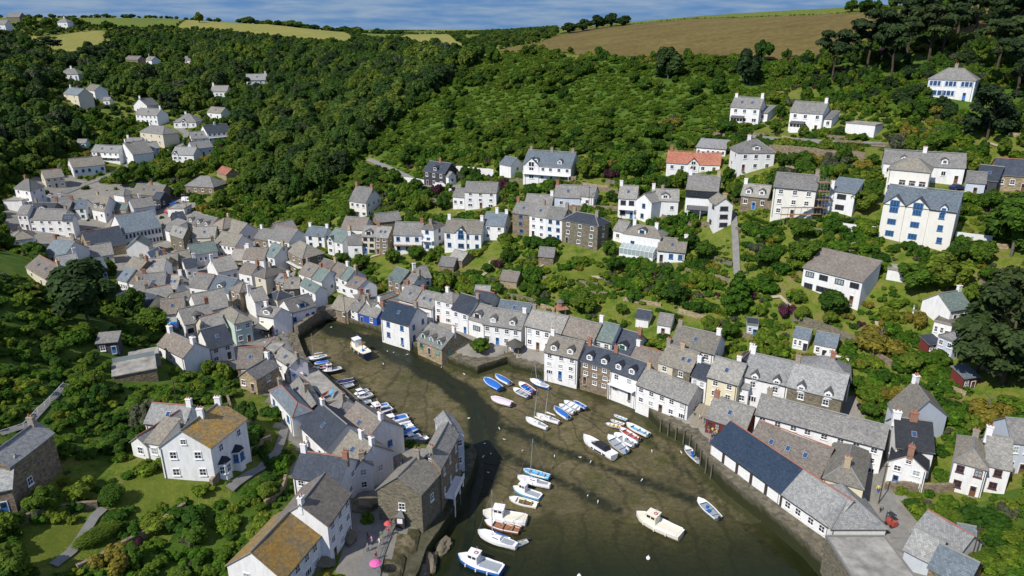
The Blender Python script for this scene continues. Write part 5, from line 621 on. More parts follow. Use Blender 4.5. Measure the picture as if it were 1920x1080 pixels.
for k in ('dark','blue','brown'):
    mb=MB(); mb.box(-.5,.5,-.06,.02,0,1,0); mb.box(-.56,-.5,-.1,.02,0,1.04,1); mb.box(.5,.56,-.1,.02,0,1.04,1); mb.box(-.5,.5,-.1,.02,1,1.04,1); mb.box(-.34,.34,-.08,-.06,.55,.9,2); mb.box(-.5,.5,-.5,0,-.09,0,3)
    DOOR[k]=mb.mesh('door',['door_'+k,'frame_w','glass_dark','chimney_stone'])
POT=MB(); POT.tube((0,0,0),(0,0,.5),.13,.10,6); POT=POT.mesh('chimney_pot',['terracotta'])
FOOT=[]   # footprints: x,y centre, half diagonal, base z, top z
def window(par,x,y,z,w,h,rz,st,near,wide=False):
    if near:
        o=ob('window',WIN[st,'wide' if wide else 'frame'],par,(x,y,z),rz,(w,1,h))
        ob('pane',WIN['pane','blue' if st in 'bn' else 'pale' if (int(x*37+z*91)%6)==0 else 'dark'],o)
    else: o=ob('window',WIN[st,'far'],par,(x,y,z),rz,(w,1,h))
    return o
def P3(p,z): return Vector((p[0],p[1],z))
CH={'w':'chimney_white','s':'chimney_stone','b':'brick','t':'chimney_tan'}
def slopeuv(pts):
    a=Vector(pts[1])-Vector(pts[0]); L=a.length; e=a/L; n=(Vector(pts[1])-Vector(pts[0])).cross(Vector(pts[-1])-Vector(pts[0])).normalized(); up=n.cross(e)
    return [((Vector(p)-Vector(pts[0])).dot(e),(Vector(p)-Vector(pts[0])).dot(up)) for p in pts]
def house(X,Y,Zb,yaw,w,d,sk,h,rt,wc,rc,win,chim,ex,cat,label):
    rnd=random.Random(hash((X,Y)) if False else int(X*131+Y*37)); near=(Y<185) or 'blue glazing' in label
    name={'house':'house','shed':'garden_shed','annex':'house_annex','garage':'garage','store':'quay_store','hall':'village_hall','barn':'barn','porch':'porch'}[cat]
    root=ob(name,None,None,(X,Y,Zb),yaw); root.empty_display_size=1; tag(root,label,cat,'houses of the village' if cat=='house' else 'outbuildings of the village')
    ex=[e for e in ex.split(',') if e]; chim=[c for c in chim.split(',') if c]
    if cat=='house' and not chim and rt in 'gph' and rnd.random()<.65: chim=[rnd.choice('lr')+rnd.choice('wssbt')]
    if cat=='house' and rt=='g' and not any(e[:2] in('sk','dm','wd','fg') for e in ex) and rnd.random()<.35: ex.append('sk%d'%rnd.choice([1,1,2]))
    P=[Vector((0,0,0)),Vector((w,0,0)),Vector((w+sk,d,0)),Vector((sk,d,0))]
    cx=X+math.cos(yaw)*(w+sk)/2-math.sin(yaw)*d/2; cy=Y+math.sin(yaw)*(w+sk)/2+math.cos(yaw)*d/2
    if rt=='h':
        pass
    pit=math.tan(R(37 if rt!='h' else 35)); mat=[W[wc]]
    if wc=='B': mat=[W['B']]
    wb=MB(); zl=-3.5 if Y<300 else -5
    mid=lambda a,b_:(a+b_)/2
    up=lambda v,z:Vector((v.x,v.y,z))
    rise=0; roof=MB(); t=.14; ov=.32; rid=None
    def quadwall(a,b_,z0,z1): wb.face([up(a,z0),up(b_,z0),up(b_,z1),up(a,z1)])
    if rt in ('g','p','h','f'):
        for i in range(4): quadwall(P[i],P[(i+1)%4],zl,h)
    if rt in ('g','p'):
        Q=P if rt=='g' else [P[1],P[2],P[3],P[0]]    # ridge parallel to Q0Q1
        span=(mid(Q[3],Q[2])-mid(Q[0],Q[1])).length; rise=min(5.2,pit*span/2)
        r0=up(mid(Q[0],Q[3]),h+rise); r1=up(mid(Q[1],Q[2]),h+rise)
        wb.face([up(Q[3],h),up(Q[0],h),r0]); wb.face([up(Q[1],h),up(Q[2],h),r1])
        e=(r1-r0).normalized(); g=.22
        for a,b_,ra,rb in ((Q[0],Q[1],r0,r1),(Q[2],Q[3],r1,r0)):
            A=up(a,h); B=up(b_,h); dn=(A-ra); dn=dn/dn.length; s=1 if (rb-ra).dot(e)>0 else -1
            pts=[A+dn*ov-e*g*s,B+(B-rb).normalized()*ov+e*g*s,rb+e*g*s,ra-e*g*s]; pts=[p+Vector((0,0,t)) for p in pts]
            # old roofs sag a little between the walls
            nseg=max(2,int((B-A).length/3)); sag=.10*min(2.5,(B-A).length/6)
            for k in range(nseg):
                f0,f1=k/nseg,(k+1)/nseg; sg=lambda f:Vector((0,0,-sag*math.sin(math.pi*f)))
                q=[pts[0].lerp(pts[1],f0)+sg(f0)*.6,pts[0].lerp(pts[1],f1)+sg(f1)*.6,pts[3].lerp(pts[2],f1)+sg(f1),pts[3].lerp(pts[2],f0)+sg(f0)]
                uv=[(f0*(B-A).length,0),(f1*(B-A).length,0),(f1*(B-A).length,(pts[3]-pts[0]).length),(f0*(B-A).length,(pts[3]-pts[0]).length)]
                roof.face(q,0,uv); lo=[x-Vector((0,0,t)) for x in q]; roof.face([lo[0],lo[1],q[1],q[0]],1); roof.face(lo[::-1],1)
                if k==0: roof.face([lo[3],lo[0],q[0],q[3]],1)
                if k==nseg-1: roof.face([lo[1],lo[2],q[2],q[1]],1)
        rid=[(r0-e*g,r1+e*g)]; slope=(up(P[0],h),up(P[1],h),r1 if rt=='g' else None,r0)
    elif rt=='h':
        Q=P if w>=d*.9 else [P[1],P[2],P[3],P[0]]
        LQ=(Q[1]-Q[0]).length; span=(mid(Q[3],Q[2])-mid(Q[0],Q[1])).length; rise=min(5,pit*span/2); ins=min(LQ/2-.15,span/2*.95)
        c0=mid(Q[0],Q[3]); c1=mid(Q[1],Q[2]); e=(c1-c0).normalized(); r0=up(c0+e*ins,h+rise); r1=up(c1-e*ins,h+rise)
        ctr=(Q[0]+Q[1]+Q[2]+Q[3])/4; E=[up(q+(q-ctr).normalized()*ov*1.3,h-ov*.55) for q in Q]; Tt=Vector((0,0,t))
        for pts in ([E[0],E[1],r1,r0],[E[1],E[2],r1],[E[2],E[3],r0,r1],[E[3],E[0],r0]):
            pts=[p+Tt for p in pts]; roof.slab(pts,t,0,1,slopeuv(pts))
        rid=[(r0,r1)]+[(r,E_) for r,E_ in ((r0,E[0]),(r1,E[1]),(r1,E[2]),(r0,E[3]))]
    elif rt=='m':
        rise=d*.32; hb=h+rise
        quadwall(P[0],P[1],zl,h); quadwall(P[2],P[3],zl,hb)
        for a,b_,za,zb in ((P[1],P[2],h,hb),(P[3],P[0],hb,h)): wb.face([up(a,zl),up(b_,zl),up(b_,zb),up(a,za)])
        pts=[up(P[0],h)+Vector((-.25,-.4,.02)),up(P[1],h)+Vector((.25,-.4,.02)),up(P[2],hb)+Vector((.25,.3,.16)),up(P[3],hb)+Vector((-.25,.3,.16))]; roof.slab([p+Vector((0,0,t)) for p in pts],t,0,1,slopeuv(pts))
    elif rt=='f':
        roof.box(-.12,0,0,0,0,0); roof=MB()
        q=[up(p,h+.02) for p in P]; ctr=(q[0]+q[1]+q[2]+q[3])/4; q=[c+(c-ctr).normalized()*.2 for c in q]; roof.slab([p+Vector((0,0,.2)) for p in q],.2,0,1,slopeuv(q))
        for i in range(4):
            a,b_=q[i],q[(i+1)%4]; roof.slab([a+Vector((0,0,.42)),b_+Vector((0,0,.42)),b_.lerp(ctr,.05)+Vector((0,0,.42)),a.lerp(ctr,.05)+Vector((0,0,.42))],.215,1)
    wb.build('wall',mat,root); ro=roof.build('roof',[RF[rc],'ridge_grey' if wc!='W' else 'chimney_stone'],root)
    if rid:
        rb=MB(); red='rt' in ex or rc=='r'
        for a,b_ in rid:
            if (b_-a).length<.3: continue
            e=(b_-a).normalized(); sd_=e.cross(Vector((0,0,1))).normalized()*.15; hi=Vector((0,0,t+.13)); lo=Vector((0,0,t-.03))
            rb.hexa([a-sd_+lo,a+sd_+lo,b_+sd_+lo,b_-sd_+lo,a-sd_*.35+hi,a+sd_*.35+hi,b_+sd_*.35+hi,b_-sd_*.35+hi])
        rb.build('ridge_tiles',['ridge_red' if red else 'ridge_grey'],ro)
    top=h+rise
    FOOT.append((cx,cy,math.hypot(w,d)/2,Zb,Zb+top,w,d,yaw,X,Y,sk))
    # chimneys
    for c in chim:
        if not rid and rt not in 'mf': continue
        a,b_=rid[0] if rid else (up(P[0],h+rise*.6),up(P[1],h+rise*.6))
        fx={'l':.07,'r':.93,'c':.5,'b':.95,'f':.06}[c[0]]
        if rt=='p' and c[0] in 'lr': fx={'l':.9,'r':.1}[c[0]]
        if rt=='h' : fx={'l':-.1,'r':1.1,'c':.5,'b':.9,'f':.1}[c[0]]
        q=a.lerp(b_,fx); big=1.35 if 'fat' in label else 1; cw=.95*big; cd=.62*big; hh=1.25+rnd.random()*.5
        mb=MB(); mb.box(-cw/2,cw/2,-cd/2,cd/2,-1.6,hh); mb.box(-cw/2-.08,cw/2+.08,-cd/2-.08,cd/2+.08,hh-.18,hh-.02)
        if not near:
            for k in (-1,1): mb.tube((k*.24*big,0,hh-.05),(k*.24*big,0,hh+.42),.12,.1,5,1)
        co=mb.build('chimney',[CH[c[1]],'terracotta'],root,q)
        if near:
            for k in (-1,1): ob('chimney_pot',POT,co,(k*.24*big,0,hh-.03))
    # windows & door on the front
    rows=cols=0; st='w'
    if win!='-':
        rows=int(win[0]); cc=win[2:]; st='w'
        if cc[-1].isalpha(): st=cc[-1]; cc=cc[:-1]
        cols=int(cc); sto=h/rows; pitch_x=w/cols; ww=min(1.15,pitch_x*.52); wh=min(1.35,sto*.50)
        if st=='d' and cols<=4: ww=min(2.2,pitch_x*.6)
        if st=='n': ww=pitch_x*.86; wh=sto*.62
        dcol=rnd.randrange(cols) if ('left cliff' not in label and 'net loft' not in label and cat in('house','shed') and (cols>1 or cat=='shed')) else -1
        for r in range(rows):
            for c in range(cols):
                x=pitch_x*(c+.5)+rnd.uniform(-.06,.06)*pitch_x; z=sto*(r+.56)
                if r==0 and c==dcol:
                    ob('door',DOOR[rnd.choice(['dark','blue','brown']) if 'blue door' not in label else 'blue'],root,(x,0,0.02),0,(.9,1,min(2.0,h*.62))); continue
                if r==0 and rows>1 and rnd.random()<.25: window(root,x,0,z,ww*1.45,wh,0,st,near,True)
                else: window(root,x,0,z,ww,wh,0,st,near,ww>1.4)
        if rt=='p' and rows>1 and cols>1 and Y<260 and d<16: window(root,w/2,0,h+rise*.35,ww*.8,wh*.7,0,st,near)
        # the side that faces the camera
        vx,vy=-cx,-cy; rx=math.cos(yaw)*vx+math.sin(yaw)*vy
        if d>=5.5 and abs(rx)>25 and sk==0 and Y<330 and rt!='m':
            right=rx>0
            for r in range(rows):
                if rnd.random()<.7:
                    ky=d*rnd.choice([.3,.5,.65])
                    window(root,w if right else 0,ky,sto*(r+.56),ww*.9,wh,R(90) if right else R(-90),st,near)
        elif sk and d>=5 and Y<330:
            a,b_=P[1],P[2]; ang=math.atan2((b_-a).y,(b_-a).x); k=max(1,min(3,int(d/3.2)))
            for r in range(rows):
                for c in range(k): q=a.lerp(b_,(c+.5)/k); window(root,q.x,q.y,sto*(r+.56),ww*.9,wh,ang,st,near)
    if near and w>4.5 and wc in 'WCYQ' and rt in 'ghp':
        mb=MB(); x=w*rnd.choice([.04,.96]); mb.tube((x,-.09,-.5),(x,-.09,h-.2),.055,.055,5); mb.box(.0,w,-.34,-.22,h-.24,h-.12) if rt=='g' else None; mb.build('downpipe',['pipe_black'],root)
    # extras
    def onslope(fx,fs):  # point on the front slope
        if rt=='g': a=P[0].lerp(P[1],fx); top_=r0.lerp(r1,fx); return up(a,h).lerp(top_,fs), (top_-up(a,h))
        if rt=='h':
            a=P[0].lerp(P[1],fx); m_=r0.lerp(r1,.5) ; top_=Vector((a.x*.5+m_.x*.5,m_.y,h+rise)) if w>=d*.9 else (r0+r1)/2; return up(a,h).lerp(top_,fs),(top_-up(a,h))
        if rt=='m': a=P[0].lerp(P[1],fx); b2=P[3].lerp(P[2],fx); return up(a,h).lerp(up(b2,h+rise),fs), up(b2,h+rise)-up(a,h)
        return up(P[0].lerp(P[1],fx),h),Vector((0,1,.75))
    for e in ex:
        if e[:2] in('dm','wd'):
            k=int(e[2:]); wall_d=e[:2]=='wd'
            for i in range(k):
                fx=(i+.5)/k; 
                if 'three blue' in label: fx=.83
                q,sv=onslope(fx,.0 if wall_d else .16); dw=1.5 if k>1 else 2.2; dh=1.25; yf=q.y-(.02 if wall_d else 0); z0=q.z-.7 if wall_d else q.z-.1; z1=q.z+dh*(.55 if wall_d else 1); pk=.65 if wall_d else .35
                if wall_d: dw=1.4
                tl=sv.y/max(.1,sv.z); back=lambda z:q.y+max(0,(z-q.z))*tl+.35
                mb=MB(); x0,x1=q.x-dw/2,q.x+dw/2; y0=yf-.05
                mb.face([(x0,y0,z0),(x1,y0,z0),(x1,y0,z1),(q.x,y0,z1+pk),(x0,y0,z1)],0)
                mb.face([(x0,back(z0),z0),(x0,y0,z0),(x0,y0,z1),(x0,back(z1),z1)],0); mb.face([(x1,y0,z0),(x1,back(z0),z0),(x1,back(z1),z1),(x1,y0,z1)],0)
                o_=.18; zz=z1-.06
                mb.slab([(x0-o_,y0-o_,zz),(q.x,y0-o_,z1+pk+.1),(q.x,back(z1+pk)+.2,z1+pk+.1),(x0-o_,back(z1),zz)][::-1],.1,1); mb.slab([(q.x,y0-o_,z1+pk+.1),(x1+o_,y0-o_,zz),(x1+o_,back(z1),zz),(q.x,back(z1+pk)+.2,z1+pk+.1)][::-1],.1,1)
                do=mb.build('dormer',[W['W'] if wc!='D' else W['D'],RF[rc]],root); window(do,q.x,y0,z0+(z1-z0)*.55,dw*.62,(z1-z0)*.72,0,st if st!='n' else 'w',near)
        elif e[:2]=='sk':
            k=int(e[2:])
            for i in range(k):
                q,sv=onslope((i+.5)/k*.7+.15,.5); sv=sv.normalized(); mb=MB(); nrm=Vector((0,-sv.z,sv.y)); 
                for hw,hh,o_,m_ in ((.42,.55,.19,0),(.34,.46,.215,1)):
                    c=q+nrm*o_; X_=Vector((1,0,0)); a=[c-X_*hw-sv*hh,c+X_*hw-sv*hh,c+X_*hw+sv*hh,c-X_*hw+sv*hh]; lo=[p-nrm*.12 for p in a]; mb.hexa(lo+a,m_)
                mb.build('skylight',['metal_grey','glass_blue'],ro)
        elif e[:2]=='fg':
            a,b_=[float(x) for x in e[2:].split('-')]; x0,x1=a*w,b_*w; hw=(x1-x0)/2; pk=hw*.85; mb=MB(); y0=-.25
            mb.face([(x0+.1,y0,zl),(x1-.1,y0,zl),(x1-.1,y0,h),(x0+hw,y0,h+pk),(x0+.1,y0,h)],0)
            for x in (x0+.1,x1-.1): mb.face([(x,y0,zl),(x,.1,zl),(x,.1,h),(x,y0,h)],0)
            yb=d*.5*(pk/max(rise,.1)); c=x0+hw
            mb.slab([(x0-.1,y0-.2,h-.1),(x0-.1,.3,h-.1),(c,min(d*.55,yb+.4),h+pk+.1),(c,y0-.2,h+pk+.1)][::-1],.1,1); mb.slab([(c,y0-.2,h+pk+.1),(c,min(d*.55,yb+.4),h+pk+.1),(x1+.1,.3,h-.1),(x1+.1,y0-.2,h-.1)][::-1],.1,1)
            go=mb.build('front_gable',[W[wc],RF[rc]],root); window(go,c,y0,h+pk*.12,hw*.85,pk*.8,0,st,near,True)
            for r in range(rows): window(go,c,y0,h/rows*(r+.56),min(1.9,hw*1.1),min(1.4,h/rows*.55),0,st,near,True)
        elif e=='bal':
            zb=h*.48; mb=MB(); mb.box(.2,w-.2,-1.3,-.02,zb-.14,zb,0)
            mb.box(.2,w-.2,-1.3,-1.25,zb+.92,zb+1.0,1)
            for k in range(int(w/.9)+1): x=.25+k*(w-.5)/int(w/.9); mb.box(x-.03,x+.03,-1.3,-1.25,zb,zb+.92,1)
            for x in (.4,w-.5): mb.box(x,x+.12,-1.25,-1.13,-1,zb-.14,0)
            mb.build('balcony',['timber' if 'timber' in label else 'frame_w','frame_g' if 'green' in label else 'frame_b' if 'blue balcony' in label else 'frame_w'],root)
        elif e=='con':
            mb=MB(); mb.box(.2,w*.92,-2.6,-.02,-1.5,.5,0); mb.face([(.2,-2.6,2.2),(w*.92,-2.6,2.2),(w*.92,-.03,3.1),(.2,-.03,3.1)],1); mb.face([(.2,-2.55,.5),(w*.92,-2.55,.5),(w*.92,-2.55,2.2),(.2,-2.55,2.2)],1)
            for x in (.2,w*.92): mb.face([(x,-2.55,.5),(x,-.03,.5),(x,-.03,3.1),(x,-2.55,2.2)],1)
            for k in range(9):
                x=.2+k*(w*.92-.26)/8; mb.box(x,x+.09,-2.63,-2.5,.5,2.2,0); mb.hexa([(x,-2.6,2.18),(x+.09,-2.6,2.18),(x+.09,-.04,3.08),(x,-.04,3.08),(x,-2.6,2.3),(x+.09,-2.6,2.3),(x+.09,-.04,3.2),(x,-.04,3.2)],0)
            mb.box(.2,w*.92,-2.63,-2.5,2.15,2.28,0); mb.build('conservatory',['frame_w','glass_pale'],root)
        elif e=='por':
            mb=MB(); x0=w*.08; x1=w*.5; mb.box(x0,x1,-1.6,-.02,-2,1.1,0); mb.box(x0+.1,x1-.1,-1.55,-.02,1.1,2.2,2); mb.slab([(x0-.15,-1.8,2.2),(x1+.15,-1.8,2.2),(x1+.15,-.02,2.9),(x0-.15,-.02,2.9)],.12,1)
            for k in range(5): x=x0+k*(x1-x0-.1)/4; mb.box(x,x+.1,-1.62,-1.5,1.1,2.2,0)
            mb.build('porch',[W['W'],RF[rc],'glass_dark'],root)
        elif e=='bys':
            a,b_=P[1],P[2]; vv=(b_-a); LL=vv.length; vv/=LL; nn=Vector((vv.y,-vv.x,0)); ang=math.atan2(vv.y,vv.x)
            for fq in (.24,.62):
                q=a.lerp(b_,fq*1.0); mb=MB(); hw=1.15; dp=1.0; o_=[q-vv*hw,q+vv*hw,q+vv*hw*.55+nn*dp,q-vv*hw*.55+nn*dp]; o_=[o_[0],o_[3],o_[2],o_[1]]
                for i in range(3): mb.face([up(o_[i],-1.5),up(o_[i+1],-1.5),up(o_[i+1],2.5),up(o_[i],2.5)],0)
                tp=up(q,3.4); e_=[up(p_+(p_-q)*.14,2.45) for p_ in o_]
                for i in range(3): mb.face([e_[i],e_[i+1],tp],1)
                bo=mb.build('bay_window',[W['W'],RF['n']],root)
                for i in range(3):
                    m_=(o_[i]+o_[i+1])/2; dv=o_[i+1]-o_[i]; window(bo,m_.x,m_.y,1.35,dv.length*.72,1.5,math.atan2(dv.y,dv.x),'b' if fq>.5 else 'w',near)
        elif e=='prc':
            mb=MB(); mb.box(w*.42,w*.62,-1.0,-.02,-.5,2.3,0); mb.slab([(w*.42-.15,-1.2,2.3),(w*.62+.15,-1.2,2.3),(w*.52,-.02,3.1)],.1,1); mb.box(w*.46,w*.58,-1.06,-1.0,1.0,1.9,2); mb.build('porch',['door_dark',RF['p'],'frame_w'],root)
        elif e=='sbal':
            a,b_=P[1],P[2]; vv=(b_-a); LL=vv.length; vv/=LL; nn=Vector((vv.y,-vv.x,0)); mb=MB(); zb=1.0; q0=a+vv*LL*.15; q1=a+vv*LL*.75
            mb.hexa([up(q0,zb-.2),up(q0+nn*1.8,zb-.2),up(q1+nn*1.8,zb-.2),up(q1,zb-.2),up(q0,zb),up(q0+nn*1.8,zb),up(q1+nn*1.8,zb),up(q1,zb)])
            mb.hexa([up(q0+nn*1.7,zb),up(q0+nn*1.8,zb),up(q1+nn*1.8,zb),up(q1+nn*1.7,zb),up(q0+nn*1.7,zb+.9),up(q0+nn*1.8,zb+.9),up(q1+nn*1.8,zb+.9),up(q1+nn*1.7,zb+.9)])
            for f_ in (.2,.5,.7): q=a+vv*LL*f_+nn*1.6; mb.box(q.x-.12,q.x+.12,q.y-.12,q.y+.12,-3.5,zb-.2)
            mb.build('balcony',['frame_w'],root)
        elif e=='awn':
            mb=MB(); mb.slab([(.3,-2.2,2.1),(w-.3,-2.2,2.1),(w-.3,-.02,2.9),(.3,-.02,2.9)],.08,0); mb.build('awning',['awning_cream'],root)
            mb=MB(); mb.box(.4,w-.4,-.05,.02,.3,2.0); mb.build('shop_front',['glass_dark'],root)
        elif e=='arc':
            k=int(w/3.4)
            for i in range(k):
                x=(i+.5)*w/k; mb=MB(); dw=1.0; dw=w/k*.40; mb.box(x-dw,x+dw,-.08,.02,.15,h-.45,0); mb.box(x+dw+.05,x+w/k-dw-.05,-.10,.02,-.3,h-.25,1)  # white panel; the flush dark box stands for the shade in the opening
                mb.build('wharf_panel_gap',['chimney_white','door_dark'],root)
        elif e=='ms':
            mb=MB(); mb.box(-.05,w+.05,-.14,-.01,h*.68,h-.05,0); bo=mb.build('slate_band',[RF['n']],root)
            for i in range(2): window(bo,w*(.25+.5*i),-.14,h*.83,1.7,.9,0,'d',near,True)
            mb=MB(); mb.slab([(w*.1,-3,2.3),(w*.95,-3,2.3),(w*.95,-.02,2.9),(w*.1,-.02,2.9)],.1,0)
            for k in range(3): x=w*(.12+.4*k); mb.box(x,x+.12,-2.9,-2.78,-1,2.2,1)
            mb.build('veranda',[RF['p'],'frame_w'],root)
    return root
for hrec in HOUSES: house(*hrec)
FT=np.array([f[:8] for f in FOOT])
# ------------------------------------------------------------------ boats
for k,c in (('white',(.80,.80,.79)),('cream',(.74,.70,.56)),('navy',(.02,.03,.09)),('blue',(.02,.14,.50)),('sky',(.12,.42,.66)),('red',(.38,.07,.05)),('grey',(.30,.33,.36)),('black',(.02,.02,.025)),('pink',(.66,.54,.60)),('green',(.17,.22,.20)),('yellow',(.66,.52,.16)),('brown',(.28,.12,.06))):
    plain('paint_'+k,c,.4,.5,.07,1.2)
plain('antifoul',(.10,.045,.035),.8); plain('sail_blue',(.02,.06,.28),.8); plain('mast_alloy',(.6,.6,.6),.4,.5,metal=.5); plain('rubber',(.03,.03,.03),.6)
def hullmb(L,B,H,transom=.75,rows=9):
    rings=[]
    for i in range(rows):
        f=i/(rows-1); x=-L/2+L*f                       # stern -> bow
        wv=B/2*((transom+(1-transom)*min(1,f*2.4)) if f<.45 else math.sqrt(max(0,1-((f-.45)/.55)**2.1)))
        sh=H*(1+.10*(1-f)*.3+.38*max(0,f-.45)**1.5*2); kz=.05+ .55*H*max(0,(f-.72)/.28)**2
        rings.append((x+(.16*L*0),max(wv,.03),sh,kz))
    return rings
def boat(X,Y,Z,ang,L,kind,hc,dc,label):
    L=max(3.2,min(L,10.5)); B=L*{'sail':.32,'speed':.30,'rib':.40,'trawler':.36}.get(kind,.36); H=L*{'open':.13,'cover':.14,'rib':.12,'trawler':.24,'sail':.15}.get(kind,.165)
    root=ob({'sail':'sailing_boat','trawler':'fishing_trawler','fish':'cabin_boat','motor':'motor_cruiser','speed':'speedboat','rib':'inflatable_boat','open':'open_boat','cover':'covered_boat'}[kind],None,None,(X,Y,Z-.05 if Z>.25 else -.15-H*.12),ang); root.rotation_euler=(R(random.uniform(4,13)*random.choice((-1,1))) if Z>.25 and kind in('sail','open','cover') else R(random.uniform(-5,5)) if Z>.25 else 0,0,ang)
    tag(root,label,'boat','boats in the harbour'); rg=hullmb(L,B,H,.45 if kind=='sail' else .78)
    mb=MB(); pr=None
    for x,wv,sh,kz in rg:
        ring=[(x,wv,sh),(x,wv*.97,sh*.55+kz*.3),(x,wv*.72,sh*.22+kz*.6),(x,0,kz),(x,-wv*.72,sh*.22+kz*.6),(x,-wv*.97,sh*.55+kz*.3),(x,-wv,sh)]
        if pr:
            for k in range(6): mb.face([pr[k],ring[k],ring[k+1],pr[k+1]],1 if k in(2,3) else 0)
        else: mb.face(ring,0)
        pr=ring
    h=mb.build('hull',['paint_'+hc,'antifoul'],root); h.data.polygons.foreach_set('use_smooth',[True]*len(h.data.polygons))
    # gunwale
    gb=MB(); t=.05+.008*L
    for s in (1,-1):
        for a,b_ in zip(rg[:-1],rg[1:]): gb.hexa([(a[0],s*(a[1]-t),a[2]-.02),(a[0],s*(a[1]+t*.5),a[2]-.02),(b_[0],s*(b_[1]+t*.5),b_[2]-.02),(b_[0],s*max(0,b_[1]-t),b_[2]-.02),(a[0],s*(a[1]-t),a[2]+.06),(a[0],s*(a[1]+t*.5),a[2]+.06),(b_[0],s*(b_[1]+t*.5),b_[2]+.06),(b_[0],s*max(0,b_[1]-t),b_[2]+.06)])
    gb.build('gunwale',['paint_yellow' if 'yellow rim' in label else 'paint_red' if 'red rim' in label else 'paint_white' if hc!='white' else 'paint_grey' if kind=='open' else 'paint_white'],root)
    def deck(x0,x1,dz,col,name='deck',f=.93):
        mb=MB(); pts=[r for r in rg if x0-1e-6<=r[0]<=x1+1e-6]
        for a,b_ in zip(pts[:-1],pts[1:]): mb.face([(a[0],-a[1]*f,a[2]+dz),(b_[0],-b_[1]*f,b_[2]+dz),(b_[0],b_[1]*f,b_[2]+dz),(a[0],a[1]*f,a[2]+dz)][::1])
        return mb.build(name,['paint_'+col],root)
    hb=rg[4][2]
    if kind in('open','rib'):
        deck(-L,L,-H*.55,dc,'floor',.86); deck(L*.22,L,-.03,'white' if hc not in('blue','sky') else hc,'foredeck')
        for fx in (-.28,-.02): 
            mb=MB(); wv=B*.43; mb.box(fx*L-.14,fx*L+.14,-wv,wv,hb-.22,hb-.15); mb.build('thwart',['timber' if dc in('yellow','brown','cream') else 'paint_grey'],root)
        if kind=='rib':
            mb=MB()
            for s in (1,-1):
                for a,b_ in zip(rg[:-1],rg[1:]): mb.tube((a[0],s*a[1],a[2]),(b_[0],s*b_[1],b_[2]),B*.11,B*.11,7)
            mb.build('inflated_tube',['paint_'+hc],root)
            mb=MB(); mb.box(-.05*L,.05*L,-.35,.35,.1,hb+.5); mb.build('console',['paint_white'],root)
        if 'tubs' in label or 'blue seat' in label or 'red buoy' in label:
            mb=MB(); mb.tube((-.1*L,.2,.2),(-.1*L,.2,hb+.1),.28,.28,8,0); mb.tube((.08*L,-.2,.2),(.08*L,-.2,hb+.1),.25,.25,8,0); mb.build('tub',['paint_blue'],root)
    else: deck(-L,L,-.04,(dc if (dc!='blue' or hc=='blue') and dc!='navy' else 'white') if kind not in('speed','cover','sail') else 'white')
    if kind in('fish','motor','trawler'):
        # cockpit well behind the cabin
        mb=MB(); mb.box(-L*.45,-.02*L,-B*.36,B*.36,hb-.03,hb+.03); mb.build('cockpit_floor',['paint_'+('cream' if dc=='cream' else 'blue' if dc=='blue' else 'navy' if dc=='navy' else 'grey')],root)
        for s in (1,-1): mb=MB(); mb.box(-L*.46,-.02*L,s*B*.40-.06,s*B*.40+.06,hb,hb+.22); mb.build('coaming',['paint_white'],root)
        x0,x1=(.02*L,.24*L) if kind!='motor' else (-.02*L,.26*L); cw=B*.30; ch=1.55 if kind!='motor' else .95
        if kind=='trawler': x0,x1,ch=.06*L,.28*L,2.1
        mb=MB(); mb.hexa([(x0,-cw,hb-.05),(x1+.25,-cw*.9,hb-.05),(x1+.25,cw*.9,hb-.05),(x0,cw,hb-.05),(x0,-cw,hb+ch),(x1,-cw*.85,hb+ch),(x1,cw*.85,hb+ch),(x0,cw,hb+ch)]); mb.box(x0-.15,x1+.1,-cw-.08,cw+.08,hb+ch,hb+ch+.09)
        ca=mb.build('wheelhouse',['paint_'+('cream' if hc=='cream' else 'white' if hc!='blue' or dc!='blue' else 'sky')],root)
        mb=MB(); zt=hb+ch*.62
        for s in (1,-1): mb.box(x0+.1*(x1-x0),x0+.45*(x1-x0),s*cw*.95-.05,s*cw*.95+.05,zt,zt+.42*min(1,ch)); mb.box(x0+.55*(x1-x0),x0+.9*(x1-x0),s*cw*.9-.06,s*cw*.9+.06,zt,zt+.42*min(1,ch))
        mb.hexa([(x1+.02,-cw*.75,zt),(x1+.16,-cw*.75,zt),(x1+.16,cw*.75,zt),(x1+.02,cw*.75,zt),(x1-.05,-cw*.75,zt+.4),(x1+.10,-cw*.75,zt+.4),(x1+.10,cw*.75,zt+.4),(x1-.05,cw*.75,zt+.4)]); mb.build('window',['glass_dark'],ca)
        if kind=='motor':
            mb=MB(); mb.hexa([(x1,-cw*.9,hb-.05),(x1+.18*L,-cw*.4,hb),(x1+.18*L,cw*.4,hb),(x1,cw*.9,hb-.05),(x1,-cw*.8,hb+.5),(x1+.12*L,-cw*.3,hb+.28),(x1+.12*L,cw*.3,hb+.28),(x1,cw*.8,hb+.5)]); mb.build('cuddy',['paint_white'],root)
        mb=MB(); mb.tube((x0+.3,0,hb+ch),(x0+.3,0,hb+ch+1.5),.035,.02,5); mb.tube((x0+.3,-.4,hb+ch+.9),(x0+.3,.4,hb+ch+.9),.02,.02,4); mb.build('aerial_mast',['mast_alloy'],root)
        if kind=='trawler':
            mb=MB(); mb.tube((-L*.2,0,hb),(-L*.2,0,hb+3.4),.07,.05,6); mb.tube((-L*.2,0,hb+2.2),(-L*.42,0,hb+2.9),.05,.04,5); mb.box(-L*.24,-L*.16,-B*.3,B*.3,hb+1.7,hb+1.8); mb.build('gantry',['timber'],root)
            mb=MB(); mb.tube((-L*.3,.3,hb),(-L*.3,.3,hb+.5),.35,.35,8); mb.build('fish_tub',['paint_blue'],root)
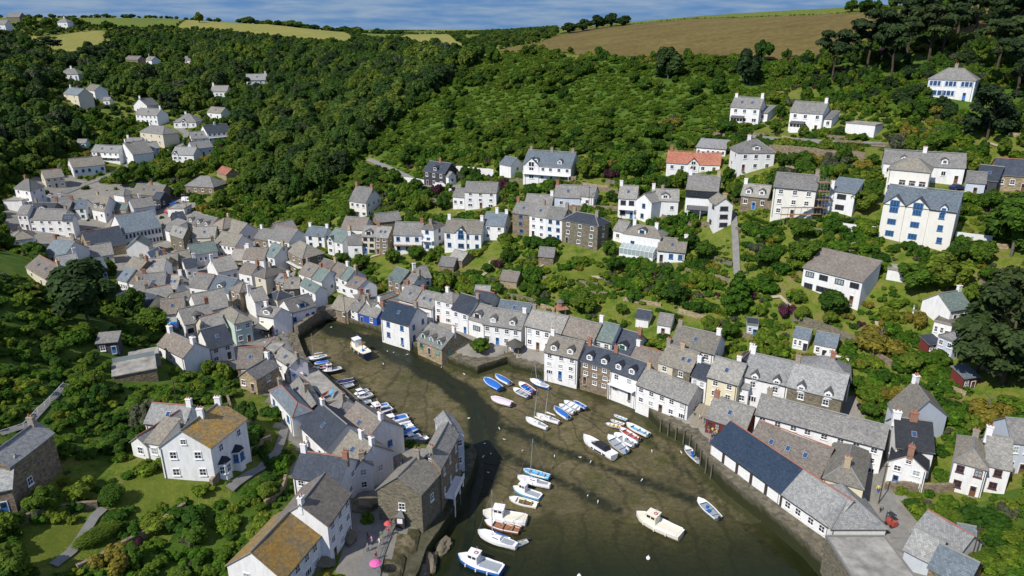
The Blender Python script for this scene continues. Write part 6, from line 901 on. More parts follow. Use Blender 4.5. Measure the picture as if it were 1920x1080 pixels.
        if 'red' in label or hc in('cream','blue'):
            mb=MB(); 
            for i in range(10):
                a=2*math.pi*i/10; b2=2*math.pi*(i+1)/10; c0=Vector((x0+.45,0,hb+ch+.16)); mb.tube(c0+Vector((math.cos(a)*.3,math.sin(a)*.3,0)),c0+Vector((math.cos(b2)*.3,math.sin(b2)*.3,0)),.07,.07,5)
            mb.build('lifebuoy',['paint_red'],root)
    if kind=='sail':
        cw=B*.24; mb=MB(); mb.hexa([(-.12*L,-cw,hb),(.2*L,-cw*.6,hb),(.2*L,cw*.6,hb),(-.12*L,cw,hb),(-.10*L,-cw*.8,hb+.42),(.14*L,-cw*.45,hb+.30),(.14*L,cw*.45,hb+.30),(-.10*L,cw*.8,hb+.42)]); ca=mb.build('coachroof',['paint_white'],root)
        mb=MB(); 
        for s in (1,-1): mb.hexa([(-.06*L,s*cw*.86,hb+.14),(.1*L,s*cw*.70,hb+.12),(.1*L,s*cw*.74,hb+.12),(-.06*L,s*cw*.94,hb+.14),(-.06*L,s*cw*.82,hb+.30),(.1*L,s*cw*.64,hb+.25),(.1*L,s*cw*.69,hb+.25),(-.06*L,s*cw*.9,hb+.30)])
        mb.build('window',['glass_dark'],ca)
        mb=MB(); mb.box(-.42*L,-.14*L,-B*.26,B*.26,hb-.03,hb+.03); mb.build('cockpit_floor',['paint_grey'],root)
        mh=L*1.25; mb=MB(); mb.tube((.12*L,0,hb),(.12*L,0,hb+mh),.07,.045,6); mb.build('mast',['mast_alloy'],root)
        mb=MB(); mb.tube((.11*L,0,hb+1.0),(-.34*L,0,hb+.95),.06,.05,5); mb.build('boom',['mast_alloy'],root)
        mb=MB(); mb.tube((.08*L,0,hb+1.12),(-.30*L,0,hb+1.06),.15,.10,6); mb.build('furled_sail',['sail_blue' if 'blue' in label or dc=='navy' else 'paint_cream'],root)
        mb=MB(); mb.tube((.48*L,0,hb+.25),(.12*L,0,hb+mh*.95),.018,.018,4)
        for s in (1,-1): mb.tube((.08*L,s*B*.42,hb),(.12*L,0,hb+mh*.95),.016,.016,4)
        mb.tube((-.49*L,0,hb),(.12*L,0,hb+mh),.016,.016,4); mb.build('rigging',['metal_grey'],root)
    if kind=='cover':
        mb=MB(); pr=None
        for x,wv,sh,kz in rg:
            f=(x+L/2)/L; cr=.32*math.sin(math.pi*min(1,f*1.05+.08))+.05
            ring=[(x,-wv*1.04,sh+.02),(x,-wv*.5,sh+cr*.75),(x,0,sh+cr),(x,wv*.5,sh+cr*.75),(x,wv*1.04,sh+.02)]
            if pr:
                for k in range(4): mb.face([pr[k],ring[k],ring[k+1],pr[k+1]])
            pr=ring
        c=mb.build('cover',['paint_'+dc],root); c.data.polygons.foreach_set('use_smooth',[True]*len(c.data.polygons))
    if kind=='speed':
        mb=MB(); mb.hexa([(-.3*L,-B*.34,hb),(.16*L,-B*.30,hb),(.16*L,B*.30,hb),(-.3*L,B*.34,hb),(-.24*L,-B*.28,hb+.75),(.0,-B*.25,hb+.8),(0,B*.25,hb+.8),(-.24*L,B*.28,hb+.75)]); mb.build('canopy',['paint_black'],root)
        mb=MB(); mb.hexa([(.0,-B*.29,hb+.72),(.17*L,-B*.26,hb+.02),(.17*L,B*.26,hb+.02),(.0,B*.29,hb+.72),(.02,-B*.27,hb+.80),(.2*L,-B*.2,hb+.04),(.2*L,B*.2,hb+.04),(.02,B*.27,hb+.80)]); mb.build('windscreen',['glass_dark'],root)
        mb=MB()
        for s in (1,-1): mb.box(-.34*L,.1*L,s*B*.475-.06,s*B*.475+.06,hb*.55,hb*.75)
        mb.build('side_window',['glass_dark'],root)
        mb=MB(); mb.box(.22*L,.3*L,-.3,.3,hb+.05,hb+.1); mb.build('hatch',['glass_dark'],root)
    if kind in('open','rib','motor','cover') and L<7.5 and 'rowing' not in label:
        mb=MB(); x=-L/2-.12; mb.hexa([(x-.28,-.16,hb-.05),(x+.14,-.16,hb-.05),(x+.14,.16,hb-.05),(x-.28,.16,hb-.05),(x-.2,-.13,hb+.42),(x+.1,-.13,hb+.38),(x+.1,.13,hb+.38),(x-.2,.13,hb+.42)]); mb.box(x-.06,x+.06,-.06,.06,hb-.75,hb-.05); mb.build('outboard_motor',['rubber' if 'blue outboard' not in label else 'paint_blue'],root)
    if L>7.4:
        for s in (1,-1):
            for r_ in rg[2:7:2]: mb=MB(); mb.tube((r_[0],s*(r_[1]+.12),r_[2]-.15),(r_[0],s*(r_[1]+.12),r_[2]-.62),.12,.12,6); mb.build('fender',['paint_white'],root)
for brec in BOATS: boat(*brec)
for x,y,lb in ((22,92,'white mooring buoy right of the big cream boat'),(10.5,88,'white mooring buoy at the bottom edge of the water')):
    o=bpy.data.meshes.new('mooring_buoy'); bm=bmesh.new(); bmesh.ops.create_uvsphere(bm,u_segments=10,v_segments=8,radius=.35); bmesh.ops.create_cone(bm,segments=8,radius1=.1,radius2=.06,depth=.3,matrix=Matrix.Translation((0,0,.42))); bm.to_mesh(o); bm.free(); o.materials.append(MAT['paint_white']); tag(ob('mooring_buoy',o,None,(x,y,.1)),lb,'buoy')

# gulls on the mud
gm=MB(); gm.tube((-.22,0,.16),(.02,0,.2),.05,.1,6); gm.tube((.02,0,.2),(.2,0,.24),.1,.07,6); gm.tube((.18,0,.26),(.26,0,.36),.055,.055,6); gm.tube((.28,0,.35),(.36,0,.34),.02,.008,4,1)
for s in (1,-1): gm.face([(-.3,s*.05,.2),(.1,s*.11,.24),(.08,s*.06,.3),(-.2,s*.02,.26)],2); gm.tube((.02,s*.03,0),(.02,s*.03,.14),.012,.012,4,1)
gme=gm.mesh('gull',['paint_white','paint_yellow','paint_grey']); rg_=random.Random(21)
for i in range(34):
    P=WETS[0] if i<20 else WETS[1+i%3]; k=rg_.randrange(len(P)-1); f=rg_.random(); x=P[k][0]+(P[k+1][0]-P[k][0])*f+rg_.gauss(0,3); y=P[k][1]+(P[k+1][1]-P[k][1])*f+rg_.gauss(0,3)
    if y<106 or not inpoly(np.array([x]),np.array([y]),HARB)[0]: continue
    tag(ob('gull',gme,None,(x,y,float(gz(x,y))),rg_.uniform(0,6.28),(1.25,)*3),'white gull standing on the harbour mud near the stream','gull','gulls on the mud')
# mooring chains lying on the mud
for i,(bx,by,bz,an,L,*_r) in enumerate(BOATS):
    if by<108 or i%2: continue
    q=Vector((bx+math.cos(an)*L*.5,by+math.sin(an)*L*.5)); d=Vector((math.cos(an+rg_.uniform(-.5,.5)),math.sin(an))).normalized(); mb=MB(); pv=None; Lc=rg_.uniform(5,11); ph=rg_.uniform(0,6); ok=True; pts=[]
    for k in range(10):
        p=q+d*Lc*k/9+Vector((-d.y,d.x))*math.sin(k*.6+ph)*.5
        if not inpoly(np.array([p.x]),np.array([p.y]),HARB)[0]: break
        pts.append((p.x,p.y,float(gz(p.x,p.y))+.04))
    if len(pts)<3: continue
    for a,b_ in zip(pts[:-1],pts[1:]): mb.tube(a,b_,.06,.06,4)
    tag(mb.build('mooring_chain',['rubber']),'dark mooring chain on the mud ahead of the '+' '.join(_r[-1].split()[:5]),'chain','mooring chains')
# ------------------------------------------------------------------ plants
def leafmat(name,c0,c1,c2,tr=.42):
    m,n,l,b=new(name,.75,.2); oi=n.new('ShaderNodeObjectInfo'); t=n.new('ShaderNodeTexCoord'); ge=n.new('ShaderNodeNewGeometry')
    f=noise(n,l,t.outputs['Object'],.9,3,.6); base=ramp(n,l,oi.outputs['Random'],[(0,c0),(.5,c1),(1,c2)])
    base=mixc(n,l,1.0,base,ramp(n,l,f,[(.3,g3(.7)),(.7,(1.3,1.28,1.1))]),'MULTIPLY')
    base=mixc(n,l,1.0,base,ramp(n,l,ge.outputs['Random Per Island'],[(0,g3(.62)),(1,(1.38,1.35,1.25))]),'MULTIPLY')
    l.new(base,b.inputs['Base Color']); td=n.new('ShaderNodeBsdfTranslucent'); l.new(base,td.inputs[0]); ms=n.new('ShaderNodeMixShader'); ms.inputs[0].default_value=tr
    l.new(b.outputs[0],ms.inputs[1]); l.new(td.outputs[0],ms.inputs[2]); l.new(ms.outputs[0],n['Material Output'].inputs[0])
leafmat('leaf_broad',(.040,.10,.013),(.082,.165,.017),(.155,.22,.026)); leafmat('leaf_pine',(.018,.038,.012),(.026,.050,.014),(.038,.060,.016),.1)
leafmat('leaf_wood',(.036,.085,.020),(.075,.145,.024),(.15,.21,.034)); leafmat('leaf_bush',(.032,.092,.010),(.075,.17,.013),(.17,.225,.024)); leafmat('leaf_scrub',(.060,.135,.013),(.10,.185,.015),(.145,.205,.022))
leafmat('leaf_gold',(.20,.18,.03),(.24,.21,.035),(.18,.19,.04)); leafmat('leaf_purple',(.06,.02,.035),(.08,.03,.05),(.10,.03,.07)); leafmat('leaf_grey',(.085,.105,.065),(.11,.13,.08),(.095,.12,.07)); leafmat('leaf_dark',(.018,.042,.012),(.028,.058,.014),(.038,.070,.016),.15)
plain('bark',(.085,.065,.045),.95,.1,.3,4); plain('bark_grey',(.14,.125,.10),.95,.1,.3,4)
def leaves(centres,radii,n,size,rng,flat=1.0,core=True,up=.75):
    """leaf-sized quads spread over and inside lobes; returns verts, faces"""
    centres=np.asarray(centres,float); radii=np.asarray(radii,float); pr=radii**2; pr/=pr.sum(); k=rng.choice(len(centres),n,p=pr)
    d=rng.normal(size=(n,3)); d[:,2]=np.where(rng.random(n)<.72,np.abs(d[:,2]),d[:,2]); d/=np.linalg.norm(d,axis=1)[:,None]
    rr=radii[k]*(.72+.36*rng.random(n)); p=centres[k]+d*rr[:,None]*np.array([1,1,flat])
    nr=d+rng.normal(size=(n,3))*.30; nr[:,2]+=up; nr/=np.linalg.norm(nr,axis=1)[:,None]
    a=np.cross(nr,rng.normal(size=(n,3))); a/=np.linalg.norm(a,axis=1)[:,None]; b_=np.cross(nr,a); s=size*(.55+.9*rng.random(n))[:,None]
    v=np.stack([p-a*s-b_*s*.6,p+a*s-b_*s*.6,p+a*s*.7+b_*s*.6,p-a*s*.7+b_*s*.6],1).reshape(-1,3); f=np.arange(4*n).reshape(n,4); return v,f
_bm=bmesh.new(); bmesh.ops.create_icosphere(_bm,subdivisions=2,radius=1); _bm.verts.ensure_lookup_table(); ICV=np.array([v.co[:] for v in _bm.verts]); ICF=np.array([[v.index for v in f.verts] for f in _bm.faces]); _bm.free()
def crown(name,centres,radii,n,size,mat,seed,flat=1.0,corek=.86):
    rng=np.random.default_rng(seed); v,f=leaves(centres,radii,n,size,rng,flat); vs=[v]; fs=[f]; off=len(v)
    for c,r in zip(centres,radii):
        q=ICV*(1+.10*rng.normal(size=(len(ICV),1)))*r*corek*np.array([1,1,flat])+np.array(c); vs.append(q); fs.append(np.concatenate([ICF,ICF[:,2:3]],1)+off); off+=len(q)
    V=np.concatenate(vs); Fq=fs[0]; me=bpy.data.meshes.new(name)
    tri=np.concatenate([x[:,:3] for x in fs[1:]]); nq=len(Fq); nt=len(tri)
    me.vertices.add(len(V)); me.vertices.foreach_set('co',V.astype(np.float32).ravel()); me.loops.add(nq*4+nt*3); me.loops.foreach_set('vertex_index',np.concatenate([Fq.ravel(),tri.ravel()]).astype(np.int32))
    me.polygons.add(nq+nt); me.polygons.foreach_set('loop_start',np.concatenate([np.arange(nq)*4,nq*4+np.arange(nt)*3]).astype(np.int32)); me.polygons.foreach_set('loop_total',np.concatenate([np.full(nq,4),np.full(nt,3)]).astype(np.int32))
    me.materials.append(MAT[mat]); me.update(calc_edges=True); return me
def trunkmesh(name,h,r,mat,seed,limbs=5,bend=.06):
    rnd=random.Random(seed); mb=MB(); p=Vector((0,0,-.8)); k=5
    pts=[p]
    for i in range(1,k+1): pts.append(Vector((rnd.uniform(-bend,bend)*h*i/k,rnd.uniform(-bend,bend)*h*i/k,h*i/k)))
    for i in range(k): mb.tube(pts[i],pts[i+1],r*(1-.75*i/k),r*(1-.75*(i+1)/k),7,cap=False)
    for i in range(limbs):
        q=pts[2+i%3]; a=rnd.uniform(0,6.28); L=h*rnd.uniform(.22,.4); e=q+Vector((math.cos(a)*L,math.sin(a)*L,L*rnd.uniform(.35,.8))); mb.tube(q,e,r*.35,r*.1,5,cap=False)
    return mb.mesh(name,[mat])
# unit crowns: radius 1, height from 0 to ~1.7 (round) ; scaled per tree
CR={}; TRK={}
def lobes(seed,n,r0,r1,zc,zs,spread):
    rng=np.random.default_rng(seed); C_=[];R_=[]
    for i in range(n):
        a=rng.random()*6.283; q=math.sqrt(rng.random())*spread; z=zc+zs*(rng.random()*2-1)*math.sqrt(max(.05,1-(q/max(spread,.01))**2)); C_.append((q*math.cos(a),q*math.sin(a),z)); R_.append(r0+(r1-r0)*rng.random())
    return C_,R_
for i in range(4):
    for kind,mat,n in (('round','leaf_broad',4200),('wood','leaf_wood',3600),('dark','leaf_dark',4200)):
        if kind=='dark' and i>1: continue
        c,r=lobes(20+i,34,.15,.36,.95,.60,.74); CR[kind,i]=crown('crown',c,r,n,.085,mat,i+5)
    c,r=lobes(60+i,20,.16,.36,.34,.24,.74); CR['bush',i]=crown('foliage',c,r,1700,.10,'leaf_bush',i+50); CR['scrub',i]=crown('foliage',c,r,1500,.11,'leaf_scrub',i+70)
    rng=np.random.default_rng(90+i); C_=[];R_=[]
    for q in range(34):
        a=rng.random()*6.28; z=.38+1.2*rng.random(); s=.80*math.sqrt(rng.random())*(1.12-.42*abs(z-.95)); C_.append((s*math.cos(a),s*math.sin(a),z)); R_.append(.17+.16*rng.random())
    CR['pinelow',i]=crown('crown',C_,R_,4600,.05,'leaf_pine',i+30,flat=.6,corek=.7)
for i in range(4):
    rng=np.random.default_rng(190+i); C_=[];R_=[]
    for q in range(30):
        a=rng.random()*6.28; z=.95+.62*rng.random(); s=.86*math.sqrt(rng.random())*(1.1-.75*max(0,z-1.2)); C_.append((s*math.cos(a),s*math.sin(a),z)); R_.append(.17+.17*rng.random())
    CR['pine',i]=crown('crown',C_,R_,4200,.05,'leaf_pine',i+130,flat=.38,corek=.7)
for nm,mat in (('gold','leaf_gold'),('purple','leaf_purple'),('grey','leaf_grey')):
    c,r=lobes(5,14,.22,.40,.40,.25,.68); CR[nm,0]=crown('crown',c,r,1800,.07,mat,3)
C_=[];R_=[]; rng=np.random.default_rng(4)
for q in range(26): z=.2+1.45*q/26; s=(1.75-z)*.42; a=q*2.4; C_.append((s*math.cos(a),s*math.sin(a),z)); R_.append(.16+.22*(1.75-z)/1.7)
CR['cone',0]=crown('crown',C_,R_,2600,.06,'leaf_bush',9,flat=.6)
# palm fronds
mb=MB()
for q in range(22):
    a=q*2.4; p=Vector((0,0,1.2)); el=.9-.06*q
    for s in range(5):
        d=Vector((math.cos(a)*math.cos(el),math.sin(a)*math.cos(el),math.sin(el)))*.22; w_=Vector((-math.sin(a),math.cos(a),0))*.07*(1-s/5.5); e=p+d; mb.face([p-w_,p+w_,e+w_*.8,e-w_*.8]); p=e; el-=.38
CR['palm',0]=mb.mesh('fronds',['leaf_bush'])
for i in range(3): TRK['round',i]=trunkmesh('trunk',1.1,.06,'bark_grey',i,6); TRK['pine',i]=trunkmesh('trunk',1.5,.055,'bark',i+8,8,.08)
TRK['palm',0]=trunkmesh('trunk',1.2,.05,'bark',3,0)
NV={'round':4,'pinelow':4,'wood':4,'bush':4,'scrub':4,'pine':4,'dark':2,'gold':1,'purple':1,'grey':1}
FIRST={}
def tree(x,y,hgt,rad,kind,label,group=None,cat='tree',name=None):
    z=float(gz(x,y)); i=random.randrange(NV.get(kind,1)); root=ob(name or {'pine':'pine_tree','pinelow':'pine_tree','bush':'garden_bush','scrub':'scrub_bush','cone':'conifer_tree','palm':'palm_tree','gold':'golden_shrub','purple':'purple_shrub'}.get(kind,'broadleaf_tree'),None,None,(x,y,z-.15),random.uniform(0,6.28)); root.empty_display_size=1
    tag(root,label,cat,group); top=1.7 if kind not in('bush','scrub','gold','purple','grey') else .95
    if kind=='palm': sc=(hgt*.6,hgt*.6,hgt*.6)
    else: sc=(rad,rad,hgt/top)
    c=ob('foliage' if kind in('bush','scrub') else 'crown',CR[kind,i],root,(0,0,0),0,(sc[0]*random.uniform(.85,1.2),sc[1]*random.uniform(.85,1.2),sc[2])); FIRST.setdefault((kind,i),c)
    if kind not in('bush','scrub'):
        tk='pine' if kind in('pine','pinelow') else 'palm' if kind=='palm' else 'round'; ob('trunk',TRK[tk,random.randrange(3) if tk!='palm' else 0],root,(0,0,0),0,sc if kind not in('pine','pinelow') else (rad*1.1,rad*1.1,hgt/1.7))
    return root
for x,y,hh,rr,k,lb in TREES: tree(x,y,hh,rr,k,lb,'trees picked out by name', 'shrub' if k in('gold','purple') else 'tree')
TR=np.array([(t[0],t[1],t[3]) for t in TREES]+[(PT[k][0],PT[k][1],q) for k,q in (('pav',4),('hut',3),('hut2',3),('shed',5),('tarp',5),('ball',3),('hedge',5),('gaz',4),('van1',3),('car1',4),('car2',3),('fork',2))])
dk=PT['deck']; FOOT.append((dk[0],dk[1],7,dk[2],dk[2]+2,10,12,R(28),dk[0]-1,dk[1]-6.5,0)); FT=np.array([f[:8] for f in FOOT])
# ---- planting: jittered grids over the slopes in camera view
HX=np.array([[f[8],f[9],f[6],f[5],f[7],f[10]] for f in FOOT])  # corner x,y,d,w,yaw
def clear(x,y,rad,hgt,z,sight=True):
    """keep plants out of the houses and low where they would hide a house from the camera"""
    ok=np.ones(len(x),bool); mx_=np.full(len(x),99.)
    for (fx,fy,hd,zb,zt,w_,d_,yw),hx in zip(FT,HX):
        dx=x-hx[0]; dy=y-hx[1]; c,s=math.cos(yw),math.sin(yw); lx=dx*c+dy*s; ly=-dx*s+dy*c; sk=hx[5]*np.clip(ly/max(d_,1),0,1)
        mrg=rad*.7+.2; ok&=~((lx>-mrg+np.minimum(sk,0))&(lx<w_+mrg+np.maximum(sk,0))&(ly>-mrg)&(ly<d_+mrg))
        if sight:  # cap plant height below the camera's line of sight to the house
            L=math.hypot(fx,fy); ux,uy=fx/L,fy/L; al=x*ux+y*uy; pe=np.abs(-x*uy+y*ux); zt_=zb+(zt-zb)*.16; zl=80+(zt_-80)*(al/L); hw=max(w_,d_)*.45
            k=(al<L)&(al>L-150)&(pe<hw+rad*.5); mx_=np.where(k,np.minimum(mx_,np.maximum(zl-z,.35)),mx_)
    for tx,ty,trr in TR: ok&=np.hypot(x-tx,y-ty)>trr*.6+rad*.5
    return ok,mx_
pth=[]
for nm,pts,wd_,lb in PATHS:
    for a,b_ in zip(pts[:-1],pts[1:]):
        k=int(math.hypot(b_[0]-a[0],b_[1]-a[1])/1.0)+1; pth+=[(a[0]+(b_[0]-a[0])*i/k,a[1]+(b_[1]-a[1])*i/k,wd_/2) for i in range(k+1)]
pth=np.array(pth)
def offpath(x,y,rad):
    ok=np.ones(len(x),bool)
    for px,py,w_ in pth: ok&=np.hypot(x-px,y-py)>w_+rad*.6
    return ok
def inview(x,y,m=1.12): return (np.abs(x)<(y*.94+25)*.727*m+6)&(y>62)
def grid(x0,x1,y0,y1,s):
    a,b_=np.meshgrid(np.arange(x0,x1,s),np.arange(y0,y1,s)); a=a.ravel()+RNG.uniform(-.5,.5,a.size)*s; b_=b_.ravel()+RNG.uniform(-.5,.5,b_.size)*s; k=inview(a,b_); return a[k],b_[k]
PL=[]   # kind, zone, x,y,hgt,rad
def plant(zone,kind,x,y,hgt,rad,sight=True):
    z=gz(x,y); k,mxh=clear(x,y,rad,hgt,z,sight); k&=offpath(x,y,rad)&~inpoly(x,y,HARBO); h2=np.minimum(hgt,mxh); rad=np.where(h2<hgt,np.minimum(rad,np.maximum(h2*1.1,.7)),rad); PL.append((zone,kind,x[k],y[k],z[k],h2[k],rad[k]))
bad=lambda x,y:inany(x,y,ZONES['village'])|inany(x,y,ZONES['field_brown'])|inany(x,y,ZONES['field_straw'])|inany(x,y,ZONES['field_green'])|inany(x,y,ZONES['lawn'])
# woods
x,y=grid(-430,180,225,700,6.4); k=inany(x,y,ZONES['wood']); x,y=x[k],y[k]; n_=len(x); hh=RNG.uniform(6.5,13,n_); rr_=hh*RNG.uniform(.40,.56,n_); u_=RNG.random(n_)
for kd,q in (('wood',u_<.70),('round',(u_>=.70)&(u_<.85)),('dark',(u_>=.85)&(u_<.93)),('pinelow',(u_>=.93)&(u_<.965)),('grey',u_>=.965)): plant('wood',kd,x[q],y[q],hh[q],rr_[q])
x,y=grid(-300,100,225,420,3.4); k=inany(x,y,ZONES['wood']); x,y=x[k],y[k]; n_=len(x); hh=RNG.uniform(2,4.5,n_); plant('wood','wood',x,y,hh,hh*RNG.uniform(.5,.7,n_))
x,y=grid(60,330,190,420,6.5); k=inany(x,y,ZONES['pinewood']); x,y=x[k],y[k]; n_=len(x); hh=RNG.uniform(2,5.5,n_); plant('pinewood','dark',x,y,hh,hh*RNG.uniform(.45,.6,n_))
# thick bushes of the near spur and banks
x,y=grid(-140,160,62,250,1.9); k=inany(x,y,ZONES['thicket'])&~bad(x,y)&(RNG.random(len(x))<.85); x,y=x[k],y[k]; n_=len(x); hh=RNG.uniform(.6,2.1,n_)*np.where(RNG.random(n_)<.1,1.7,1); rr_=np.clip(hh*RNG.uniform(.75,1.05,n_),.8,3.2); u_=RNG.random(n_)
for kd,lo_,hi_ in (('bush',0,.60),('round',.60,.97),('gold',.97,.985),('grey',.985,1.01)): q=(u_>=lo_)&(u_<hi_); plant('thicket',kd,x[q],y[q],hh[q],rr_[q])
# scrub hillside: bright bracken with darker thickets
x=RNG.uniform(-140,220,52000); y=RNG.uniform(64,440,52000); k=inany(x,y,ZONES['scrub'])&inview(x,y); x,y=x[k],y[k]; n_=len(x); pn=np.sin(x*.09+1.9*np.sin(y*.047))+np.sin(y*.075+x*.03)+.8*np.sin(x*.21-y*.16); dk=pn+RNG.normal(size=n_)*.4>.85
hh=RNG.uniform(.45,1.3,n_); q=~dk; plant('scrub','scrub',x[q],y[q],hh[q],np.clip(hh[q]*RNG.uniform(.9,1.5,n_)[q],.7,1.6))
hh=RNG.uniform(1.4,3.4,n_)*np.where(RNG.random(n_)<.15,1.6,1); q=dk&(RNG.random(n_)<.32); plant('scrub','round',x[q],y[q],hh[q],np.clip(hh[q]*RNG.uniform(.6,.9,n_)[q],1,3.6))
# gardens and everything else green
x,y=grid(-300,260,64,400,1.7); k=~bad(x,y)&~inany(x,y,ZONES['wood'])&~inany(x,y,ZONES['scrub'])&~inany(x,y,ZONES['thicket'])&(RNG.random(len(x))<.95)
pn=np.sin(x*.17+1.7*np.sin(y*.11))+np.sin(y*.21+x*.05)+.6*np.sin(x*.41-y*.33); k&=(pn>-1.15); x,y=x[k],y[k]; n_=len(x); pn=pn[k]; hh=RNG.uniform(.45,1.5,n_)*np.where(RNG.random(n_)<.16,2.3,1)*np.where(pn>.7,1.5,1); rr_=np.clip(hh*RNG.uniform(.7,1.15,n_),.6,3.0); u_=RNG.random(n_)
for kd,lo_,hi_ in (('bush',0,.88),('gold',.88,.92),('purple',.92,.94),('grey',.94,1.01)): q=(u_>=lo_)&(u_<hi_); plant('garden',kd,x[q],y[q],hh[q],rr_[q])
x,y=grid(-300,260,64,400,6.0); k=~bad(x,y)&~inany(x,y,ZONES['wood'])&(RNG.random(len(x))<np.where(inany(x,y,ZONES['scrub'])|inany(x,y,ZONES['thicket']),.14,.5))&~inpoly(x,y,offset(HARB,11)); x,y=x[k],y[k]; n_=len(x); hh=RNG.uniform(3,6.5,n_); plant('gardentree','round',x,y,hh,hh*RNG.uniform(.40,.55,n_))
# street greenery in the village
x,y=grid(-260,140,64,330,5.0); k=inany(x,y,ZONES['village'])&(RNG.random(len(x))<.30)&~inpoly(x,y,offset(HARB,4)); x,y=x[k],y[k]; n_=len(x); hh=RNG.uniform(.5,2.4,n_); plant('village','bush',x,y,hh,hh*RNG.uniform(.5,.8,n_))
x,y=grid(-430,300,400,760,4.5); k=~bad(x,y)&~inany(x,y,ZONES['wood'])&~inany(x,y,ZONES['scrub'])&~inany(x,y,ZONES['pinewood'])&(x<25+(y-400)*.05); x,y=x[k],y[k]; n_=len(x); hh=RNG.uniform(1,4,n_); plant('farland','wood',x,y,hh,hh*RNG.uniform(.5,.8,n_))
# far hedges and copses
hx,hy,hh=[],[],[]
for q in range(90):
    a=RNG.uniform(-.7,.75); D=RNG.uniform(750,3200); cx_,cy_=D*a,D; an=RNG.choice([0,.3,-.4,1.5]); L=RNG.uniform(60,240)
    for s in np.arange(0,L,6): hx.append(cx_+math.cos(an)*s+RNG.uniform(-3,3)); hy.append(cy_+math.sin(an)*s+RNG.uniform(-3,3)); hh.append(RNG.uniform(2.5,5)*(2.2 if q%7==0 else 1))
hx,hy,hh=map(np.array,(hx,hy,hh)); PL.append(('far hedges','wood',hx,hy,gz(hx,hy),hh,hh*.9))
def along(s,step,h0,h1,kind,zone):
    ax,ay=[],[]
    for a,b_ in zip(s[:-1],s[1:]):
        k=int(math.hypot(b_[0]-a[0],b_[1]-a[1])/step)+1
        for i in range(k): ax.append(a[0]+(b_[0]-a[0])*i/k); ay.append(a[1]+(b_[1]-a[1])*i/k)
    ax,ay=np.array(ax),np.array(ay); ax+=RNG.uniform(-.5,.5,len(ax))*step*.6; ay+=RNG.uniform(-.5,.5,len(ax))*step*.6; q=RNG.uniform(h0,h1,len(ax)); PL.append((zone,kind,ax,ay,gz(ax,ay),q,q*.7))
for k in ('field_brown','field_straw','field_green'):
    for P in ZONES[k]: along(P+P[:1],1.3,.4,1.0,'bush','field hedges')
# ---- the largest become plants of their own, the rest cover the slopes as a mass
allp=[(zn,kd,x[i],y[i],hh[i],rr[i],(hh[i]*rr[i])/(x[i]**2+y[i]**2)) for zn,kd,x,y,z,hh,rr in PL for i in range(len(x))]
LBL={'wood':('broadleaf tree in the dense wood covering the left hillside','trees of the left hillside wood'),'pinewood':('dark evergreen tree under the pines on the right hilltop','evergreens of the hilltop grove'),'scrub':('wild green bush on the bracken covered slopes','bushes of the wild slopes'),'garden':('leafy bush in the terraced gardens between the houses','bushes of the terraced gardens'),'gardentree':('small round tree in the gardens of the slopes','garden trees of the slopes'),'village':('small bush in a village yard','bushes in the village yards'),'thicket':('wild bush in the thicket of the banks','bushes of the banks'),'farland':('small tree on the far hillside above the wood','trees of the far hillside'),'far hedges':('tree of a far off hedgerow on the horizon','far hedgerow trees'),'field hedges':('hedge tree bordering one of the hill fields','field hedge trees')}
own=set()
def inframe(x,y,z): zc=y*.9397+(80-z)*.342; yc=y*.342-(80-z)*.9397; return abs(x/zc)<.72 and -.405<yc/zc<.41
for kd,lim in (('wood',110),('round',150),('dark',30),('scrub',90),('bush',170)):
    ids=[i for i,p in enumerate(allp) if p[1]==kd and inframe(p[2],p[3],float(gz(p[2],p[3]))+p[4]*.5)]; ids.sort(key=lambda i:-allp[i][6]); own|=set(ids[:lim])
for i in own:
    zn,kd,x,y,h_,r_,_=allp[i]; lb,gp=LBL[zn]; dd=np.hypot(FT[:,0]-x,FT[:,1]-y); j=int(dd.argmin()); szw='low' if h_<1.2 else 'waist high' if h_<2 else 'tall' if h_<4 else 'large'
    if dd[j]<(26 if kd in('scrub','bush') else 120):
        hl=HOUSES[j][15].split() if j<len(HOUSES) else ['flat','roof','terrace']; ddx,ddy=x-FT[j,0],y-FT[j,1]; rel=(['left','of'] if ddx<0 else ['right','of']) if abs(ddx)>abs(ddy) else (['below'] if ddy<0 else ['behind'])
        pre=([szw if szw!='waist high' else 'rounded'] if kd!='dark' else ['dark'])+(['spreading'] if r_>h_*.52 and kd in('wood','round') else ['light','green'] if kd=='round' and dd[j]>26 else [])+['tree' if kd not in('scrub','bush') else 'bush']+(['well'] if dd[j]>45 and rel!=['left','of'] and rel!=['right','of'] else ['far'] if dd[j]>45 else [])+rel+['the']
        lb=' '.join(pre+hl[:15-len(pre)])
        while lb.split()[-1] in('the','of','with','and','in','by','on','at','below','behind','a','beside','above','between','from','to','under','its','left','right'): lb=' '.join(lb.split()[:-1])
    tree(x,y,h_,r_,kd,lb,'plants of the slopes','bush' if kd in('scrub','bush') else 'tree',None if kd in('scrub','bush') else 'broadleaf_tree')
for kd in ('wood','round','dark','scrub','bush'):
    if not any(k_[0]==kd for k_ in FIRST): raise RuntimeError('no source plant '+kd)
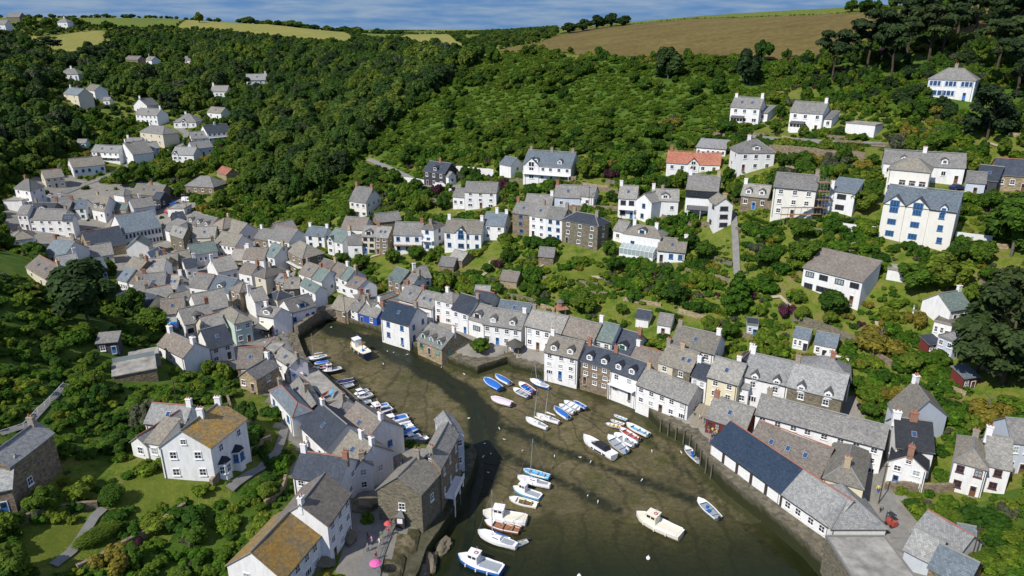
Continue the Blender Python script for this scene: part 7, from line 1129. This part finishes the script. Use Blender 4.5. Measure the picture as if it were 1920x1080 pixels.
def scatter(name,src,pts,label,cat):
    v=np.array([p[:3] for p in pts],np.float32); me=bpy.data.meshes.new(name); me.vertices.add(len(v)); me.vertices.foreach_set('co',v.ravel())
    a=me.attributes.new('psc','FLOAT_VECTOR','POINT'); a.data.foreach_set('vector',np.array([p[3] for p in pts],np.float32).ravel()); r_=me.attributes.new('prot','FLOAT_VECTOR','POINT'); r_.data.foreach_set('vector',np.array([(p[5],p[6],p[4]) for p in pts],np.float32).ravel())
    o=ob(name,me); ng=bpy.data.node_groups.new(name,'GeometryNodeTree'); ng.interface.new_socket('Geometry',in_out='INPUT',socket_type='NodeSocketGeometry'); ng.interface.new_socket('Geometry',in_out='OUTPUT',socket_type='NodeSocketGeometry')
    n=ng.nodes; l=ng.links; gi=n.new('NodeGroupInput'); go=n.new('NodeGroupOutput'); oi=n.new('GeometryNodeObjectInfo'); oi.inputs['Object'].default_value=src; oi.inputs['As Instance'].default_value=True; oi.transform_space='ORIGINAL'
    ip=n.new('GeometryNodeInstanceOnPoints'); s1=n.new('GeometryNodeInputNamedAttribute'); s1.data_type='FLOAT_VECTOR'; s1.inputs[0].default_value='psc'; s2=n.new('GeometryNodeInputNamedAttribute'); s2.data_type='FLOAT_VECTOR'; s2.inputs[0].default_value='prot'
    l.new(gi.outputs[0],ip.inputs['Points']); l.new(oi.outputs['Geometry'],ip.inputs['Instance']); l.new(s1.outputs[0],ip.inputs['Scale']); l.new(s2.outputs[0],ip.inputs['Rotation']); l.new(ip.outputs[0],go.inputs[0])
    md=o.modifiers.new('plants','NODES'); md.node_group=ng; tag(o,label,cat,None,'stuff'); return o
buck={}
for i,p in enumerate(allp):
    if i in own: continue
    zn,kd,x,y,h_,r_,_=p; v=random.randrange(NV[kd]); top=1.7 if kd in('wood','dark','round','pinelow') else .95
    buck.setdefault((zn,kd,v),[]).append((x,y,float(gz(x,y))-.15-(.12*h_ if kd=='wood' else 0),(r_*random.uniform(.8,1.2),r_*random.uniform(.8,1.2),h_/top),random.uniform(0,6.28),random.uniform(-.16,.16),random.uniform(-.16,.16)))
NMS={'wood':'woodland','pinewood':'evergreen_undergrowth','scrub':'scrub_vegetation','garden':'garden_vegetation','gardentree':'garden_tree_foliage','village':'yard_vegetation','thicket':'thicket_vegetation','farland':'far_woodland','far hedges':'far_hedgerow_foliage','field hedges':'field_hedge_foliage'}
SL={'wood':'dense broadleaf wood on the left hillside','pinewood':'dark undergrowth below the hilltop pines','scrub':'bracken and wild scrub on the slopes','garden':'low green planting of the terraced gardens','gardentree':'small trees scattered over the slopes','village':'greenery in the village yards','thicket':'thick bushes of the near spur and banks','farland':'trees and scrub on the far hillside','far hedges':'hedgerows and copses on the far horizon','field hedges':'hedges round the hill fields'}
for (zn,kd,v),pts in buck.items(): scatter(NMS[zn],FIRST.get((kd,v)) or next(o for k_,o in FIRST.items() if k_[0]==kd),pts,SL[zn],'vegetation')
print('plants',len(allp),'own',len(own))
# ------------------------------------------------------------------ people, vehicles, small things
plain('skin',(.55,.34,.25),.6); plain('hair',(.07,.045,.03),.8)
for k,c in (('cloth_blue',(.05,.10,.30)),('cloth_red',(.42,.05,.06)),('cloth_white',(.7,.7,.68)),('cloth_dark',(.03,.03,.04)),('cloth_grey',(.22,.22,.24)),('cloth_pink',(.6,.22,.34)),('cloth_green',(.10,.22,.12)),('cloth_yellow',(.65,.55,.10)),('cloth_sand',(.42,.34,.22))): plain(k,c,.9)
def personmesh(pose):
    me=bpy.data.meshes.new('p'); st=.16 if pose==1 else .09
    J=[('pel',0,0,.92,.14,.10),('ch',0,0,1.28,.17,.115),('nk',0,-.01,1.47,.06,.06),('hd',0,.02,1.60,.095,.10),('ht',0,.01,1.72,.075,.08)]
    for s in (1,-1):
        f=st*s if pose<2 else 0
        J+=[('hip%d'%s,.09*s,0,.86,.10,.10),('kn%d'%s,.10*s,f*1.0+(.05 if f>0 else .02),.48,.065,.065),('an%d'%s,.10*s,f*1.6,.08,.045,.05),('to%d'%s,.11*s,f*1.6+.15,.03,.04,.03),('sh%d'%s,.19*s,0,1.40,.065,.065),('el%d'%s,.25*s,-f*.7,1.13,.045,.045),('wr%d'%s,.26*s,-f*.9+.10,.90,.032,.035),('fi%d'%s,.26*s,-f*.9+.14,.80,.03,.04)]
    nm={j[0]:i for i,j in enumerate(J)}; E=[('pel','ch'),('ch','nk'),('nk','hd'),('hd','ht')]
    for s in ('1','-1'): E+=[('pel','hip'+s),('hip'+s,'kn'+s),('kn'+s,'an'+s),('an'+s,'to'+s),('ch','sh'+s),('sh'+s,'el'+s),('el'+s,'wr'+s),('wr'+s,'fi'+s)]
    me.from_pydata([(j[1],-j[2],j[3]) for j in J],[(nm[a],nm[b_]) for a,b_ in E],[]); o=ob('p',me); md=o.modifiers.new('s','SKIN'); sv=me.skin_vertices[0].data
    for i,j in enumerate(J): sv[i].radius=(j[4],j[5]); sv[i].use_root=(i==0)
    o.modifiers.new('u','SUBSURF').levels=1; dg=bpy.context.evaluated_depsgraph_get(); r=bpy.data.meshes.new_from_object(o.evaluated_get(dg)); bpy.data.objects.remove(o); r.name='person'; return r
PM=[personmesh(i) for i in range(2)]
tops=['cloth_blue','cloth_red','cloth_white','cloth_dark','cloth_grey','cloth_pink','cloth_green','cloth_yellow']; legs=['cloth_dark','cloth_blue','cloth_sand','cloth_grey']
pc=0
for i,(x,y) in enumerate(PEOPLE):
    tp=tops[i%8]; lg=legs[(i*3)%4]; me=PM[i%2].copy(); me.materials.clear()
    for q in (lg,tp,'skin','hair'): me.materials.append(MAT[q])
    for p in me.polygons:
        z=p.center.z; x_=abs(p.center.x); p.material_index=3 if z>1.66 or (z>1.55 and p.center.y>.03) else 2 if z>1.44 or (x_>.2 and z<1.02) else 1 if z>.90 else 0
    col=lambda s:s.split('_')[1]
    o=ob('person',me,None,(x,y,float(gz(x,y))+.09),random.uniform(0,6.28)); where='lane by the net loft' if y<118 and x<0 else 'harbour street' if x<0 else 'quay by the tea room' if y>100 else 'fish quay'
    tag(o,'person in %s top and %s trousers %s on the %s'%(col(tp),col(lg),('standing','walking')[i%2],where),'person','people about the harbour')
def umbrella(p,mat,label,r=1.1):
    mb=MB(); n_=10; apex=(0,0,2.3); 
    for i in range(n_):
        a=2*math.pi*i/n_; b_=2*math.pi*(i+1)/n_; mb.face([(math.cos(a)*r,math.sin(a)*r,1.85),(math.cos(b_)*r,math.sin(b_)*r,1.85),(math.cos(b_)*r*.55,math.sin(b_)*r*.55,2.18),(math.cos(a)*r*.55,math.sin(a)*r*.55,2.18)]); mb.face([(math.cos(a)*r*.55,math.sin(a)*r*.55,2.18),(math.cos(b_)*r*.55,math.sin(b_)*r*.55,2.18),apex])
    root=ob('parasol',None,None,p); tag(root,label,'parasol'); mb.build('canopy',[mat],root); mb=MB(); mb.tube((0,0,0),(0,0,2.25),.03,.03,6); mb.tube((0,0,0),(0,0,.12),.3,.28,10); mb.build('pole',['metal_grey'],root)
plain('parasol_pink',(.62,.12,.34),.8); plain('parasol_red',(.55,.08,.08),.8)
g=lambda k:(PT[k][0],PT[k][1],float(gz(PT[k][0],PT[k][1]))+.09)
umbrella(g('umb'),'parasol_pink','pink parasol on the lane at the bottom of picture',.95); umbrella(g('umb2'),'parasol_red','small red parasol before the net loft',.65)
def vehicle(p,rz,kind,col,label):
    L,Wd,H={'van':(4.8,1.9,1.95),'car':(4.1,1.75,1.45),'pickup':(4.9,1.85,1.75)}[kind]; root=ob({'van':'parked_van','car':'parked_car','pickup':'parked_pickup'}[kind],None,None,p,rz); tag(root,label,'van' if kind!='car' else 'car','parked vehicles'); b0=.32
    mb=MB(); hz_=.85; mb.hexa([(-L/2,-Wd/2,b0),(L/2,-Wd/2*.92,b0),(L/2,Wd/2*.92,b0),(-L/2,Wd/2,b0),(-L/2+.05,-Wd/2,hz_),(L/2-.12,-Wd/2*.9,hz_-.08),(L/2-.12,Wd/2*.9,hz_-.08),(-L/2+.05,Wd/2,hz_)])
    x0,x1,xt0,xt1={'van':(-L/2+.06,L*.30,-L/2+.12,L*.16),'car':(-L*.42,L*.22,-L*.28,L*.06),'pickup':(-.1,L*.26,0,L*.12)}[kind]
    mb.hexa([(x0,-Wd/2*.97,hz_),(x1,-Wd/2*.92,hz_-.05),(x1,Wd/2*.92,hz_-.05),(x0,Wd/2*.97,hz_),(xt0,-Wd/2*.82,H),(xt1,-Wd/2*.8,H),(xt1,Wd/2*.8,H),(xt0,Wd/2*.82,H)])
    if kind=='pickup': mb.box(-L/2+.05,-.15,-Wd/2,-Wd/2+.1,hz_,hz_+.35); mb.box(-L/2+.05,-.15,Wd/2-.1,Wd/2,hz_,hz_+.35); mb.box(-L/2,-L/2+.1,-Wd/2,Wd/2,hz_,hz_+.35)
    o=mb.build('body',[col],root); bv=o.modifiers.new('b','BEVEL'); bv.width=.06; bv.segments=2
    mb=MB(); f=lambda t,a,b_:a+(b_-a)*t
    mb.face([(f(.15,x1,xt1)+.02,-Wd*.40,f(.15,hz_-.05,H)),(f(.15,x1,xt1)+.02,Wd*.40,f(.15,hz_-.05,H)),(f(.9,x1,xt1)+.02,Wd*.36,f(.9,hz_,H)),(f(.9,x1,xt1)+.02,-Wd*.36,f(.9,hz_,H))])
    for s in (1,-1):
        a0=x0+.25 if kind!='van' else x1-1.2
        mb.face([(a0,s*Wd*.475,hz_+.1),(x1-.35,s*Wd*.465,hz_+.1),(xt1-.15,s*Wd*.418,H-.15),(max(a0,xt0)+.1,s*Wd*.425,H-.15)][::s])
    mb.build('window',['glass_dark'],root)
    for sx in (-L*.31,L*.31):
        for s in (1,-1): mb=MB(); mb.tube((sx,s*(Wd/2-.2),.32),(sx,s*(Wd/2+.02),.32),.32,.32,12); mb.tube((sx,s*(Wd/2+.0),.32),(sx,s*(Wd/2+.035),.32),.18,.16,8,1); mb.build('wheel',['rubber','metal_grey'],root)
    for s in (1,-1): mb=MB(); mb.box(L/2-.14,L/2+.0,s*Wd*.36-.15,s*Wd*.36+.15,.58,.74); mb.build('headlight',['glass_pale'],root)
vehicle(g('van1'),R(35),'pickup','paint_white','white pickup truck parked in front of the white shop row'); vehicle(g('van2'),R(20),'van','paint_white','white van parked in the village car park'); vehicle(g('van3'),R(-10),'van','paint_white','white van beside the car park hedge')
vehicle(g('car1'),R(8),'car','paint_navy','dark blue car parked beside the pale grey shed'); vehicle(g('car2'),R(-5),'car','paint_white','white car parked before the white garage end')
vehicle(g('car4'),R(60),'car','paint_grey','grey car at the left side of the village car park'); vehicle(g('car5'),R(15),'car','paint_blue','blue car between the vans in the village car park'); vehicle(g('car6'),R(70),'car','paint_red','red car at the lower edge of the village car park')
# forklift
p=g('fork'); root=ob('forklift',None,None,p,R(110)); tag(root,'red forklift truck standing in the quay lane','forklift'); mb=MB(); mb.box(-1,.55,-.5,.5,.35,1.0); mb.box(-1,-.55,-.48,.48,1.0,1.25); mb.build('body',['paint_red'],root)
mb=MB(); [mb.box(x,x+.07,y_,y_+.07,1,2.1) for x in (-.5,.45) for y_ in (-.45,.38)]; mb.box(-.5,.55,-.48,.48,2.1,2.16); mb.build('cage',['rubber'],root)
mb=MB(); [mb.box(.62,.74,y_,y_+.1,.1,2.4) for y_ in (-.4,.3)]; mb.box(.62,.74,-.4,.4,1.2,1.3); mb.build('mast',['metal_grey'],root); mb=MB(); [mb.box(.74,1.7,y_,y_+.12,.12,.18) for y_ in (-.35,.23)]; mb.build('fork',['metal_grey'],root)
for sx in (-.65,.3):
    for s in (1,-1): mb=MB(); mb.tube((sx,s*.38,.3),(sx,s*.56,.3),.3,.3,10); mb.build('wheel',['rubber'],root)
# scaffolding on the cream house
p=g('scaf'); root=ob('scaffolding',None,None,p,R(4)); tag(root,'timber decked scaffolding wrapped round the cream house','scaffolding')
for i in range(4):
    for j in range(2): mb=MB(); mb.tube((-1.2+i*.9,-1+j*2.6,-1),(-1.2+i*.9,-1+j*2.6,9.6),.05,.05,5); mb.build('pole',['metal_grey'],root)
for z in (2,4.2,6.4,8.6):
    mb=MB(); mb.box(-1.4,1.7,-1.1,1.7,z,z+.08); mb.build('deck_board',['timber'],root); mb=MB(); mb.box(-1.4,1.7,-1.1,-1.04,z+1,z+1.06); mb.build('guard_rail',['metal_grey'],root)
p=PT['scaf']; root=ob('scaffold_gangway',None,None,(PT['scaf'][0]-10.5,PT['scaf'][1]-1.8,g('scaf')[2]),R(3)); tag(root,'low scaffold gangway along the foot of the cream house','scaffolding')
for i in range(7): mb=MB(); mb.tube((i*1.7,0,-2),(i*1.7,0,2.6),.05,.05,5); mb.build('pole',['metal_grey'],root)
for z in (.6,2.4): mb=MB(); mb.box(-.2,10.5,-.5,.4,z,z+.08); mb.build('deck_board',['timber'],root)
# pavilion, gazebo, sheds, pole, kayaks, tarpaulin, terrace, topiary, hedges
p=g('pav'); root=ob('garden_pavilion',None,None,p,.3); tag(root,'dark red garden pavilion with round cap above the terraces','pavilion'); mb=MB(); mb.box(-1.2,1.2,-1.2,1.2,2.0,2.15); mb.tube((0,0,2.15),(0,0,3.6),1.0,.9,8); mb.build('upper_room',['brick'],root); mb=MB(); mb.tube((0,0,3.6),(0,0,4.4),1.15,.05,8); mb.build('roof',[RF['l']],root); mb=MB(); mb.slab([(-1.9,-1.9,2.0),(1.9,-1.9,2.0),(1.2,0,2.6),(-1.2,0,2.6)],.1); mb.build('lower_roof',['brick'],root)
for sx in (-1.1,1.1): mb=MB(); mb.box(sx-.12,sx+.12,-1.1,-.86,0,2.0); mb.build('pillar',['chimney_white'],root)
p=g('gaz'); root=ob('thatched_gazebo',None,None,(p[0],p[1],4.2)); tag(root,'round shelter with grey thatched roof at the quay corner','gazebo'); mb=MB(); mb.tube((0,0,2.1),(0,0,3.6),2.3,.15,12); mb.build('roof',[RF['k']],root)
for i in range(6): a=i*1.047; mb=MB(); mb.tube((math.cos(a)*1.8,math.sin(a)*1.8,-.5),(math.cos(a)*1.8,math.sin(a)*1.8,2.15),.1,.09,6); mb.build('post',['timber'],root)
for k,w_,d_,h_,wm,rm,lb in (('hut',3,2.4,2.1,'R','n','dark red garden hut with stacked timber on right slope'),('hut2',3.4,3,2.4,'R','u','dark red hut with flat blue roof under the black pine'),('shed',4,3,2.6,'D','g','grey garden shed above the flat roofed terrace on left spur')):
    p=g(k); house(p[0]-w_/2,p[1]-d_/2,p[2],.25,w_,d_,0,h_,'m',wm,rm,'1x2','','', 'shed',lb)
# flat roof terrace on the left spur with glass balustrade
p=g('deck'); root=ob('roof_terrace',None,None,(p[0],p[1],p[2]),R(28)); tag(root,'pale flat roof terrace with glass balustrade on the left spur','terrace')
mb=MB(); mb.box(-4,4,-3.5,3.2,-3,1.6); mb.build('wall',[W['S']],root); mb=MB(); mb.box(-4.2,4.2,-3.7,3.4,1.6,1.8); mb.build('deck',['concrete_roof'],root); mb=MB(); mb.box(-1,5,3.5,7.5,1.8,2.0); mb.box(-1,5,3.5,7.5,-3,1.75); mb.build('upper_deck',['concrete_roof'],root)
for a,b_,y0,y1 in ((4.1,4.16,-3.6,3.4),(4.9,4.96,3.5,7.5)): mb=MB(); mb.box(a,b_,y0,y1,1.85,2.85); mb.build('glass_panel',['glass_pale'],root)
mb=MB(); mb.box(-4,4.1,3.36,3.42,1.85,2.8); mb.build('glass_panel',['glass_pale'],root)
p=g('tarp'); root=ob('tarpaulin',None); mb=MB(); rng=random.Random(3); V=[[(i*.9-3,j*.8-1.6,1.2+rng.uniform(-.25,.25)+.4*math.sin(i*.9)) for i in range(8)] for j in range(5)]
for j in range(4):
    for i in range(7): mb.face([V[j][i],V[j][i+1],V[j+1][i+1],V[j+1][i]],(i+j)%3==0)
bpy.data.objects.remove(root); tag(mb.build('tarpaulin',['paint_blue','paint_sky'],None,p,.2),'crumpled bright blue tarpaulin below the white dormered house','tarpaulin')
for i,(dx,dy,c,lb) in enumerate(((0,0,'red','red kayak on the flat fish store roof'),(1.4,.9,'sky','turquoise kayak on the flat fish store roof'),(-9,9,'blue','blue kayak at the far end of fish store roof'),(-8,10.5,'pink','pink kayak beside the blue one on fish store roof'))):
    rg=hullmb(3.2,.75,.3,.2); mb=MB(); pr=None
    for x,wv,sh,kz in rg:
        ring=[(x,wv,sh*.7),(x,wv*.7,kz*.4),(x,0,kz),(x,-wv*.7,kz*.4),(x,-wv,sh*.7),(x,0,sh*1.1)]
        if pr:
            for k in range(6): mb.face([pr[k],ring[k],ring[(k+1)%6],pr[(k+1)%6]])
        pr=ring
    q=KAY; tag(mb.build('kayak',['paint_'+c],None,(q[0]+dx,q[1]+dy,q[2]),R(70+i*20)),lb,'kayak','kayaks on the fish store')
p=g('pole1'); mb=MB(); [mb.tube((0,0,z),(0,0,z+.5),.16,.16,8,i%2) for i,z in enumerate(np.arange(0,4,.5))]; tag(mb.build('marker_pole',['paint_white','paint_grey'],None,p),'white banded navigation pole on the right slope','pole')
plain('clipped',(.035,.062,.012),.9,.1,.35,3)
bm_=crown('foliage',[(0,0,.8),(.12,.1,.9),(-.1,-.05,.7)],[.85,.8,.85],5200,.045,'leaf_broad',7,corek=.86); p=g('ball'); root=ob('topiary_ball',None,None,p); tag(root,'large clipped round bush on the cliff house lawn','bush'); ob('foliage',bm_,root,(0,0,0),0,(1.9,1.9,1.9))
p=g('hedge'); root=ob('clipped_hedge',None,None,p,R(48)); tag(root,'long clipped oval hedge beside the stepped path','hedge'); ob('foliage',bm_,root,(0,0,0),0,(3.6,1.4,1.3))
# fish crates and nets on the lower right quay
for i in range(14):
    mb=MB(); [mb.box(-.38,.38,y_,y_+.04,0,.04) for y_ in (-.24,0,.2)]; [mb.tube((x_,-.24,0),(x_,0,.36),.02,.02,4) for x_ in (-.36,0,.36)]; [mb.tube((x_,.24,0),(x_,0,.36),.02,.02,4) for x_ in (-.36,0,.36)]; mb.tube((-.36,0,.36),(.36,0,.36),.02,.02,4); mb.face([(-.36,-.24,.03),(.36,-.24,.03),(.36,0,.35),(-.36,0,.35)]); mb.face([(.36,.24,.03),(-.36,.24,.03),(-.36,0,.35),(.36,0,.35)])
    x,y=CRATE[0]+3.2+(i%5)*.85,CRATE[1]+5+(i//5)*.7; tag(mb.build('lobster_pot',['rubber'],None,(x,y,float(gz(x,y))+.02+(.36 if i>9 else 0)),.1*i),'dark netted lobster pot stacked on the lower right quay','lobster pot','lobster pots')
for i,(u_,v_,c) in enumerate(((0,0,'blue'),(.9,.5,'blue'),(-.6,1.2,'green'),(1.6,1.4,'red'),(.3,2.2,'grey'),(-1,3,'yellow'),(.8,3.4,'blue'),(2.2,3.2,'green'))):
    mb=MB(); mb.box(-.4,.4,-.28,.28,0,.06)
    for a in ((-.4,.4,-.28,-.23),(-.4,.4,.23,.28),(-.4,-.35,-.23,.23),(.35,.4,-.23,.23)): mb.box(a[0],a[1],a[2],a[3],.06,.38)
    x,y=CRATE[0]+u_,CRATE[1]+v_; tag(mb.build('fish_crate',['paint_'+c],None,(x,y,float(gz(x,y))+.02),i*.7),'%s fish crate %s on the lower right quay'%(c,('nearest the edge','beside the wall','standing alone','by the lane','at the back','in the middle','near the nets','at the far end')[i]),'crate','fish crates')
# iron railing of the lane
root=ob('lane_railing',None,None,LANERAIL[0]); tag(root,'grey iron railing along the harbour side of the lane','railing'); o0=Vector(LANERAIL[0])
for a,b_ in zip(LANERAIL[:-1],LANERAIL[1:]):
    a=Vector(a);b_=Vector(b_); k=max(1,int((b_-a).length/1.6))
    for i in range(k):
        q=a.lerp(b_,i/k); q2=a.lerp(b_,(i+1)/k); q.z=float(gz(q.x,q.y)); q2.z=float(gz(q2.x,q2.y)); mb=MB(); mb.tube(q-o0,q-o0+Vector((0,0,1.1)),.04,.04,5); mb.build('post',['metal_grey'],root)
        for hh_ in (.55,1.05): mb=MB(); mb.tube(q-o0+Vector((0,0,hh_)),q2-o0+Vector((0,0,hh_)),.03,.03,5); mb.build('rail',['metal_grey'],root)
# railing posts of the cliff path
pp=[q for q in PATHS if 'railed' in q[3]][0][1]; root=ob('path_railing',None,None,pp[0]); tag(root,'white timber railing along the cliff path on left spur','railing'); o0=Vector(pp[0])
for a,b_ in zip(pp[:-1],pp[1:]):
    a=Vector(a);b_=Vector(b_); k=max(1,int((b_-a).length/2.2))
    for i in range(k):
        q=a.lerp(b_,i/k); q2=a.lerp(b_,(i+1)/k); q.z=float(gz(q.x,q.y)); q2.z=float(gz(q2.x,q2.y)); mb=MB(); mb.tube(q-o0+Vector((0,-.7,-.3)),q-o0+Vector((0,-.7,1.1)),.05,.05,5); mb.build('post',['chimney_white'],root); mb=MB(); mb.tube(q-o0+Vector((0,-.7,1.0)),q2-o0+Vector((0,-.7,1.0)),.04,.04,5); mb.build('rail',['chimney_white'],root)
# lamp / telegraph poles
for i,(x,y,h_,lb) in enumerate(POLES): 
    mb=MB(); mb.tube((0,0,-.5),(0,0,h_),.11,.08,6); mb.box(-.6,.6,-.04,.04,h_-.6,h_-.5); tag(mb.build('telegraph_pole',['bark'],None,(x,y,float(gz(x,y)))),lb,'pole','telegraph poles')
# rocks by the harbour mouth
wallmat('rock',(.17,.145,.10),amt=.5)
for i,(x,y,s,lb) in enumerate(ROCKS):
    bm=bmesh.new(); bmesh.ops.create_icosphere(bm,subdivisions=3,radius=1); rg_=random.Random(i)
    ph=[rg_.uniform(0,6) for _ in range(6)]
    for v in bm.verts:
        c=v.co; k=1+.22*math.sin(c.x*3+ph[0])*math.sin(c.y*3.5+ph[1])+.14*math.sin(c.z*6+ph[2]+c.x*4)+.08*math.sin(c.y*11+ph[3]); v.co=Vector((c.x*k*s,c.y*k*s*.7,c.z*k*s*.55))
    me=bpy.data.meshes.new('rock'); bm.to_mesh(me); bm.free(); me.materials.append(MAT['rock']); tag(ob('rock',me,None,(x,y,float(gz(x,y))+.2),rg_.uniform(0,6)),lb,'rock','rocks by the harbour mouth')

# short stone terrace walls stepping the gardens
k_=0; rg_=random.Random(5)
for _ in range(900):
    x=rg_.uniform(-60,190); y=rg_.uniform(120,250)
    if k_>=70: break
    xa,ya=np.array([x]),np.array([y])
    if bad(xa,ya)[0] or inany(xa,ya,ZONES['wood'])[0] or inany(xa,ya,ZONES['scrub'])[0] or not inview(xa,ya,1.0)[0] or inpoly(xa,ya,offset(HARB,9))[0]: continue
    L=rg_.uniform(4,11); gxx=float(gz(x+1,y)-gz(x-1,y)); gyy=float(gz(x,y+1)-gz(x,y-1)); n_=math.hypot(gxx,gyy)+1e-6; tx,ty=-gyy/n_,gxx/n_
    pts=[(x+tx*L*f,y+ty*L*f) for f in (-.5,0,.5)]
    if any(np.min(np.hypot(FT[:,0]-p[0],FT[:,1]-p[1])-FT[:,2])<.3 for p in pts): continue
    dd=np.hypot(FT[:,0]-x,FT[:,1]-y); hl=HOUSES[min(int(dd.argmin()),len(HOUSES)-1)][15].split()[:9]
    while hl[-1] in('the','of','with','and','in','by','on','at','below','behind','a','beside','above','between','right','left','under'): hl=hl[:-1]
    wallstrip('garden_wall',pts,0,rg_.uniform(.7,1.3),.4,W[rg_.choice('SKTS')],'short stone terrace wall near the '+' '.join(hl),'wall',follow=True)['group']='garden terrace walls'; k_+=1

# clipped hedges and narrow garden paths on the slopes
hv,hf=leaves([(x*.25-3,yy,zz) for x in range(25) for yy in (-.28,.28) for zz in (.35,.8,1.05)],[.30]*150,1500,.11,np.random.default_rng(2))
hme=npmesh('foliage',hv,hf,['leaf_bush']); hbx=MB(); hbx.box(-3.1,3.1,-.42,.42,-.6,1.15); hbm=hbx.mesh('hedge_core',['leaf_dark'])
k_=0; rg_=random.Random(9); used=[]
for _ in range(2500):
    x=rg_.uniform(-70,190); y=rg_.uniform(100,260)
    if k_>=44: break
    xa,ya=np.array([x]),np.array([y])
    if bad(xa,ya)[0] or inany(xa,ya,ZONES['wood'])[0] or inany(xa,ya,ZONES['scrub'])[0] or not inview(xa,ya,1.0)[0] or inpoly(xa,ya,offset(HARB,9))[0]: continue
    gxx=float(gz(x+1,y)-gz(x-1,y)); gyy=float(gz(x,y+1)-gz(x,y-1)); n_=math.hypot(gxx,gyy)+1e-6; tx,ty=-gyy/n_,gxx/n_
    pts=[(x+tx*3*f,y+ty*3*f) for f in (-1,0,1)]
    if any(np.min(np.hypot(FT[:,0]-p[0],FT[:,1]-p[1])-FT[:,2])<.3 for p in pts) or any(math.hypot(x-a,y-b_)<5 for a,b_ in used): continue
    used.append((x,y)); dd=np.hypot(FT[:,0]-x,FT[:,1]-y); j=min(int(dd.argmin()),len(HOUSES)-1); hl=HOUSES[j][15].split()[:9]
    while hl[-1] in('the','of','with','and','in','by','on','at','below','behind','a','beside','above','between','right','left','under'): hl=hl[:-1]
    root=ob('clipped_hedge',None,None,(x,y,float(gz(x,y))-.1),math.atan2(ty,tx)); tag(root,'clipped green hedge %s the '%('left of' if x<FT[j,0] else 'right of')+' '.join(hl),'hedge','clipped garden hedges')
    s_=rg_.uniform(.7,1.5); ob('foliage',hme,root,(0,0,0),0,(s_,1.1,rg_.uniform(.7,1.3))); k_+=1
plain('path_gravel',(.34,.29,.21),.95,.1,.2,1.5)
for i in range(16):
    for _ in range(60):
        x=rg_.uniform(-50,170); y=rg_.uniform(120,235); xa,ya=np.array([x]),np.array([y])
        if bad(xa,ya)[0] or inany(xa,ya,ZONES['wood'])[0] or inany(xa,ya,ZONES['scrub'])[0] or inpoly(xa,ya,offset(HARB,12))[0]: continue
        break
    a=rg_.uniform(-.6,.6)+(1.57 if i%2 else 0); L=rg_.uniform(6,13); strip('garden_path',[(x,y),(x+math.cos(a)*L*.5,y+math.sin(a)*L*.5),(x+math.cos(a+.5)*L,y+math.sin(a+.5)*L)],rg_.uniform(.7,1.2),.10,'path_gravel',label='narrow gravel garden path on the slope')

# timber piles against the wharf and the stone steps beside the tea room
for i in range(9):
    f=i/9*2.6; k=int(f); a,b_=HARB[14+k],HARB[15+k]; t_=f-k; x=a[0]+(b_[0]-a[0])*t_; y=a[1]+(b_[1]-a[1])*t_; d=Vector((b_[0]-a[0],b_[1]-a[1])).normalized(); x+=d.y*.35; y-=d.x*.35
    mb=MB(); mb.tube((0,0,-1),(.04,0,3.9+.3*math.sin(i*2.1)),.17,.14,8); tag(mb.build('timber_pile',['bark_grey'],None,(x,y,0)),'weathered timber pile against the wharf wall, one of a row','pile','wharf piles')
a,b_=Vector(STEPS[0]),Vector(STEPS[1]); d=(b_-a); Ls=math.hypot(d.x,d.y); root=ob('stone_steps',None,None,(a.x,a.y,float(gz(a.x,a.y))),math.atan2(d.y,d.x)); tag(root,'broad stone steps climbing between white cottage and tea room','steps'); mb=MB(); ns=13; rise_=max(2.2,float(gz(b_.x,b_.y)-gz(a.x,a.y)))
sm=MB(); sm.box(0,Ls/ns*1.05,-1.5,1.5,-1.2,.0); sm=sm.mesh('step',['chimney_stone'])
for i in range(ns): ob('step',sm,root,(Ls*i/ns,0,rise_*(i+1)/ns+.1))
